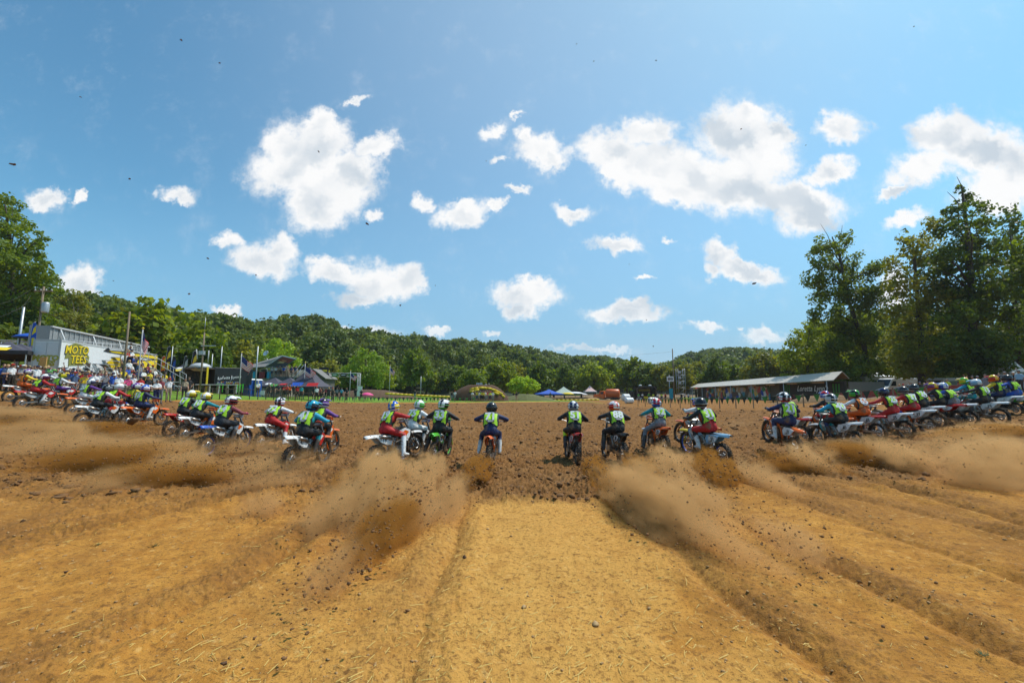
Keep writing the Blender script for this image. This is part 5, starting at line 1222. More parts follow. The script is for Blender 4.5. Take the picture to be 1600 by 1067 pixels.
# --- portable toilets
for i, (px, d) in enumerate(((388.5, 54), (399, 54.6))):
    b = G(px, d); o = thing('portable_toilet', ['blue portable toilet with white roof, left of the pair', 'blue portable toilet with white roof, right of the pair'][i], 'toilet', b, -.25, 'blue portable toilets'); BL = mat('blue plastic', (.015, .08, .34), .4)
    k = MB(); k.box((0, 0, 1.05), (.95, .95, 2.1)); k.build('cabin', BL, o, bevel=.04); k = MB(); k.box((0, 0, 2.18), (1.04, 1.04, .14), taper=.8); k.build('roof', M_('white'), o)
    k = MB(); k.box((0, -.49, 1.0), (.72, .03, 1.8)); dr = k.build('door', mat('blue plastic door', (.02, .11, .42), .4), o); k = MB(); k.box((-.05, -.51, 1.55), (.34, .015, .2)); k.build('notice', WHITE, dr); k = MB(); k.box((.28, -.52, 1.0), (.05, .03, .14)); k.build('handle', M_('silver'), dr)
b = G(409.5, 52); o = thing('portable_sign', 'white leaning board beside the blue toilets', 'board', b, -.2); k = MB(); k.box((0, 0, .55), (.6, .04, .6), 0, Euler((-.2, 0, 0)).to_matrix()); k.build('board', M_('white'), o); k = MB(); k.box((-.25, .1, .25), (.04, .04, .5)); k.box((.25, .1, .25), (.04, .04, .5)); k.build('frame', STEEL, o)
# --- grey house with deck
def rel(o_): 
    Mi = (Matrix.Translation(o_.location) @ Matrix.Rotation(o_.rotation_euler.z, 4, 'Z')).inverted(); return lambda px, py, d: Mi @ P(px, py, d)
def slab(par, name, pts, th, m, m2=None):
    k = MB(); n = Vector((0, 0, 1)) * th; top = [Vector(p) for p in pts]; bot = [p - n for p in top]; N = len(pts)
    k.add(top + bot, [tuple(range(N))], 0); k.add(top + bot, [tuple(range(N, 2 * N))[::-1]], 1 if m2 else 0); k.add(top + bot, [(i, (i + 1) % N, N + (i + 1) % N, N + i) for i in range(N)], 0)
    return k.build(name, [m] + ([m2] if m2 else []), par)
b = G(415, 70); hs = thing('house', 'grey house with a railed deck and a star-painted tilted canopy', 'house', b, 0); q = rel(hs); WALL = mat('grey siding', (.30, .27, .23), .8, var=.08); ROOF = mat('grey shingle', (.19, .18, .17), .9, var=.3, scale=3)
w_l, w_r = q(381, 600, 70).x, q(450, 600, 70).x; he = q(415, 577, 70).z
k = MB(); k.box(((w_l + w_r) / 2, 4, he / 2), (w_r - w_l, 8, he)); k.build('wall', WALL, hs)
slab(hs, 'roof', [q(378, 575, 68.5), q(413, 572.5, 68.5), q(441, 555, 74), q(404, 566, 82)], .12, ROOF)
k = MB(); k.add([q(381, 575, 69.8), q(450, 575, 69.8), q(441, 557, 70.2), q(400, 568, 70.2)], [(0, 1, 2, 3)]); k.build('gable', WALL, hs)
FLM = mat('star painted boards', (.10, .15, .34), .7); STR = mat('red painted boards', (.55, .10, .12), .7)
slab(hs, 'deck_canopy', [q(415, 571.5, 68), q(441, 555, 62), q(463, 560, 62), q(443, 573, 68)], .14, M_('white'), FLM)
k = MB(); pA, pB, pC, pD = q(415, 571.5, 68), q(441, 555, 62), q(463, 560, 62), q(443, 573, 68)
for i in range(3):
    s0, s1 = .62 + i * .13, .68 + i * .13
    k.add([pA.lerp(pB, s0) + Vector((.3, 0, -.17)), pA.lerp(pB, s1) + Vector((.3, 0, -.17)), pD.lerp(pC, s1) + Vector((-.3, 0, -.17)), pD.lerp(pC, s0) + Vector((-.3, 0, -.17))], [(0, 1, 2, 3)])
k.build('painted_stripes', STR, hs)
dz = q(440, 590, 65).z; x0, x1 = q(421, 590, 65).x, q(466, 590, 65).x; yf = 65 - 70
k = MB(); k.box(((x0 + x1) / 2, yf + 2.2, dz), (x1 - x0, 4.4, .2)); k.box(((x0 + x1) / 2, yf, dz - .5), (x1 - x0, .1, .9)); k.build('deck', mat('grey deck boards', (.12, .13, .14), .8), hs)
k = MB(); [k.tube([(x0 + (x1 - x0) * i / 9, yf, dz), (x0 + (x1 - x0) * i / 9, yf, dz + 1.0)], .03, 5) for i in range(10)]; [k.tube([(x0, yf, dz + z), (x1, yf, dz + z)], .025, 5) for z in (.35, .68, 1.0)]; k.build('railing', WOOD, hs)
for x in (x0 + .1, (x0 + x1) / 2, x1 - .1): k = MB(); k.box((x, yf + .1, (dz) / 2), (.14, .14, dz)); k.build('post', WOOD, hs)
for (pxa, c) in ((400, 'cyan'), (409, 'maroon'), (419, 'cyan')): k = MB(); k.box((q(pxa, 586, 66).x, q(pxa, 586, 66).y, q(pxa, 586, 66).z), (.95 if c == 'cyan' else 1.6, .06, 1.0)); k.build('hanging_banner', M_(c, .7, 'canvas'), hs)
for pxa in (396, 412): k = MB(); k.box((q(pxa, 580, 69.9).x, -.03, q(pxa, 580, 69.9).z), (1.1, .04, .8)); f = k.build('window', M_('white'), hs); k = MB(); k.box((q(pxa, 580, 69.9).x, -.06, q(pxa, 580, 69.9).z), (.95, .03, .66)); k.build('pane', GLASS, f)
k = MB(); sp = q(450, 603, 64.5); ep = q(470, 578, 64.5)
for s in (0, 1.0): k.tube([sp + Vector((0, s, 0)), ep + Vector((0, s, 0))], .06, 5); k.tube([sp + Vector((0, s, .9)), ep + Vector((0, s, .9))], .04, 5)
[k.box(sp.lerp(ep, i / 11) + Vector((0, .5, 0)), (.28, 1.0, .05)) for i in range(12)]; k.build('stairs', STEEL, hs)
b = P(417, 566, 80); o = thing('satellite_dish', 'white satellite dish above the roof of the grey house', 'dish', (b.x, b.y, G(417, 80).z), 0); hq = P(417, 560, 80).z - G(417, 80).z
k = MB(); k.tube([(0, 0, 0), (0, 0, hq)], .05, 6); k.build('post', STEEL, o)
k = MB(); k.lathe([(0, .0), (.25, .03), (.43, .09), (.55, .18)], 18, (0, 0, 0)); f = k.build('dish', M_('white', .4), o); f.location = (-.1, -.2, hq + .9); f.rotation_euler = (R(60), R(-30), 0); f.modifiers.new('s', 'SOLIDIFY').thickness = .03
k = MB(); k.tube([(0, -.2, hq + .7), (.5, -1.2, hq + 1.3)], .03, 5); k.build('feed_arm', STEEL, o)
# --- second small building and gantry
b = G(492, 74); o = thing('small_building', 'small dark gabled building right of the peaked tent', 'building', b, .1); q = rel(o); he = q(492, 590, 74).z; xa, xb = q(482, 590, 74).x, q(506, 590, 74).x
k = MB(); k.box(((xa + xb) / 2, 3, he / 2), (xb - xa, 6, he)); k.add([(xa, 0, he), (xb, 0, he), (q(490, 577, 74).x, 0, q(490, 577, 74).z)], [(0, 1, 2)]); k.build('wall', mat('dark siding', (.10, .09, .08), .8), o)
slab(o, 'roof', [(xa - .4, -.5, he - .1), (q(490, 577, 74).x, -.5, q(490, 576, 74).z), (q(490, 577, 74).x, 6.4, q(490, 576, 74).z), (xa - .4, 6.4, he - .1)], .12, ROOF); slab(o, 'roof', [(q(490, 577, 74).x, -.5, q(490, 576, 74).z), (xb + .4, -.5, he - .1), (xb + .4, 6.4, he - .1), (q(490, 577, 74).x, 6.4, q(490, 576, 74).z)], .12, ROOF)
b = G(530, 78); ga = thing('banner_gantry', 'start gantry truss with black and green banners', 'gantry', b, 0); q = rel(ga); xa, xb = q(499, 590, 78).x, q(561, 590, 78).x; zt, zb = q(530, 583, 78).z, q(530, 588.5, 78).z
k = MB(); [k.tube([(xa, y, z), (xb, y, z)], .05, 5) for y in (-.2, .2) for z in (zt, zb)]
for i in range(24): x = xa + (xb - xa) * i / 24; k.tube([(x, -.2, zb), (x + (xb - xa) / 24, -.2, zt)], .03, 4)
k.build('truss', M_('silver'), ga)
for x in (xa, xb):
    k = MB(); [k.tube([(x + sx, sy, 0), (x + sx, sy, zt)], .05, 5) for sx in (-.2, .2) for sy in (-.2, .2)]
    for i in range(10): k.tube([(x - .2, -.2, zt * i / 10), (x + .2, -.2, zt * (i + 1) / 10)], .03, 4)
    k.build('tower_leg', M_('silver'), ga)
for i, c in enumerate(('dark', 'green', 'dark', 'green')): x = xa + (xb - xa) * (.18 + .22 * i); k = MB(); k.box((x, -.27, (zt + zb) / 2), ((xb - xa) * .15, .03, (zt - zb) * 1.0)); f = k.build('banner', mat('banner ' + c, (.05, .20, .03) if c == 'green' else C['dark'], .6), ga); k = MB(); k.box((x, -.30, (zt + zb) / 2), ((xb - xa) * .10, .02, .12)); k.build('printed_mark', WHITE, f)
k = MB(); k.box((q(502, 578, 77).x, 0, q(502, 578, 77).z), (1.7, .1, 1.0)); f = k.build('sign_board', BLK, ga); k = MB(); k.box((q(502, 578, 77).x, -.07, q(502, 578, 77).z - .1), (1.3, .03, .35)); k.build('printed_mark', YEL, f)
k = MB(); k.box((q(562, 603, 77.5).x, -.5, 1.0), (.9, .1, 1.8)); k.build('side_sign', WHITE, ga)
# --- the dirt jump with yellow covered bales
def mound_mesh(name, cx, cy, lx, ly, h, top, seed, m):
    N = 44; gx, gy = np.meshgrid(np.linspace(-1.15, 1.15, N), np.linspace(-1.15, 1.15, N)); rr = np.abs(gx) ** top[0] + np.abs(gy) ** top[1]
    Z = h * np.clip(1.12 - rr, 0, 1) ** top[2] + (nfbm(gx * 3 + seed, gy * 3, 1.5, 4) - .5) * .25 * np.clip(1.15 - rr, 0, .5) * 2
    X = cx + gx * lx; Y = cy + gy * ly; Z = Z + H0(X, Y) - .25; i = (np.arange(N - 1)[:, None] * N + np.arange(N - 1)[None]).ravel()
    return kind(link(name, merge_mesh(name, np.stack([X, Y, Z], -1).reshape(-1, 3), np.stack([i, i + 1, i + N + 1, i + N], -1), smooth=True), m), 'structure')
MUD = mat('damp brown earth', (.085, .040, .018), .95, var=.5, scale=4, bump=.6); EAR2 = mat('tan brown earth', (.20, .115, .05), .95, var=.4, scale=3, bump=.6)
c = G(750, 79); mound_mesh('hill', c.x, c.y, 5.2, 3.6, 3.1, (2.6, 2.2, .7), 3, MUD)
c = G(822, 84); mound_mesh('hill', c.x, c.y, 6.5, 3.0, 1.5, (1.3, 2.0, 1.0), 5, mat('grassy earth', (.13, .13, .045), .95, var=.6, scale=2, bump=.5))
c = G(1290, 44.5); mound_mesh('hill', c.x, c.y, 4.5, 1.6, .95, (2.2, 2.0, .9), 7, EAR2); c = G(1245, 49); mound_mesh('hill', c.x, c.y, 3.5, 1.4, .6, (2.2, 2.0, .9), 9, EAR2); c = G(1390, 42); mound_mesh('hill', c.x, c.y - 3, 6.5, 1.5, .55, (2.2, 2.0, .9), 11, EAR2); c = G(930, 112); mound_mesh('hill', c.x, c.y, 4.5, 2.0, 1.2, (1.6, 2, 1), 13, mat('tan path earth', (.36, .20, .08), .95, var=.3))
c = G(612, 92); mound_mesh('hill', c.x - 4, c.y, 11, 4.5, 2.0, (1.6, 2.0, 1.0), 15, mat('brown jump face', (.115, .065, .035), .95, var=.4, scale=2, bump=.5))
bale = MB(); bale.box((0, 0, .21), (1.05, .45, .38)); me = bale.mesh('bale'); bm = bmesh.new(); bm.from_mesh(me); bmesh.ops.bevel(bm, geom=bm.edges[:], offset=.07, segments=2, affect='EDGES'); bm.to_mesh(me); bm.free(); me.polygons.foreach_set('use_smooth', [True] * len(me.polygons)); me.materials.append(mat('yellow tarpaulin', (.72, .52, .01), .45, var=.2, scale=2))
def bale_at(p, rz, tilt, label, grp): o = bpy.data.objects.new('hay_bale', me); COL.objects.link(o); o.location = p; o.rotation_euler = (0, tilt, rz); tag(o, label, 'hay bale', grp); return o
rd = random.Random(9)
arc = [(714, 624), (718, 620), (722, 616), (727, 612), (733, 609), (739, 607), (745, 605.5), (751, 605), (757, 605), (763, 606), (769, 607.5), (775, 610), (780, 613), (784, 617)]
for row in range(2):
    for i, (px, py) in enumerate(arc):
        if row and (i < 2 + row or i > 12 - row): continue
        if row and (752 < px < 768 or i % 3 == 1): continue
        s = -1 if px < 745 else 1; bale_at(P(px + rd.uniform(-1, 1) , py + row * 3.4, 76.6 - row * .5 + abs(px - 749) * .012) - Vector((0, 0, .3)), rd.uniform(-.2, .2), (px - 749) / 38 * .55 + rd.uniform(-.1, .1), ['yellow wrapped bale along the crest of the dirt jump', 'yellow wrapped bale in the second row of the dirt jump', 'yellow wrapped bale in the lowest row of the dirt jump'][row], 'yellow bales on the dirt jump')
for i in range(15): px = 606 + i * 6.6; bale_at(G(px, 84 + i * .1) + Vector((0, 0, .75 - .02 * i)), rd.uniform(-.08, .08), .02, 'yellow wrapped bale in the long row on the left grass', 'yellow bales in a row on the left grass')
for i in range(16): px = 832 + i * 6.7; bale_at(G(px, 104) + Vector((0, 0, .1)), rd.uniform(-.06, .06), 0, 'yellow wrapped bale in the row beyond the right grass', 'yellow bales in a row on the right grass')
b = P(749, 605, 80); o = thing('sign_board', 'white numbered sign on posts above the dirt jump', 'sign', (b.x, b.y, b.z - 1.2), 0); k = MB(); k.box((-.35, 0, .9), (.06, .06, 1.8)); k.box((.35, 0, .9), (.06, .06, 1.8)); k.build('post', WOOD, o)
k = MB(); k.box((0, -.05, 1.6), (1.1, .04, .8)); f = k.build('board', WHITE, o); k = MB(); [k.box((-.3 + .3 * i, -.08, 1.75), (.1, .02, .25)) for i in range(3)]; k.build('printed_mark', BLK, f)
# --- vehicles
def wheels(o, pts, r, w=.25):
    for (x, y) in pts:
        k = MB(); k.lathe([(0, -w / 2), (r * .55, -w / 2), (r * .6, -w * .42), (r * .96, -w * .46), (r, -w * .3), (r, w * .3), (r * .96, w * .46), (r * .6, w * .42), (r * .55, w / 2), (0, w / 2)], 20, (x, y, r), axis='y'); t = k.build('wheel', TYRE_M, o)
        k = MB(); k.lathe([(0, -w / 2 - .012), (r * .5, -w / 2 - .012), (r * .55, -w / 2 + .01), (0, -w / 2 + .01)], 14, (x, y, r), axis='y'); k.build('hubcap', M_('silver', .4), t)
def van(px, d, rz, c, label, L=5.6, Hh=2.45, wd=2.0, side=True):
    b = G(px, d); o = thing('van', label, 'van', b, rz, 'parked vans'); m = M_(c, .3, 'car')
    out = [(-L / 2, .45), (-L / 2, Hh - .15), (-L / 2 + .2, Hh), (L / 2 - 1.75, Hh), (L / 2 - 1.35, Hh - .15), (L / 2 - .55, 1.25), (L / 2 - .08, 1.0), (L / 2, .45)]
    k = MB(); k.prism(out, wd, axis='y'); k.build('body', m, o, bevel=.06)
    for s in (-1, 1):
        k = MB(); k.prism([(L / 2 - 1.95, 1.35), (L / 2 - 1.95, Hh - .45), (L / 2 - 1.45, Hh - .45), (L / 2 - .85, 1.35)], .02, axis='y', c=s * (wd / 2 + .008)); k.build('side_window', GLASS, o)
        if side: k = MB(); k.prism([(-L / 2 + .4, 1.45), (-L / 2 + .4, Hh - .4), (L / 2 - 2.2, Hh - .4), (L / 2 - 2.2, 1.45)], .02, axis='y', c=s * (wd / 2 + .008)); k.build('side_window', GLASS, o)
    k = MB(); sl = math.atan2(.8, 1.1); c0 = Vector(((L / 2 - 1.35 + L / 2 - .55) / 2 + .03, 0, (Hh - .15 + 1.25) / 2 + .02)); k.box(c0, (.02, wd * .86, 1.15), 0, Euler((0, -math.atan2(.8, Hh - 1.4), 0)).to_matrix()); k.build('windscreen', GLASS, o)
    k = MB(); k.box((-L / 2 - .01, 0, Hh - .65), (.02, wd * .8, .55)); k.build('rear_window', GLASS, o)
    k = MB(); k.box((L / 2 + .03, 0, .5), (.12, wd * .96, .25)); k.box((-L / 2 - .03, 0, .5), (.12, wd * .96, .25)); k.build('bumper', DRK, o)
    for s in (-1, 1): k = MB(); k.box((L / 2 - .05, s * wd * .38, .88), (.12, .3, .18)); k.build('headlight', M_('silver', .2), o)
    wheels(o, [(L / 2 - .95, -wd / 2 + .1), (-L / 2 + 1.0, -wd / 2 + .1), (L / 2 - .95, wd / 2 - .1), (-L / 2 + 1.0, wd / 2 - .1)], .36); return o
def car(px, d, rz, c, label, L=4.6, Hh=1.65, wd=1.85):
    b = G(px, d); o = thing('car', label, 'car', b, rz, 'cars parked under the trees'); m = M_(c, .25, 'car')
    k = MB(); k.prism([(-L / 2, .4), (-L / 2 - .02, .9), (-L / 2 + .25, 1.0), (L / 2 - .9, .98), (L / 2 - .1, .80), (L / 2, .4)], wd, axis='y'); k.build('body', m, o, bevel=.05)
    k = MB(); k.prism([(-L / 2 + .3, .99), (-L / 2 + .75, Hh - .05), (L / 2 - 2.2, Hh), (L / 2 - 1.1, .98)], wd * .86, axis='y'); k.build('window', GLASS, o); k = MB(); k.prism([(-L / 2 + .72, Hh - .06), (-L / 2 + .8, Hh + .01), (L / 2 - 2.2, Hh + .03), (L / 2 - 2.1, Hh - .04)], wd * .84, axis='y'); k.build('roof', m, o)
    for s in (-1, 1): k = MB(); k.box((L / 2 - .02, s * wd * .36, .7), (.08, .36, .14)); k.build('headlight', M_('silver', .2), o)
    wheels(o, [(L / 2 - .85, -wd / 2 + .08), (-L / 2 + .85, -wd / 2 + .08), (L / 2 - .85, wd / 2 - .08), (-L / 2 + .85, wd / 2 - .08)], .34); return o
van(1400, 64, math.pi + .25, 'white', 'long white delivery van parked under the trees right of the barn', 6.4, 2.5, side=False); van(1486, 60, .1, 'silver', 'silver minibus with dark windows behind the red barriers', 4.6, 2.4)
car(1352, 70, 2.9, 'silver', 'silver car half hidden behind the mud heap'); car(1452, 66, .3, 'white', 'white car between the two vans'); car(1520, 60, 3.3, 'white', 'white off-roader right of the silver minibus', 4.6, 1.95); car(1546, 60, 3.0, 'dark', 'dark car parked right of the white off-roader', 4.8, 1.9); car(1583, 58, .2, 'silver', 'grey car near the right edge under the semi truck', 4.6, 1.8)
b = G(1366, 68); o = thing('camper', 'beige camper trailer behind the long white van', 'camper', b, .15); k = MB(); k.prism([(-2.6, .6), (-2.6, 2.7), (-2.2, 2.85), (2.4, 2.85), (2.7, 2.2), (2.5, .6)], 2.2, axis='y'); k.build('body', mat('beige panel', (.45, .36, .24), .5), o, bevel=.05); k = MB(); k.box((-.8, -1.12, 1.9), (1.2, .03, .6)); k.build('window', GLASS, o); wheels(o, [(-.4, -1.0), (.4, -1.0)], .32)
b = G(1578, 52); o = thing('semi_truck', 'white semi truck cab under the trees near the right edge', 'truck', b, .2); k = MB(); k.prism([(-1.2, .9), (-1.2, 3.9), (-.6, 4.1), (.7, 3.2), (1.1, 2.3), (2.6, 2.1), (2.8, .8)], 2.4, axis='y'); k.build('cab', M_('white', .3, 'car'), o, bevel=.06)
k = MB(); k.box((.2, -1.22, 2.5), (.9, .03, .7)); k.build('side_window', GLASS, o); k = MB(); k.box((.98, 0, 2.75), (.03, 2.0, .8), 0, Euler((0, -.42, 0)).to_matrix()); k.build('windscreen', GLASS, o); k = MB(); k.tube([(-1.35, -1.0, .8), (-1.35, -1.0, 4.3)], .09, 8); k.build('stack', M_('silver', .3), o); k = MB(); k.box((2.85, 0, 1.2), (.06, 1.8, 1.0)); k.build('grille', STEEL, o); wheels(o, [(1.9, -1.05), (-.6, -1.05)], .5)
b = G(1540, 60); o = thing('canopy_roof', 'low orange brown canopy roof under the trees behind the cars', 'canopy', b, 0); hq = P(1540, 586, 60).z - b.z; k = MB(); k.prism([(-2.6, hq - .5), (0, hq), (2.6, hq - .5), (2.6, hq - .6), (0, hq - .12), (-2.6, hq - .6)], 3, axis='y'); k.build('roof', mat('rust canvas', (.35, .10, .03), .7), o); [ (lambda kk: kk.build('post', STEEL, o))((lambda z: (z.box((x, y, hq / 2 - .2), (.08, .08, hq - .6)), z)[1])(MB())) for x in (-2.5, 2.5) for y in (-1.4, 1.4)]
# orange tanker truck
b = G(949, 112); o = thing('tanker_truck', 'orange tanker truck at the far edge of the dirt', 'truck', b, math.pi - .35); OR = M_('orange', .35, 'car')
k = MB(); k.prism([(.6, .6), (.6, 2.6), (1.7, 2.6), (2.0, 1.8), (3.3, 1.65), (3.4, .6)], 2.2, axis='y'); k.build('cab', OR, o, bevel=.06); k = MB(); k.box((1.2, 1.12, 2.1), (.8, .03, .6)); k.box((1.2, -1.12, 2.1), (.8, .03, .6)); k.build('side_window', GLASS, o); k = MB(); k.box((1.9, 0, 2.2), (.04, 1.9, .7), 0, Euler((0, -.3, 0)).to_matrix()); k.build('windscreen', GLASS, o)
k = MB(); k.lathe([(0, -3.2), (.9, -3.15), (1.15, -2.9), (1.2, -1.2), (1.15, .1), (.9, .3), (0, .35)], 18, (0, 0, 1.95), axis='x'); k.build('tank', mat('orange tank', (.62, .12, .02), .4), o); k = MB(); k.box((0, 0, .75), (6.4, 1.0, .25)); k.build('chassis', DRK, o); k = MB(); k.box((3.45, 0, 1.1), (.08, 1.6, .7)); k.build('grille', DRK, o); wheels(o, [(2.6, -1), (-1.4, -1), (-2.5, -1), (2.6, 1), (-1.4, 1), (-2.5, 1)], .5)
# green tractor
b = G(984, 108); o = thing('tractor', 'green tractor with a red implement beside the black stage truck', 'tractor', b, math.pi - .2); GT = mat('tractor green', (.04, .19, .03), .4)
k = MB(); k.box((1.0, 0, 1.15), (1.7, .8, .7)); k.build('hood', GT, o, bevel=.05); k = MB(); k.box((-.5, 0, 1.95), (1.3, 1.4, 1.2)); k.build('cab', GLASS, o, bevel=.05); k = MB(); k.box((-.5, 0, 2.62), (1.6, 1.6, .14)); k.build('roof', GT, o); k = MB(); k.box((-2.4, 0, .7), (1.8, 2.6, .4)); k.tube([(-1.3, 0, .8), (-2.2, 0, .8)], .1, 6); [k.box((-2.9, -1.1 + .55 * i, .4), (.3, .12, .7)) for i in range(5)]; k.build('implement', M_('red', .5), o); wheels(o, [(-.6, -.9), (-.6, .9)], .85, .45); wheels(o, [(1.4, -.7), (1.4, .7)], .5, .3)
# black stage truck
b = G(1010, 106); o = thing('stage_truck', 'black open-sided stage truck with a yellow sign at the far edge', 'truck', b, 0); q = rel(o); xa, xb = q(995, 610, 106).x, q(1026, 610, 106).x; ht = q(1010, 603, 106).z; hb = q(1010, 620, 106).z
k = MB(); k.box(((xa + xb) / 2, 1.4, ht - .2), (xb - xa, 3.0, .4)); k.box(((xa + xb) / 2, 2.8, ht / 2), (xb - xa, .1, ht)); k.box((xa + .15, 1.4, ht / 2), (.3, 3, ht)); k.box((xb - .15, 1.4, ht / 2), (.3, 3, ht)); k.box(((xa + xb) / 2, 1.3, hb * .5), (xb - xa, 3, hb)); k.build('body', DRK, o)
k = MB(); k.box(((xa + xb) / 2 + .2, 2.6, (ht + hb) / 2 + .3), ((xb - xa) * .6, .06, .55)); k.build('lettered_banner', mat('olive yellow print', (.35, .28, .02), .6), o); k = MB(); k.box(((xa + xb) / 2 + .3, -.3, .6), (2.3, .1, .9)); k.build('yellow_board', YEL, o)
for s in (-1, 1): k = MB(); k.box(((xa + xb) / 2 + s * 2.0, -.35, .4), (1.3, .1, .4)); k.build('white_board', WHITE, o); k = MB(); k.ell(((xa + xb) / 2 + s * 1.2, 1.2, ht + .1), (.45, .45, .25), 10, 6); k.build('roof_dome', M_('silver'), o)
wheels(o, [(xa + 1, -.1), (xb - 1, -.1)], .5)
# drums
for (px, d, r_, lab) in ((983, 62, .42, 'white plastic drum on the dirt behind the number eighty eight rider'), (1020, 60, .44, 'white plastic drum lying left of the string fence'), (978, 74, .6, 'white crate-like tank beyond the first white drum')):
    b = G(px, d); o = thing('plastic_drum', lab, 'drum', b, .3); k = MB(); k.lathe([(0, -.6), (r_ * .92, -.58), (r_, -.5), (r_, -.2), (r_ * .95, -.17), (r_, -.14), (r_, .14), (r_ * .95, .17), (r_, .2), (r_, .5), (r_ * .92, .58), (0, .6)], 18, (0, 0, r_), axis='x'); k.build('barrel', M_('white', .4), o); k = MB(); k.lathe([(0, .6), (.08, .6), (.08, .64), (0, .64)], 8, (0, .2, r_), axis='x'); k.build('cap', M_('blue'), o)
# pole, sign, scaffold tower, cyan banner
pole(1054, 545, 102, .16, 'tall pole beside the scaffold tower and white sign')
wire(P(1054, 549, 102), P(760, 545, 150), 2.0, 'faint cable reaching left from the tall middle pole')
b = G(1047, 101); o = thing('sign_board', 'white sign board high beside the tall middle pole', 'sign', b, 0); q = rel(o); k = MB(); k.tube([(0, 0, 0), (0, 0, q(1047, 586, 101).z)], .08, 6); k.build('post', STEEL, o); k = MB(); c_ = q(1047, 592, 101); k.box((c_.x, -.1, c_.z), (1.6, .08, 1.2)); f = k.build('board', WHITE, o); k = MB(); [k.box((c_.x - .45 + .3 * i, -.16, c_.z), (.2, .03, .6)) for i in range(4)]; k.build('printed_mark', DRK, f)
b = G(1065, 100); o = thing('scaffold_tower', 'metal scaffold tower with loudspeakers beside the tall pole', 'tower', b, 0); ht = P(1065, 576, 100).z - b.z
for sx in (-.8, .8):
    for sy in (-.6, .6): k = MB(); k.tube([(sx, sy, 0), (sx, sy, ht)], .05, 5); k.build('upright', STEEL, o)
k = MB()
for i in range(5): z = ht * i / 5; k.tube([(-.8, -.6, z), (.8, -.6, z + ht / 5)], .035, 4); k.tube([(-.8, -.6, z), (.8, -.6, z)], .035, 4); k.tube([(-.8, .6, z), (.8, .6, z)], .035, 4)
k.build('bracing', STEEL, o)
for i in range(3): k = MB(); k.box((-.5, -.7, ht * (.55 + .17 * i)), (.5, .4, .6)); k.build('loudspeaker', M_('silver'), o)
b = G(1049, 98); o = thing('banner_stand', 'upright cyan banner below the white sign', 'banner', b, 0); k = MB(); k.box((0, 0, 1.4), (.85, .05, 2.5)); k.build('banner_cloth', mat('cyan canvas', (.01, .30, .42), .6), o); k = MB(); k.box((0, 0, .08), (1.0, .5, .12)); k.build('foot', DRK, o)
# silo far
b = G(847, 128); o = thing('silo', 'pale concrete silo right of the ball shaped tree', 'silo', b, 0); hq = P(847, 601, 128).z - b.z; k = MB(); k.lathe([(0, 0), (.75, 0), (.75, hq), (.72, hq + .1), (0, hq + .3)], 14); k.build('shaft', mat('pale concrete', (.40, .42, .40), .8), o); k = MB(); k.lathe([(.76, hq * .5), (.80, hq * .5), (.80, hq * .55), (.76, hq * .55)], 14, closed=True); k.build('band', STEEL, o)
# --- long barn
eN, rN, bN = P(1302, 593.5, 57), P(1316, 580, 59.5), P(1327, 591, 62.5); eF, rF, bF = P(1078, 605.5, 106), P(1090, 599.5, 110), P(1100, 604, 114)
b = Vector((eN.x + 1.2, eN.y + .5, gz(eN.x, eN.y))); lf = Vector((eF.x + 1.2, eF.y, 0)); L, yaw = frame_axes((b.x, b.y), (lf.x, lf.y))
bn = thing('barn', 'long low open-fronted barn with a pale metal roof and painted wall', 'barn', b, yaw); Mi = (Matrix.Translation(b) @ Matrix.Rotation(yaw, 4, 'Z')).inverted()
E1, R1, B1, E2, R2, B2 = [Mi @ p for p in (eN, rN, bN, eF, rF, bF)]
RF = mat('pale metal roofing', (.46, .42, .36), .5, .1, var=.1, scale=1); slab(bn, 'roof', [E1, R1, R2, E2], .10, RF); slab(bn, 'roof', [R1, B1, B2, R2], .10, RF)
sgn = 1 if R1.y > 0 else -1      # the front faces the track: local +y or -y
fy = 0.0; hN = E1.z - .15; hF = E2.z - .1; zF = gz(lf.x, lf.y) - b.z
def wseg(t0, t1, off, name, m, z0f=0.0, z1f=1.0, th=.12):
    k = MB(); x0_, x1_ = L * t0, L * t1; a0, a1 = zF * t0, zF * t1; h0, h1 = hN + (hF - hN) * t0, hN + (hF - hN) * t1
    y0_, y1_ = off, off + th; vs = []
    for y in (y0_, y1_): vs += [(x0_, y, a0 + (h0 - a0) * z0f - (.3 if z0f == 0 else 0)), (x1_, y, a1 + (h1 - a1) * z0f - (.3 if z0f == 0 else 0)), (x1_, y, a1 + (h1 - a1) * z1f), (x0_, y, a0 + (h0 - a0) * z1f)]
    k.add(vs, [(0, 1, 2, 3), (7, 6, 5, 4), (0, 4, 5, 1), (1, 5, 6, 2), (2, 6, 7, 3), (3, 7, 4, 0)]); return k.build(name, m, bn)
wseg(0, 1, -.9, 'wall', mat('barn boards', (.13, .10, .07), .85, var=.3), th=.12)
mm = bpy.data.materials.new('mural'); mm.use_nodes = True; t = NT(mm.node_tree); tc = t.n('ShaderNodeTexCoord').outputs['Object']
wp = t.n('ShaderNodeTexNoise', ins={'Vector': tc, 'Scale': .8, 'Detail': 3.0}).outputs['Color']; vv = t.n('ShaderNodeVectorMath', operation='ADD', ins={0: tc, 1: wp}).outputs[0]
vo = t.n('ShaderNodeTexVoronoi', ins={'Vector': vv, 'Scale': 1.1}).outputs['Color']; sp_ = t.n('ShaderNodeSeparateColor', ins={0: vo})
cr = t.n('ShaderNodeValToRGB', ins={0: sp_.outputs[0]}); cr.color_ramp.interpolation = 'CONSTANT'
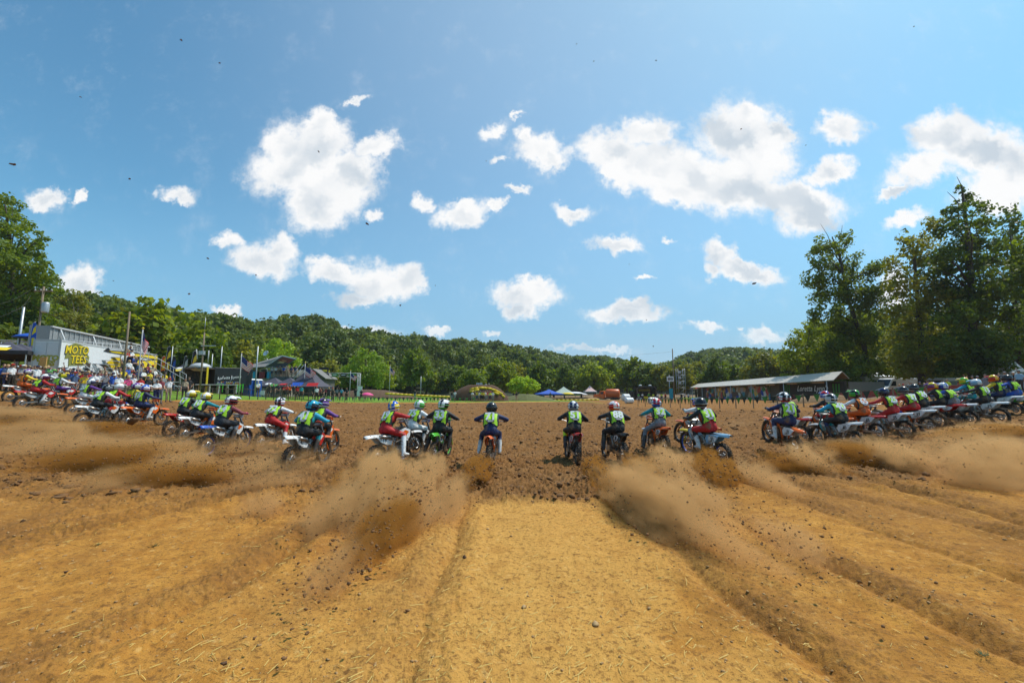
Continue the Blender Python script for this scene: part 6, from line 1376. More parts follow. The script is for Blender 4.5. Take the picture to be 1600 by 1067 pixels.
els = [(0, (.05, .07, .03)), (.14, (.10, .06, .04)), (.28, (.30, .20, .12)), (.40, (.02, .05, .25)), (.50, (.45, .42, .38)), (.60, (.05, .18, .22)), (.68, (.35, .06, .05)), (.76, (.5, .28, .05)), (.84, (.04, .16, .04)), (.92, (.25, .25, .28))]
for i, (p_, c_) in enumerate(els):
    e = cr.color_ramp.elements[i] if i < 2 else cr.color_ramp.elements.new(p_); e.position = p_; e.color = tuple(min(.8, q_ * 1.7) for q_ in c_) + (1,)
t.link(cr.outputs[0], mm.node_tree.nodes['Principled BSDF'].inputs['Base Color']); mm.node_tree.nodes['Principled BSDF'].inputs['Roughness'].default_value = .7
FO = -1.05 if True else 0
wseg(.36, .90, -.68, 'painted_mural', mm, .06, .92, .05); wseg(.0, .30, -.62, 'black_panel', BLK, .04, .96, .05); wseg(.93, 1.0, -.68, 'dark_panel', DRK, .04, .9, .05)
side = -.50 if True else 0
bnr_w = L * .155
def onwall(px0, name):
    pass
qz = hN * .93
k = MB(); [k.tube([(L * t_, 1.05, zF * t_ - .3), (L * t_, 1.05, hN + (hF - hN) * t_ + .05)], .07, 6) for t_ in (.02, .22, .42, .58, .72, .86, .98)]; k.build('post', M_('silver'), bn)
k = MB()
for i in range(8): t_ = .06 + i * .12; k.box((L * t_, .9, hN + (hF - hN) * t_ - .1), (L * .05, .1, .16))
k.build('light_batten', mat('warm wood fascia', (.5, .27, .12), .6), bn)
k = MB(); k.box((-.1, -3.4, hN / 2 - .1), (.15, 4.6, hN)); k.build('end_wall', mat('barn end boards', (.22, .18, .14), .85, var=.3), bn)
# lettering on the black panel (the barn's front looks along local +y)
fsgn = 1
def bword(s, size, xc, zc, m, shear=.35, off=-.55):
    o = link('lettering', text_mesh('lettering', s, size, .004, .01, shear), m, bn); orient(o, (xc, off, zc), (-1, 0, 0), (0, 0, 1)); return o
bword("Loretta Lynn's", hN * .40, L * .135, hN * .66, WHITE)
for t_ in (.03, .255):
    k = MB(); [k.prism([(L * t_ + j * .55 - .14, hN * .88), (L * t_ + j * .55 + .14, hN * .88), (L * t_ + j * .5 + .07, hN * .25), (L * t_ + j * .5 - .07, hN * .30)], .03, axis='y', c=-.53) for j in (-1, 0, 1)]; k.build('claw_mark', mat('dull green print', (.04, .22, .03), .6), bn)
k = MB(); rd = random.Random(5)
for r in range(3):
    x = L * .05
    while x < L * .22: w_ = rd.uniform(.4, .9); k.box((x + w_ / 2, -.54, hN * (.30 - .10 * r)), (w_, .02, hN * .045), rd.randrange(4)); x += w_ + .35
k.build('sponsor_marks', [M_('silver'), M_('red'), M_('blue'), M_('green')], bn)
# --- red barriers
barp = MB(); barp.prism([(-.30, 0), (-.30, .22), (-.12, .45), (-.09, .95), (.09, .95), (.12, .45), (.30, .22), (.30, 0)], 1.9, axis='x'); bme = barp.mesh('barrier'); bme.materials.append(mat('red plastic barrier', (.33, .035, .02), .5, dirt=.3))
capm = MB(); capm.tube([(-.5, 0, .94), (-.5, 0, 1.0)], .07, 8); capm.tube([(.5, 0, .94), (.5, 0, 1.0)], .07, 8); capme = capm.mesh('cap')
pts = [(1322, 44), (1345, 42.5), (1368, 41.2), (1391, 40), (1414, 39), (1438, 38), (1462, 37), (1487, 36), (1512, 35)]
for i in range(len(pts)):
    p = G(*pts[i]); n_ = G(*pts[min(i + 1, len(pts) - 1)]) if i < len(pts) - 1 else p + (p - G(*pts[i - 1])); o = bpy.data.objects.new('road_barrier', bme); COL.objects.link(o); p.z = gz(p.x, p.y); o.location = p; o.rotation_euler.z = math.atan2(n_.y - p.y, n_.x - p.x)
    tag(o, 'red plastic road barrier before the vans, ' + ['first from the left', 'second from the left', 'third from the left', 'fourth from the left', 'fifth in the row', 'fourth from the right', 'third from the right', 'second from the right', 'last on the right'][i], 'barrier', 'red road barriers'); link('cap', capme, DRK, o)
# --- pennant fence
def fence_line(pts, step, h, label, name, pennants=True, rails=0, m=WOOD):
    o = thing(name, label, 'fence', (pts[0][0], pts[0][1], 0), 0); base = Vector(o.location); n = 0; P0 = []
    for (x0, y0), (x1, y1) in zip(pts[:-1], pts[1:]):
        Ls = math.hypot(x1 - x0, y1 - y0); m_ = max(1, int(Ls / step))
        for i in range(m_): P0.append((x0 + (x1 - x0) * i / m_, y0 + (y1 - y0) * i / m_))
    P0.append(pts[-1])
    for i, (x, y) in enumerate(P0[:90]): k = MB(); z = gz(x, y); k.box((x - base.x, y - base.y, z + h / 2), (.06, .06, h + .1)); k.build('post', m, o)
    if pennants:
        k = MB(); g_ = MB()
        for i in range(len(P0) - 1):
            a, b = Vector((*P0[i], gz(*P0[i]) + h * .95)) - base, Vector((*P0[i + 1], gz(*P0[i + 1]) + h * .95)) - base
            k.tube([a, a.lerp(b, .5) - Vector((0, 0, .05)), b], .012, 4)
            for j in range(3):
                c0, c1 = a.lerp(b, j / 3 + .04), a.lerp(b, (j + 1) / 3 - .04); md = c0.lerp(c1, .5) - Vector((0, 0, .55)); t_ = Vector((0, .01, 0)); g_.add([c0, c1, md, c0 + t_, c1 + t_, md + t_], [(0, 1, 2), (5, 4, 3)], (i + j) % 2)
        k.build('string', DRK, o); g_.build('pennant', [mat('pennant black', (.02, .03, .02), .7), mat('pennant green', (.05, .20, .03), .7)], o)
    if rails:
        k = MB()
        for r_ in range(rails):
            for i in range(len(P0) - 1): a, b = Vector((*P0[i], gz(*P0[i]) + h * (r_ + .9) / rails)) - base, Vector((*P0[i + 1], gz(*P0[i + 1]) + h * (r_ + .9) / rails)) - base; k.tube([a, b], .02, 4)
        k.build('rail', m, o)
    return o
fence_line([(15.2, 52), (17.0, 41), (19.6, 35), (23, 31), (27.5, 28.5)], 1.6, .95, 'string fence of black and green pennants before the long barn', 'pennant_fence')
fence_line([(-34, 27), (-29, 29.3), (-26, 31.5), (-25.2, 40), (-22, 48)], .8, .95, 'low picket fence along the grass at the left side', 'picket_fence', False, 2, m=mat('dark fence wood', (.07, .05, .035), .9))
fence_line([(-22, 50), (-19.5, 60), (-14, 66), (-6, 71)], 1.8, .7, 'sparse string fence of small pennants at the far left bend', 'pennant_fence')
# --- spectators
def pose_stand(arm, sit=False, seed=0):
    B = []; z0 = 0.0
    if sit: hip = Vector((0, 0, .50)); 
    else: hip = Vector((0, 0, .93))
    ch = hip + Vector((0, .02 if not sit else -.04, .30)); sh = hip + Vector((0, .0 if not sit else -.06, .50)); nk = sh + Vector((0, -.01, .07)); hd = nk + Vector((0, -.02, .13))
    for s in (-1, 1):
        B += [(hip + Vector((s * .075, 0, 0)), hip + Vector((s * .06, 0, .14)), .115, .10, 2), (hip + Vector((s * .06, 0, .12)), ch + Vector((s * .07, 0, 0)), .10, .11, 0), (ch + Vector((s * .07, 0, 0)), sh + Vector((s * .09, 0, -.02)), .11, .08, 0), (sh + Vector((s * .1, 0, -.02)), sh + Vector((s * .175, 0, -.04)), .07, .06, 1)]
        a0 = sh + Vector((s * .18, 0, -.04))
        if arm == 'down': el, ha = a0 + Vector((s * .05, .02, -.28)), a0 + Vector((s * .07, -.06, -.52))
        elif arm == 'cross': el, ha = a0 + Vector((s * .06, -.02, -.27)), a0 + Vector((-s * .22, -.20, -.22 - .03 * s))
        elif arm == 'phone': el, ha = a0 + Vector((s * .06, -.10, -.24)), a0 + Vector((-s * .10, -.30, -.02))
        elif arm == 'hip': el, ha = a0 + Vector((s * .16, .04, -.24)), a0 + Vector((-s * .02, -.04, -.44))
        elif arm == 'up': el, ha = a0 + Vector((s * .10, -.06, .22 if s > 0 else -.26)), a0 + Vector((s * .02, -.08, .46 if s > 0 else -.48))
        else: el, ha = a0 + Vector((s * .02, -.10, -.26)), a0 + Vector((-s * .06, -.34, -.34))
        B += [(a0, a0.lerp(el, .6), .052, .046, 1), (a0.lerp(el, .6), el, .044, .040, 6), (el, ha, .040, .028, 6), (ha, ha + (ha - el).normalized() * .06, .03, .034, 6)]
        if sit: kn, an = Vector((s * .13, -.42, .50)), Vector((s * .13, -.46, .10))
        else: kn, an = Vector((s * .11, -.02, .50)), Vector((s * .12, .02, .09))
        h0 = hip + Vector((s * .09, 0, -.03)); B += [(h0, kn, .095, .065, 2), (kn, an, .062, .040, 3), (an, an + Vector((s * .02, -.16, -.05)), .045, .036, 4), (an, an + Vector((0, .03, -.04)), .045, .04, 4)]
    B += [(sh, nk, .06, .055, 0), (nk, hd, .052, .06, 6), (hd, hd + Vector((0, -.01, .04)), .082, .084, 6), (hd + Vector((0, -.05, -.05)), hd + Vector((0, -.065, -.06)), .045, .036, 6), (hd + Vector((0, -.085, .0)), hd + Vector((0, -.10, -.02)), .014, .016, 6)]
    hands = [open_hand(b_[1], b_[1] - b_[0], 1) for b_ in B if b_[4] == 6 and abs(b_[2] - .03) < 1e-6]
    mb, co, fs, cen, lab = body(B, hands, vox=.03, ratio=.35)
    hb = MB(); hb.ell(hd + Vector((0, .015, .045)), (.094, .100, .090), 12, 8); cp = MB(); cp.ell(hd + Vector((0, .0, .065)), (.096, .102, .070), 12, 6); cp.box(hd + Vector((0, -.13, .075)), (.12, .10, .012))
    lh = MB(); lh.ell(hd + Vector((0, .02, .04)), (.096, .100, .092), 12, 8); lh.tube([hd + Vector((0, .07, 0)), hd + Vector((0, .09, -.16)), hd + Vector((0, .08, -.26))], [.07, .06, .02], 8)
    return mb.mesh('person'), hb.mesh('hair'), cp.mesh('cap'), lh.mesh('hair')
SP = {k_: pose_stand(*a_) for k_, a_ in dict(down=('down',), cross=('cross',), phone=('phone',), hip=('hip',), up=('up',), front=('front',), sit=('front', True)).items()}
rd = random.Random(31); SH = ['white', 'white', 'white', 'red', 'blue', 'black', 'black', 'grey', 'grey', 'navy', 'navy', 'yellow', 'maroon', 'khaki', 'silver', 'silver', 'denim']; PT = ['black', 'denim', 'khaki', 'navy', 'grey', 'dark']
POSEW = dict(down='arms down', cross='arms crossed', phone='phone raised', hip='hands on hips', up='arm raised', front='hands forward', sit='sitting')
def spectator(p, rz, pose, where, grp, shirt=None, pants=None, s=1.0, capc=None):
    shirt = shirt or rd.choice(SH); pants = pants or rd.choice(PT); short = pose != 'sit' and rd.random() < .6
    o = thing('person', f"person in {shirt} shirt, {pants} {'shorts' if short else 'trousers'}, {POSEW[pose]} {where}", 'person', p, rz, grp); o.scale = (s, s, s * rd.uniform(.95, 1.04))
    me, hr, cp, lh = SP[pose]; b = link('body', me, [BLK] * 7, o); sk = mat('skin ' + ('a' if (q_ := rd.random()) < .6 else 'b'), C['skin'] if q_ < .6 else C['tan'], .55)
    setm(b, cm(shirt), cm(shirt), cm(pants), sk if short else cm(pants), cm('dark'), sk, sk); r_ = rd.random()
    if capc or r_ < .42: h = link('cap', cp, [BLK], o); setm(h, cm(capc or rd.choice(['black', 'white', 'navy', 'red', 'grey']), .7, 'cap')); 
    if True: h = link('hair', lh if r_ > .75 else hr, [BLK], o); setm(h, cm(rd.choice(['brown', 'dark', 'brown', 'blond']), .6, 'hair'))
    return o
FACE = lambda p: math.atan2(p.x, -(p.y - 12)) * -1 if False else math.atan2(-(12 - p.y), -(0 - p.x)) - math.pi / 2
def face_rz(p, tgt=(0, 14)):               # figures look along their own -y
    dx, dy = tgt[0] - p.x, tgt[1] - p.y; return math.atan2(dy, dx) + math.pi / 2
STD = ['down', 'cross', 'phone', 'hip', 'front', 'up', 'down', 'cross']
for i in range(34):
    px = 3 + i * 3.9 + rd.uniform(-1.5, 1.5); p = G(px, rd.uniform(27.5, 29.5)); spectator(p, face_rz(p) + rd.uniform(-.4, .4), rd.choice(STD), 'at the far left fence', 'crowd at the far left fence')
for i in range(16):
    px = 100 + i * 5 + rd.uniform(-2, 2); p = G(px, rd.uniform(29, 31)); spectator(p, face_rz(p), rd.choice(STD), 'below the big trailer', 'crowd before the white trailer')
for (px, d, sh, pt, ps) in ((183, 28.5, 'white', 'grey', 'cross'), (173, 29.5, 'blue', 'denim', 'down'), (197, 29, 'pink', 'khaki', 'phone'), (205, 29.5, 'white', 'denim', 'hip'), (216, 29, 'red', 'black', 'down'), (228, 30, 'black', 'black', 'down'), (243, 28.5, 'white', 'navy', 'cross'), (248, 29.2, 'maroon', 'grey', 'front'), (262, 31, 'white', 'khaki', 'up'), (287, 34, 'brown', 'brown', 'down') , (293, 35, 'black', 'black', 'hip'), (161, 29, 'grey', 'navy', 'phone')):
    p = G(px, d); spectator(p, face_rz(p), ps, 'before the bleachers', 'crowd in front of the bleachers', sh if sh != 'brown' else 'khaki', pt if pt != 'brown' else 'dark')
c0, yw, Lb = BLM; ca, sa = math.cos(yw), math.sin(yw)
for r in range(ROWS):
    n_ = [9, 8, 6, 5, 3, 3, 2, 1][r]
    for j in range(n_):
        x = .4 + r * .75 + (Lb - 1.8 - r * .95) * ((j + rd.uniform(.1, .9)) / n_); y = r * run + .0; stand = rd.random() < (.3 if r < 6 else .5)
        if stand: lp = Vector((x, y + .25, .14 + r * rise))
        else: lp = Vector((x, y + .02, .45 + r * rise + .02 - .44))
        p = c0 + Vector((lp.x * ca - lp.y * sa, lp.x * sa + lp.y * ca, lp.z)); spectator(p, yw + rd.uniform(-.2, .2), rd.choice(STD) if stand else 'sit', 'on the bleachers', 'spectators on the bleachers')
for i in range(13):
    px = 423 + i * 3.0; p = P(px, 588, 65.6); b_ = G(415, 70); p.z = b_.z + dz + .1; p.y = 65.9 + (i % 2) * .9; spectator(p, face_rz(p), rd.choice(STD), 'on the house deck', 'people on the deck', s=.95)
for (px, d, sh) in ((402, 50, 'white'), (419, 52, 'black'), (426, 52, 'black'), (434, 53, 'black'), (443, 54, 'red'), (447, 52.5, 'red'), (452, 53, 'orange'), (459, 53, 'black'), (464, 52, 'red'), (470, 53, 'teal'), (490, 54, 'black'), (494, 53, 'white'), (499, 53.5, 'maroon'), (503, 54, 'black'), (513, 56, 'black'), (519, 56.5, 'black'), (526, 60, 'grey'), (533, 60, 'cyan'), (541, 60.5, 'black'), (555, 61, 'black'), (564, 61.5, 'black'), (509, 58, 'pink')):
    p = G(px, d); spectator(p, face_rz(p), rd.choice(STD), 'by the black tents' if px < 506 else 'at the far left bend', 'people by the black tents' if px < 506 else 'people at the far left bend', sh if sh in C else 'grey', 'black')
for (px, sh) in ((738, 'white'), (741, 'black'), (743, 'yellow'), (745.5, 'yellow'), (748, 'white'), (750.5, 'green'), (753, 'yellow'), (755.5, 'yellow'), (758, 'white'), (761, 'red'), (766, 'neon'), (770, 'white')):
    p = G(px, 71.5 + rd.uniform(0, 1.6)); spectator(p, face_rz(p), rd.choice(STD), 'before the dirt jump', 'people before the dirt jump', sh)
for (px, sh, d) in ((706, 'black', 71), (710.5, 'white', 71), (807, 'black', 72), (648, 'black', 78), (860, 'dark', 90)):
    p = G(px, d); spectator(p, face_rz(p), 'hip', 'alone at the grass edge', 'people at the edge of the grass', sh)
p = P(759, 605, 78); p.z -= .9; spectator(p, face_rz(p), 'down', 'on top of the dirt jump', None, 'white', 'green' if False else 'dark'); p = P(764, 606, 78); p.z -= .9; spectator(p, face_rz(p), 'hip', 'on top of the dirt jump', None, 'maroon')
for (px, d, sh) in ((1408, 43, 'maroon'), (1414, 43, 'red'), (1420, 42.5, 'black'), (1427, 42, 'green'), (1434, 42, 'maroon'), (1440, 41, 'black'), (1447, 41, 'navy'), (1453, 40, 'red'), (1483, 38, 'neon'), (1506, 37, 'red'), (1523, 36, 'black'), (1531, 36, 'white'), (1543, 35, 'grey'), (1565, 34, 'black'), (1574, 33, 'white'), (1588, 32, 'black'), (1596, 31, 'lightblue')):
    p = G(px, d); spectator(p, face_rz(p), rd.choice(STD), 'behind the red barriers' if px < 1520 else 'near the right edge', 'people behind the red barriers' if px < 1520 else 'people near the right edge', sh)
for (px, sh) in ((998, 'green'), (1004, 'white'), (1014, 'green'), (1021, 'neon'), (1034, 'neon'), (1040, 'red'), (1070, 'white'), (1076, 'white'), (1028, 'white')):
    p = G(px, 103); spectator(p, face_rz(p), rd.choice(STD), 'by the black stage truck', 'people by the stage truck', sh)
# ------------------------------------------------------------------ dust, flying dirt, air
def dust_mat(name, dens, col, sc, lo, hi, an=.25):
    m = bpy.data.materials.new(name); m.use_nodes = True; t = NT(m.node_tree); m.node_tree.nodes.clear()
    tc = t.n('ShaderNodeTexCoord').outputs['Object']; ps = t.n('ShaderNodeNewGeometry').outputs['Position']
    r = t.n('ShaderNodeVectorMath', operation='LENGTH', ins={0: tc}).outputs['Value']
    off = t.n('ShaderNodeObjectInfo').outputs['Location']; ps = t.n('ShaderNodeVectorMath', operation='ADD', ins={0: tc, 1: off}).outputs[0]
    nz = t.n('ShaderNodeTexNoise', ins={'Vector': ps, 'Scale': sc, 'Detail': 3.0, 'Roughness': .62}).outputs[0]
    f = t.ramp(r, 1.0, .0, smooth=False); n2 = t.n('ShaderNodeTexNoise', ins={'Vector': ps, 'Scale': sc * .45, 'Detail': 2.0}).outputs[0]
    f = t.math('ADD', f, t.math('ADD', t.math('MULTIPLY', t.math('SUBTRACT', nz, .5), 1.9), t.math('MULTIPLY', t.math('SUBTRACT', n2, .5), 1.5)))
    f = t.math('MULTIPLY', t.ramp(f, lo, hi), t.ramp(r, 1.0, .45))
    oc = t.n('ShaderNodeObjectInfo').outputs['Alpha']
    d = t.math('MULTIPLY', f, t.math('MULTIPLY', oc, dens))
    v = t.n('ShaderNodeVolumePrincipled', ins={'Color': col + (1,), 'Density': d, 'Anisotropy': an})
    t.n('ShaderNodeOutputMaterial', ins={'Volume': v.outputs[0]})
    m.cycles.volume_step_rate = 1.0
    return m
DUST = dust_mat('dust', 11.5, (.88, .53, .23), 2.9, .19, 1.05, .1)
DUSTD = dust_mat('dark flying soil', 20.0, (.58, .27, .06), 3.8, .20, .9, .1)
bm = bmesh.new(); bmesh.ops.create_icosphere(bm, subdivisions=3, radius=1.0); DM = bpy.data.meshes.new('dust_cloud'); bm.to_mesh(DM); bm.free()
DM.materials.append(DUST)
bitP, bitS = [], []
PL = [ ((150, 700, 13.4), (40, 712, 12.6), .42, .62, 0, 'puffed up dust cloud on the left under the pack'), ((340, 735, 10.6), (230, 748, 10.0), .34, .62, 0, 'puffed up dust cloud behind the long haired rider'), ((1500, 745, 10.2), (1620, 765, 9.4), .50, .62, 0, 'pale puffed up dust cloud near the right edge'), ((1360, 718, 11.6), (1430, 735, 10.6), .44, .8, 0, 'tall tan puff behind the cyan jersey rider'),
 ((470, 702, 13.6), (150, 715, 12.8), .30, .26, 0, 'broad dust bank behind the left bikes'), ((240, 684, 16.0), (-80, 684, 15.6), .30, .5, 1, 'dark brown dust bank under the left pack'), ((140, 664, 18.6), (-80, 658, 18.6), .30, .5, 0, 'dust rising round the leftmost wheels'), ((300, 735, 11), (0, 760, 10), .34, .4, 1, 'dark streaked dust low on the left'),
 ((1250, 706, 13.4), (1480, 705, 12.8), .28, .30, 0, 'broad dust bank behind the right bikes'), ((1440, 680, 15.2), (1680, 668, 15.2), .30, .6, 0, 'dust rising round the far right wheels'), ((1420, 724, 11.2), (1680, 718, 10.8), .34, .30, 0, 'wide tan dust bank on the right'), ((640, 750, 9.6), (570, 830, 7.0), .2, .9, 1, 'dark core of the large left dust trail'), ((940, 740, 10.2), (1000, 810, 7.6), .18, 1.0, 1, 'dark core of the long right dust trail'),
 ((1080, 850, 6.4), (1250, 960, 4.6), .24, .14, 0, 'faint dust sheet running to the lower right'), ((560, 880, 5.8), (470, 1010, 4.2), .22, .16, 0, 'faint dust sheet running to the lower left'), ((520, 720, 11.5), (330, 735, 10.6), .34, .30, 0, 'low dust haze between the left bikes and the start pad'), ((380, 745, 9.6), (120, 765, 9.0), .30, .40, 1, 'dark low dust streak across the left ruts'), ((200, 712, 12.6), (-60, 730, 11.6), .36, .32, 0, 'second wide dust bank on the left'), ((560, 790, 7.6), (470, 870, 6.0), .36, .26, 0, 'thin dust left of the large trail'), ((1150, 740, 10.6), (1240, 790, 8.4), .30, .24, 0, 'thin dust over the right packed ground'), ((1560, 740, 10.5), (1680, 745, 10), .42, .4, 0, 'thick dust at the right edge'), ((1290, 720, 12), (1400, 735, 10.8), .34, .5, 1, 'brown dust between the two right bike groups'), ((1180, 830, 6.6), (1290, 910, 5.0), .26, .14, 0, 'faint dust veil over the lower right ruts'),
  # end a (px, py, d), end b, radius, density, dark, words
 ((604, 735, 10.6), (556, 885, 5.8), .44, .70, 0, 'dust trail flung back from the red kitted rider'), ((620, 770, 8.8), (590, 850, 6.6), .42, .60, 0, 'rolling dust behind the red kitted rider'), ((590, 725, 11), (566, 760, 9.6), .26, .8, 1, 'dark spray at the rear wheel of the red kitted rider'),
 ((668, 728, 11.2), (640, 822, 7.4), .34, .62, 0, 'dust trail behind the green bike'), ((640, 800, 7.2), (545, 925, 5.0), .26, .45, 1, 'dark streak of flying soil left of the packed pad'),
 ((757, 722, 10.8), (733, 752, 9.2), .19, 2.2, 1, 'dark spray behind the black helmeted rider left of centre'), ((730, 752, 9.0), (650, 838, 6.4), .28, .35, 0, 'thin dust left of the packed pad'),
 ((922, 722, 11.4), (965, 790, 8.0), .22, 1.4, 1, 'dark spray behind the red bike right of centre'), ((960, 765, 9.0), (1100, 872, 5.8), .46, .72, 0, 'long dust trail right of the packed pad'), ((985, 722, 11.4), (1024, 762, 9.4), .28, .55, 1, 'brown spray behind the white red helmeted rider'),
 ((1036, 712, 12.4), (1072, 765, 9.4), .36, .4, 0, 'dust behind the grey teal rider'), ((1105, 712, 12.2), (1092, 752, 9.8), .28, .6, 1, 'brown spray behind the white kitted rider'), ((1132, 738, 11), (1136, 770, 9.2), .26, .7, 1, 'brown spray behind the light blue bike'), ((1040, 790, 8), (1120, 850, 6.2), .4, .3, 0, 'thin dust over the right rut'),
 ((1242, 712, 12.0), (1300, 742, 10), .36, .4, 0, 'dust behind the red white navy rider'), ((1340, 712, 12.0), (1430, 742, 10.4), .34, .42, 0, 'dust behind the cyan jersey rider'), ((1372, 722, 12), (1450, 748, 9.8), .40, .6, 0, 'bright billow of dust on the right'),
 ((1490, 758, 9.6), (1640, 790, 8.2), .55, .34, 0, 'pale billow of dust at the right edge'), ((1400, 700, 13), (1620, 696, 12.2), .32, .3, 0, 'dust line along the right riders'), ((1450, 684, 14.6), (1640, 676, 14.2), .26, .5, 1, 'brown dust line under the far right bikes'), ((1180, 722, 11.5), (1330, 745, 10.2), .24, .5, 1, 'low brown dust streak right of the light blue bike'),
 ((448, 728, 10.4), (340, 748, 9.4), .26, .4, 0, 'dust behind the teal jersey rider'), ((318, 708, 12.4), (205, 738, 11), .36, .42, 0, 'dust behind the long haired rider'), ((262, 706, 13), (60, 738, 11.6), .36, .36, 0, 'wide dust trail on the left'), ((150, 694, 14.6), (-40, 702, 13.2), .40, .36, 0, 'rolling dust at the left edge'),
 ((215, 684, 15.6), (60, 688, 15.2), .28, .6, 1, 'brown dust under the left riders'), ((70, 668, 17.8), (-60, 664, 17.6), .34, .5, 0, 'dust under the leftmost riders'), ((500, 738, 9.8), (340, 762, 8.4), .20, .3, 0, 'thin low dust left of centre'), ((552, 742, 9.8), (522, 792, 7.8), .22, .45, 1, 'small brown puff left of the red kitted rider'), ((430, 782, 7.8), (385, 815, 6.9), .24, .22, 0, 'thin puff over the left ruts'), ((250, 760, 9), (60, 790, 8.2), .26, .35, 0, 'low dust streak on the left')]
random.seed(9); nrs = np.random.RandomState(2)
for (a, b, r, dn, dark, lab) in PL:
    A, B = P(*a), P(*b); c = (A + B) / 2; ax_ = B - A; o = bpy.data.objects.new('dust_cloud', DM); COL.objects.link(o)
    zmin = gz(c.x, c.y) + r * .35
    if c.z < zmin: c.z = zmin
    o.location = c; o.rotation_mode = 'QUATERNION'; o.rotation_quaternion = ax_.to_track_quat('X', 'Z'); r *= 1.9; o.scale = (ax_.length * .70 + r * .3, r * 1.15, r); o.color = (1, 1, 1, dn); kind(o, 'stuff', lab)
    if dark: o.material_slots[0].link = 'OBJECT'; o.material_slots[0].material = DUSTD
    n = int((2200 if dark else 900) * max(.6, ax_.length / 2)); q = nrs.normal(size=(n, 3)) * .42; q[:, 0] *= 1.5
    Mx = o.rotation_quaternion.to_matrix(); loc = (q * np.array(o.scale)) @ np.array(Mx).T + np.array(c); bitP.append(loc); bitS.append((.0028 + .013 * nrs.rand(n) ** 6 * (1.6 if dark else 1.0)))
bp_ = np.concatenate(bitP); bs_ = np.concatenate(bitS); k_ = bp_[:, 2] > H0(bp_[:, 0], bp_[:, 1]) + .02; bp_, bs_ = bp_[k_], bs_[k_]
V, Fc = rocks(bp_, bs_, 12, .9); kind(link('flying_dirt', merge_mesh('flying_dirt', V, Fc), SOIL), 'stuff', 'fine soil crumbs flung up by the rear wheels')
# single clods in the air
CL = [(208, 657, 3.2, .048, 'large dark clod in the air before the left riders'), (350, 1036, 2.6, .022, 'dark clod flying low near the bottom left'), (726, 870, 3.0, .018, 'small dark clod flying over the packed pad'), (283, 63, 7, .026, 'clod high in the sky at the upper left'), (343, 99, 7, .018, 'small clod below the upper left clod'),
 (126, 152, 7, .02, 'clod in the blue sky left of the big cloud'), (20, 257, 6, .032, 'clod in the sky at the left edge'), (203, 280, 7, .022, 'clod above the small left cloud'), (574, 350, 6, .028, 'clod right of the big left cloud'), (498, 237, 7, .022, 'clod in front of the big left cloud'), (1178, 443, 6, .026, 'clod beside the small cloud above the right hill'),
 (1428, 42, 7, .018, 'clod near the top right corner'), (1025, 95, 8, .014, 'tiny clod high right of centre'), (928, 96, 8, .013, 'tiny clod high above the big right cloud'), (901, 69, 8, .013, 'tiny clod near the top centre'), (1158, 202, 7, .016, 'clod in front of the big right cloud'), (325, 404, 7, .018, 'clod left of the low left cloud'), (400, 430, 7, .020, 'clod under the low left cloud'),
 (625, 477, 7, .018, 'clod above the middle wood'), (295, 459, 7, .022, 'clod above the left wood'), (545, 507, 8, .018, 'clod just above the wood line'), (177, 439, 8, .013, 'tiny clod above the left wood'), (240, 469, 8, .015, 'small clod above the left wood line'), (1161, 815, 6, .022, 'clod flying over the right ruts'), (1190, 850, 5.5, .026, 'larger clod flying over the right ruts'), (1290, 890, 6, .018, 'clod low over the far right rut'),
 (36, 814, 5.5, .028, 'clod low over the left edge ruts'), (104, 893, 5, .026, 'clod low over the lower left rut'), (460, 870, 5, .024, 'clod left of the packed pad'), (1250, 795, 7, .016, 'small clod over the right dust'), (1138, 818, 6, .014, 'small clod left of the larger right clods'), (1176, 692, 8, .012, 'tiny clod beside the light blue bike'), (680, 446, 8, .012, 'tiny clod left of the middle cloud'), (760, 252, 8, .011, 'tiny clod beside the thin middle cloud'), (1259, 227, 8, .012, 'tiny clod right of the big right cloud'), (983, 413, 8, .010, 'tiny clod under the small middle right cloud'), (1010, 500, 8, .016, 'clod in front of the low right cloud'), (1021, 541, 8, .014, 'clod just above the right wood line')]
for i, (px, py, d, s, lab) in enumerate(CL):
    V, Fc = rocks(np.zeros((1, 3)), np.array([s * .72]), 100 + i, .85)
    if s > .02:
        bm = bmesh.new(); mtmp = merge_mesh('t', V, Fc); bm.from_mesh(mtmp); bmesh.ops.subdivide_edges(bm, edges=bm.edges[:], cuts=2, use_grid_fill=True); rr = random.Random(i)
        for v_ in bm.verts: v_.co *= rr.uniform(.86, 1.14)
        me_ = bpy.data.meshes.new('dirt_clod'); bm.to_mesh(me_); bm.free()
    else: me_ = merge_mesh('dirt_clod', V, Fc)
    tag(link('dirt_clod', me_, mat('dark clod', (.09, .045, .02), .95, var=.6, scale=40, bump=.4), None, P(px, py, d)), lab, 'clod', 'clods flung through the air')
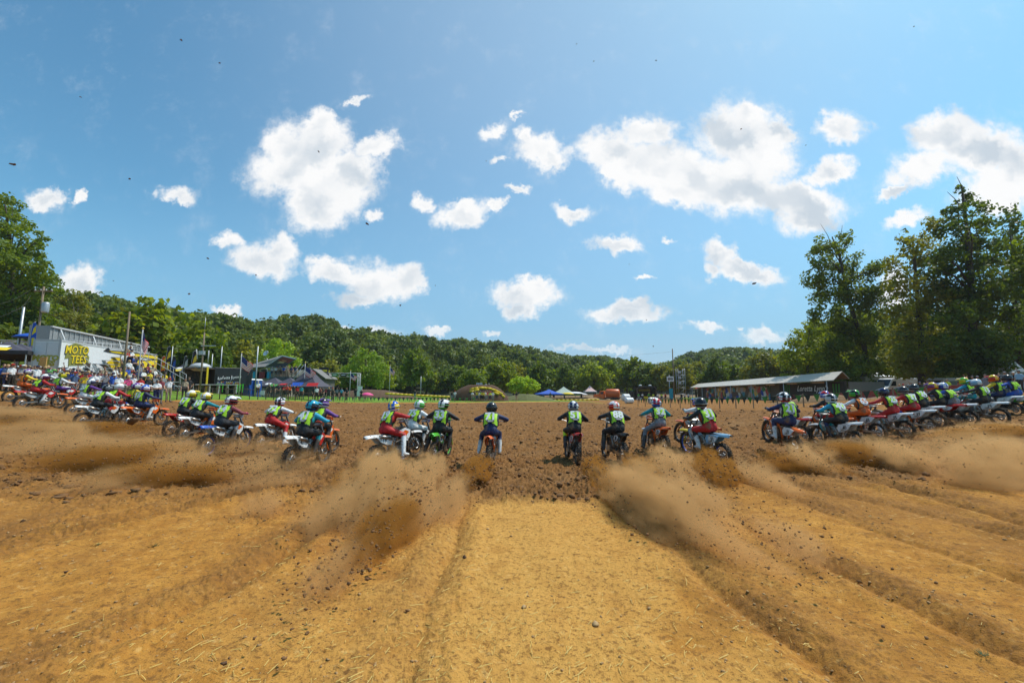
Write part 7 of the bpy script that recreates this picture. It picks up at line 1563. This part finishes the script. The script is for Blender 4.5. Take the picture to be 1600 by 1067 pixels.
# pebbles and tufts on the packed ground
for (px, py, s, c_, lab) in ((930, 951, .03, 'silver', 'grey stone lying on the packed pad right of centre'), (818, 927, .022, 'khaki', 'pinkish stone lying on the packed pad')):
    d = (CH) * F / (py - 608.0); p = G(px, d); V, Fc = rocks(np.zeros((1, 3)), np.array([s]), 5, .5); tag(link('stone', merge_mesh('stone', V, Fc), mat('stone ' + c_, (.42, .27, .12), .8, var=.3, scale=30), None, p + Vector((0, 0, .012))), lab, 'stone')
for (px, py, lab) in ((150, 846, 'small green weed tuft between the left ruts'), (240, 845, 'tiny weed tuft right of the first left tuft'), (1540, 1005, 'small weed tuft beside the lower right rut')):
    d = CH * F / (py - 608.0); p = G(px, d); p.z = float(surf(p.x, p.y)[0]); k = MB(); rr = random.Random(px)
    for i in range(40):
        a = rr.uniform(0, 6.28); r0_ = rr.uniform(0, .05); l = rr.uniform(.02, .05); x, y = math.cos(a) * r0_, math.sin(a) * r0_; dx, dy = math.cos(a + .5) * l, math.sin(a + .5) * l
        k.add([(x - .003, y, 0), (x + .003, y, 0), (x + dx, y + dy, l * .7)], [(0, 1, 2)])
    tag(k.build('weed_tuft', mat('weed green', (.07, .09, .025), .8), None, p), lab, 'weed')
# ---- air
k = MB(); k.box((150, 350, 47), (2300, 860, 102)); hz = k.build('haze', None); hz.data.materials.clear()
hm_ = bpy.data.materials.new('haze'); hm_.use_nodes = True; t = NT(hm_.node_tree); hm_.node_tree.nodes.clear()
vp = t.n('ShaderNodeVolumePrincipled', ins={'Color': (.80, .90, 1.0, 1), 'Density': .00016, 'Anisotropy': .35}); t.n('ShaderNodeOutputMaterial', ins={'Volume': vp.outputs[0]})
hz.data.materials.append(hm_); kind(hz, 'stuff', 'thin summer haze over the valley')
# ---- labels: tell repeats apart by their place where their look does not
def finish_labels():
    bpy.context.view_layer.update(); by = {}
    for o in scene.objects:
        if o.parent is None and 'category' in o.keys(): by.setdefault(o['label'], []).append(o)
    ORD = ['first', 'second', 'third', 'fourth', 'fifth', 'sixth', 'seventh', 'eighth', 'ninth', 'tenth', 'eleventh', 'twelfth', 'thirteenth', 'fourteenth', 'fifteenth', 'sixteenth', 'seventeenth', 'eighteenth', 'nineteenth', 'twentieth']
    for l, os_ in by.items():
        if len(os_) < 2 or len(os_) > 20: continue
        os_.sort(key=lambda o: proj(o.matrix_world.translation)[0]); n = len(os_)
        for i, o in enumerate(os_):
            w = 'leftmost' if i == 0 else 'rightmost' if i == n - 1 else ORD[i] + ' from left'
            o['label'] = ' '.join((w + ' ' + l).split()[:16])
finish_labels()
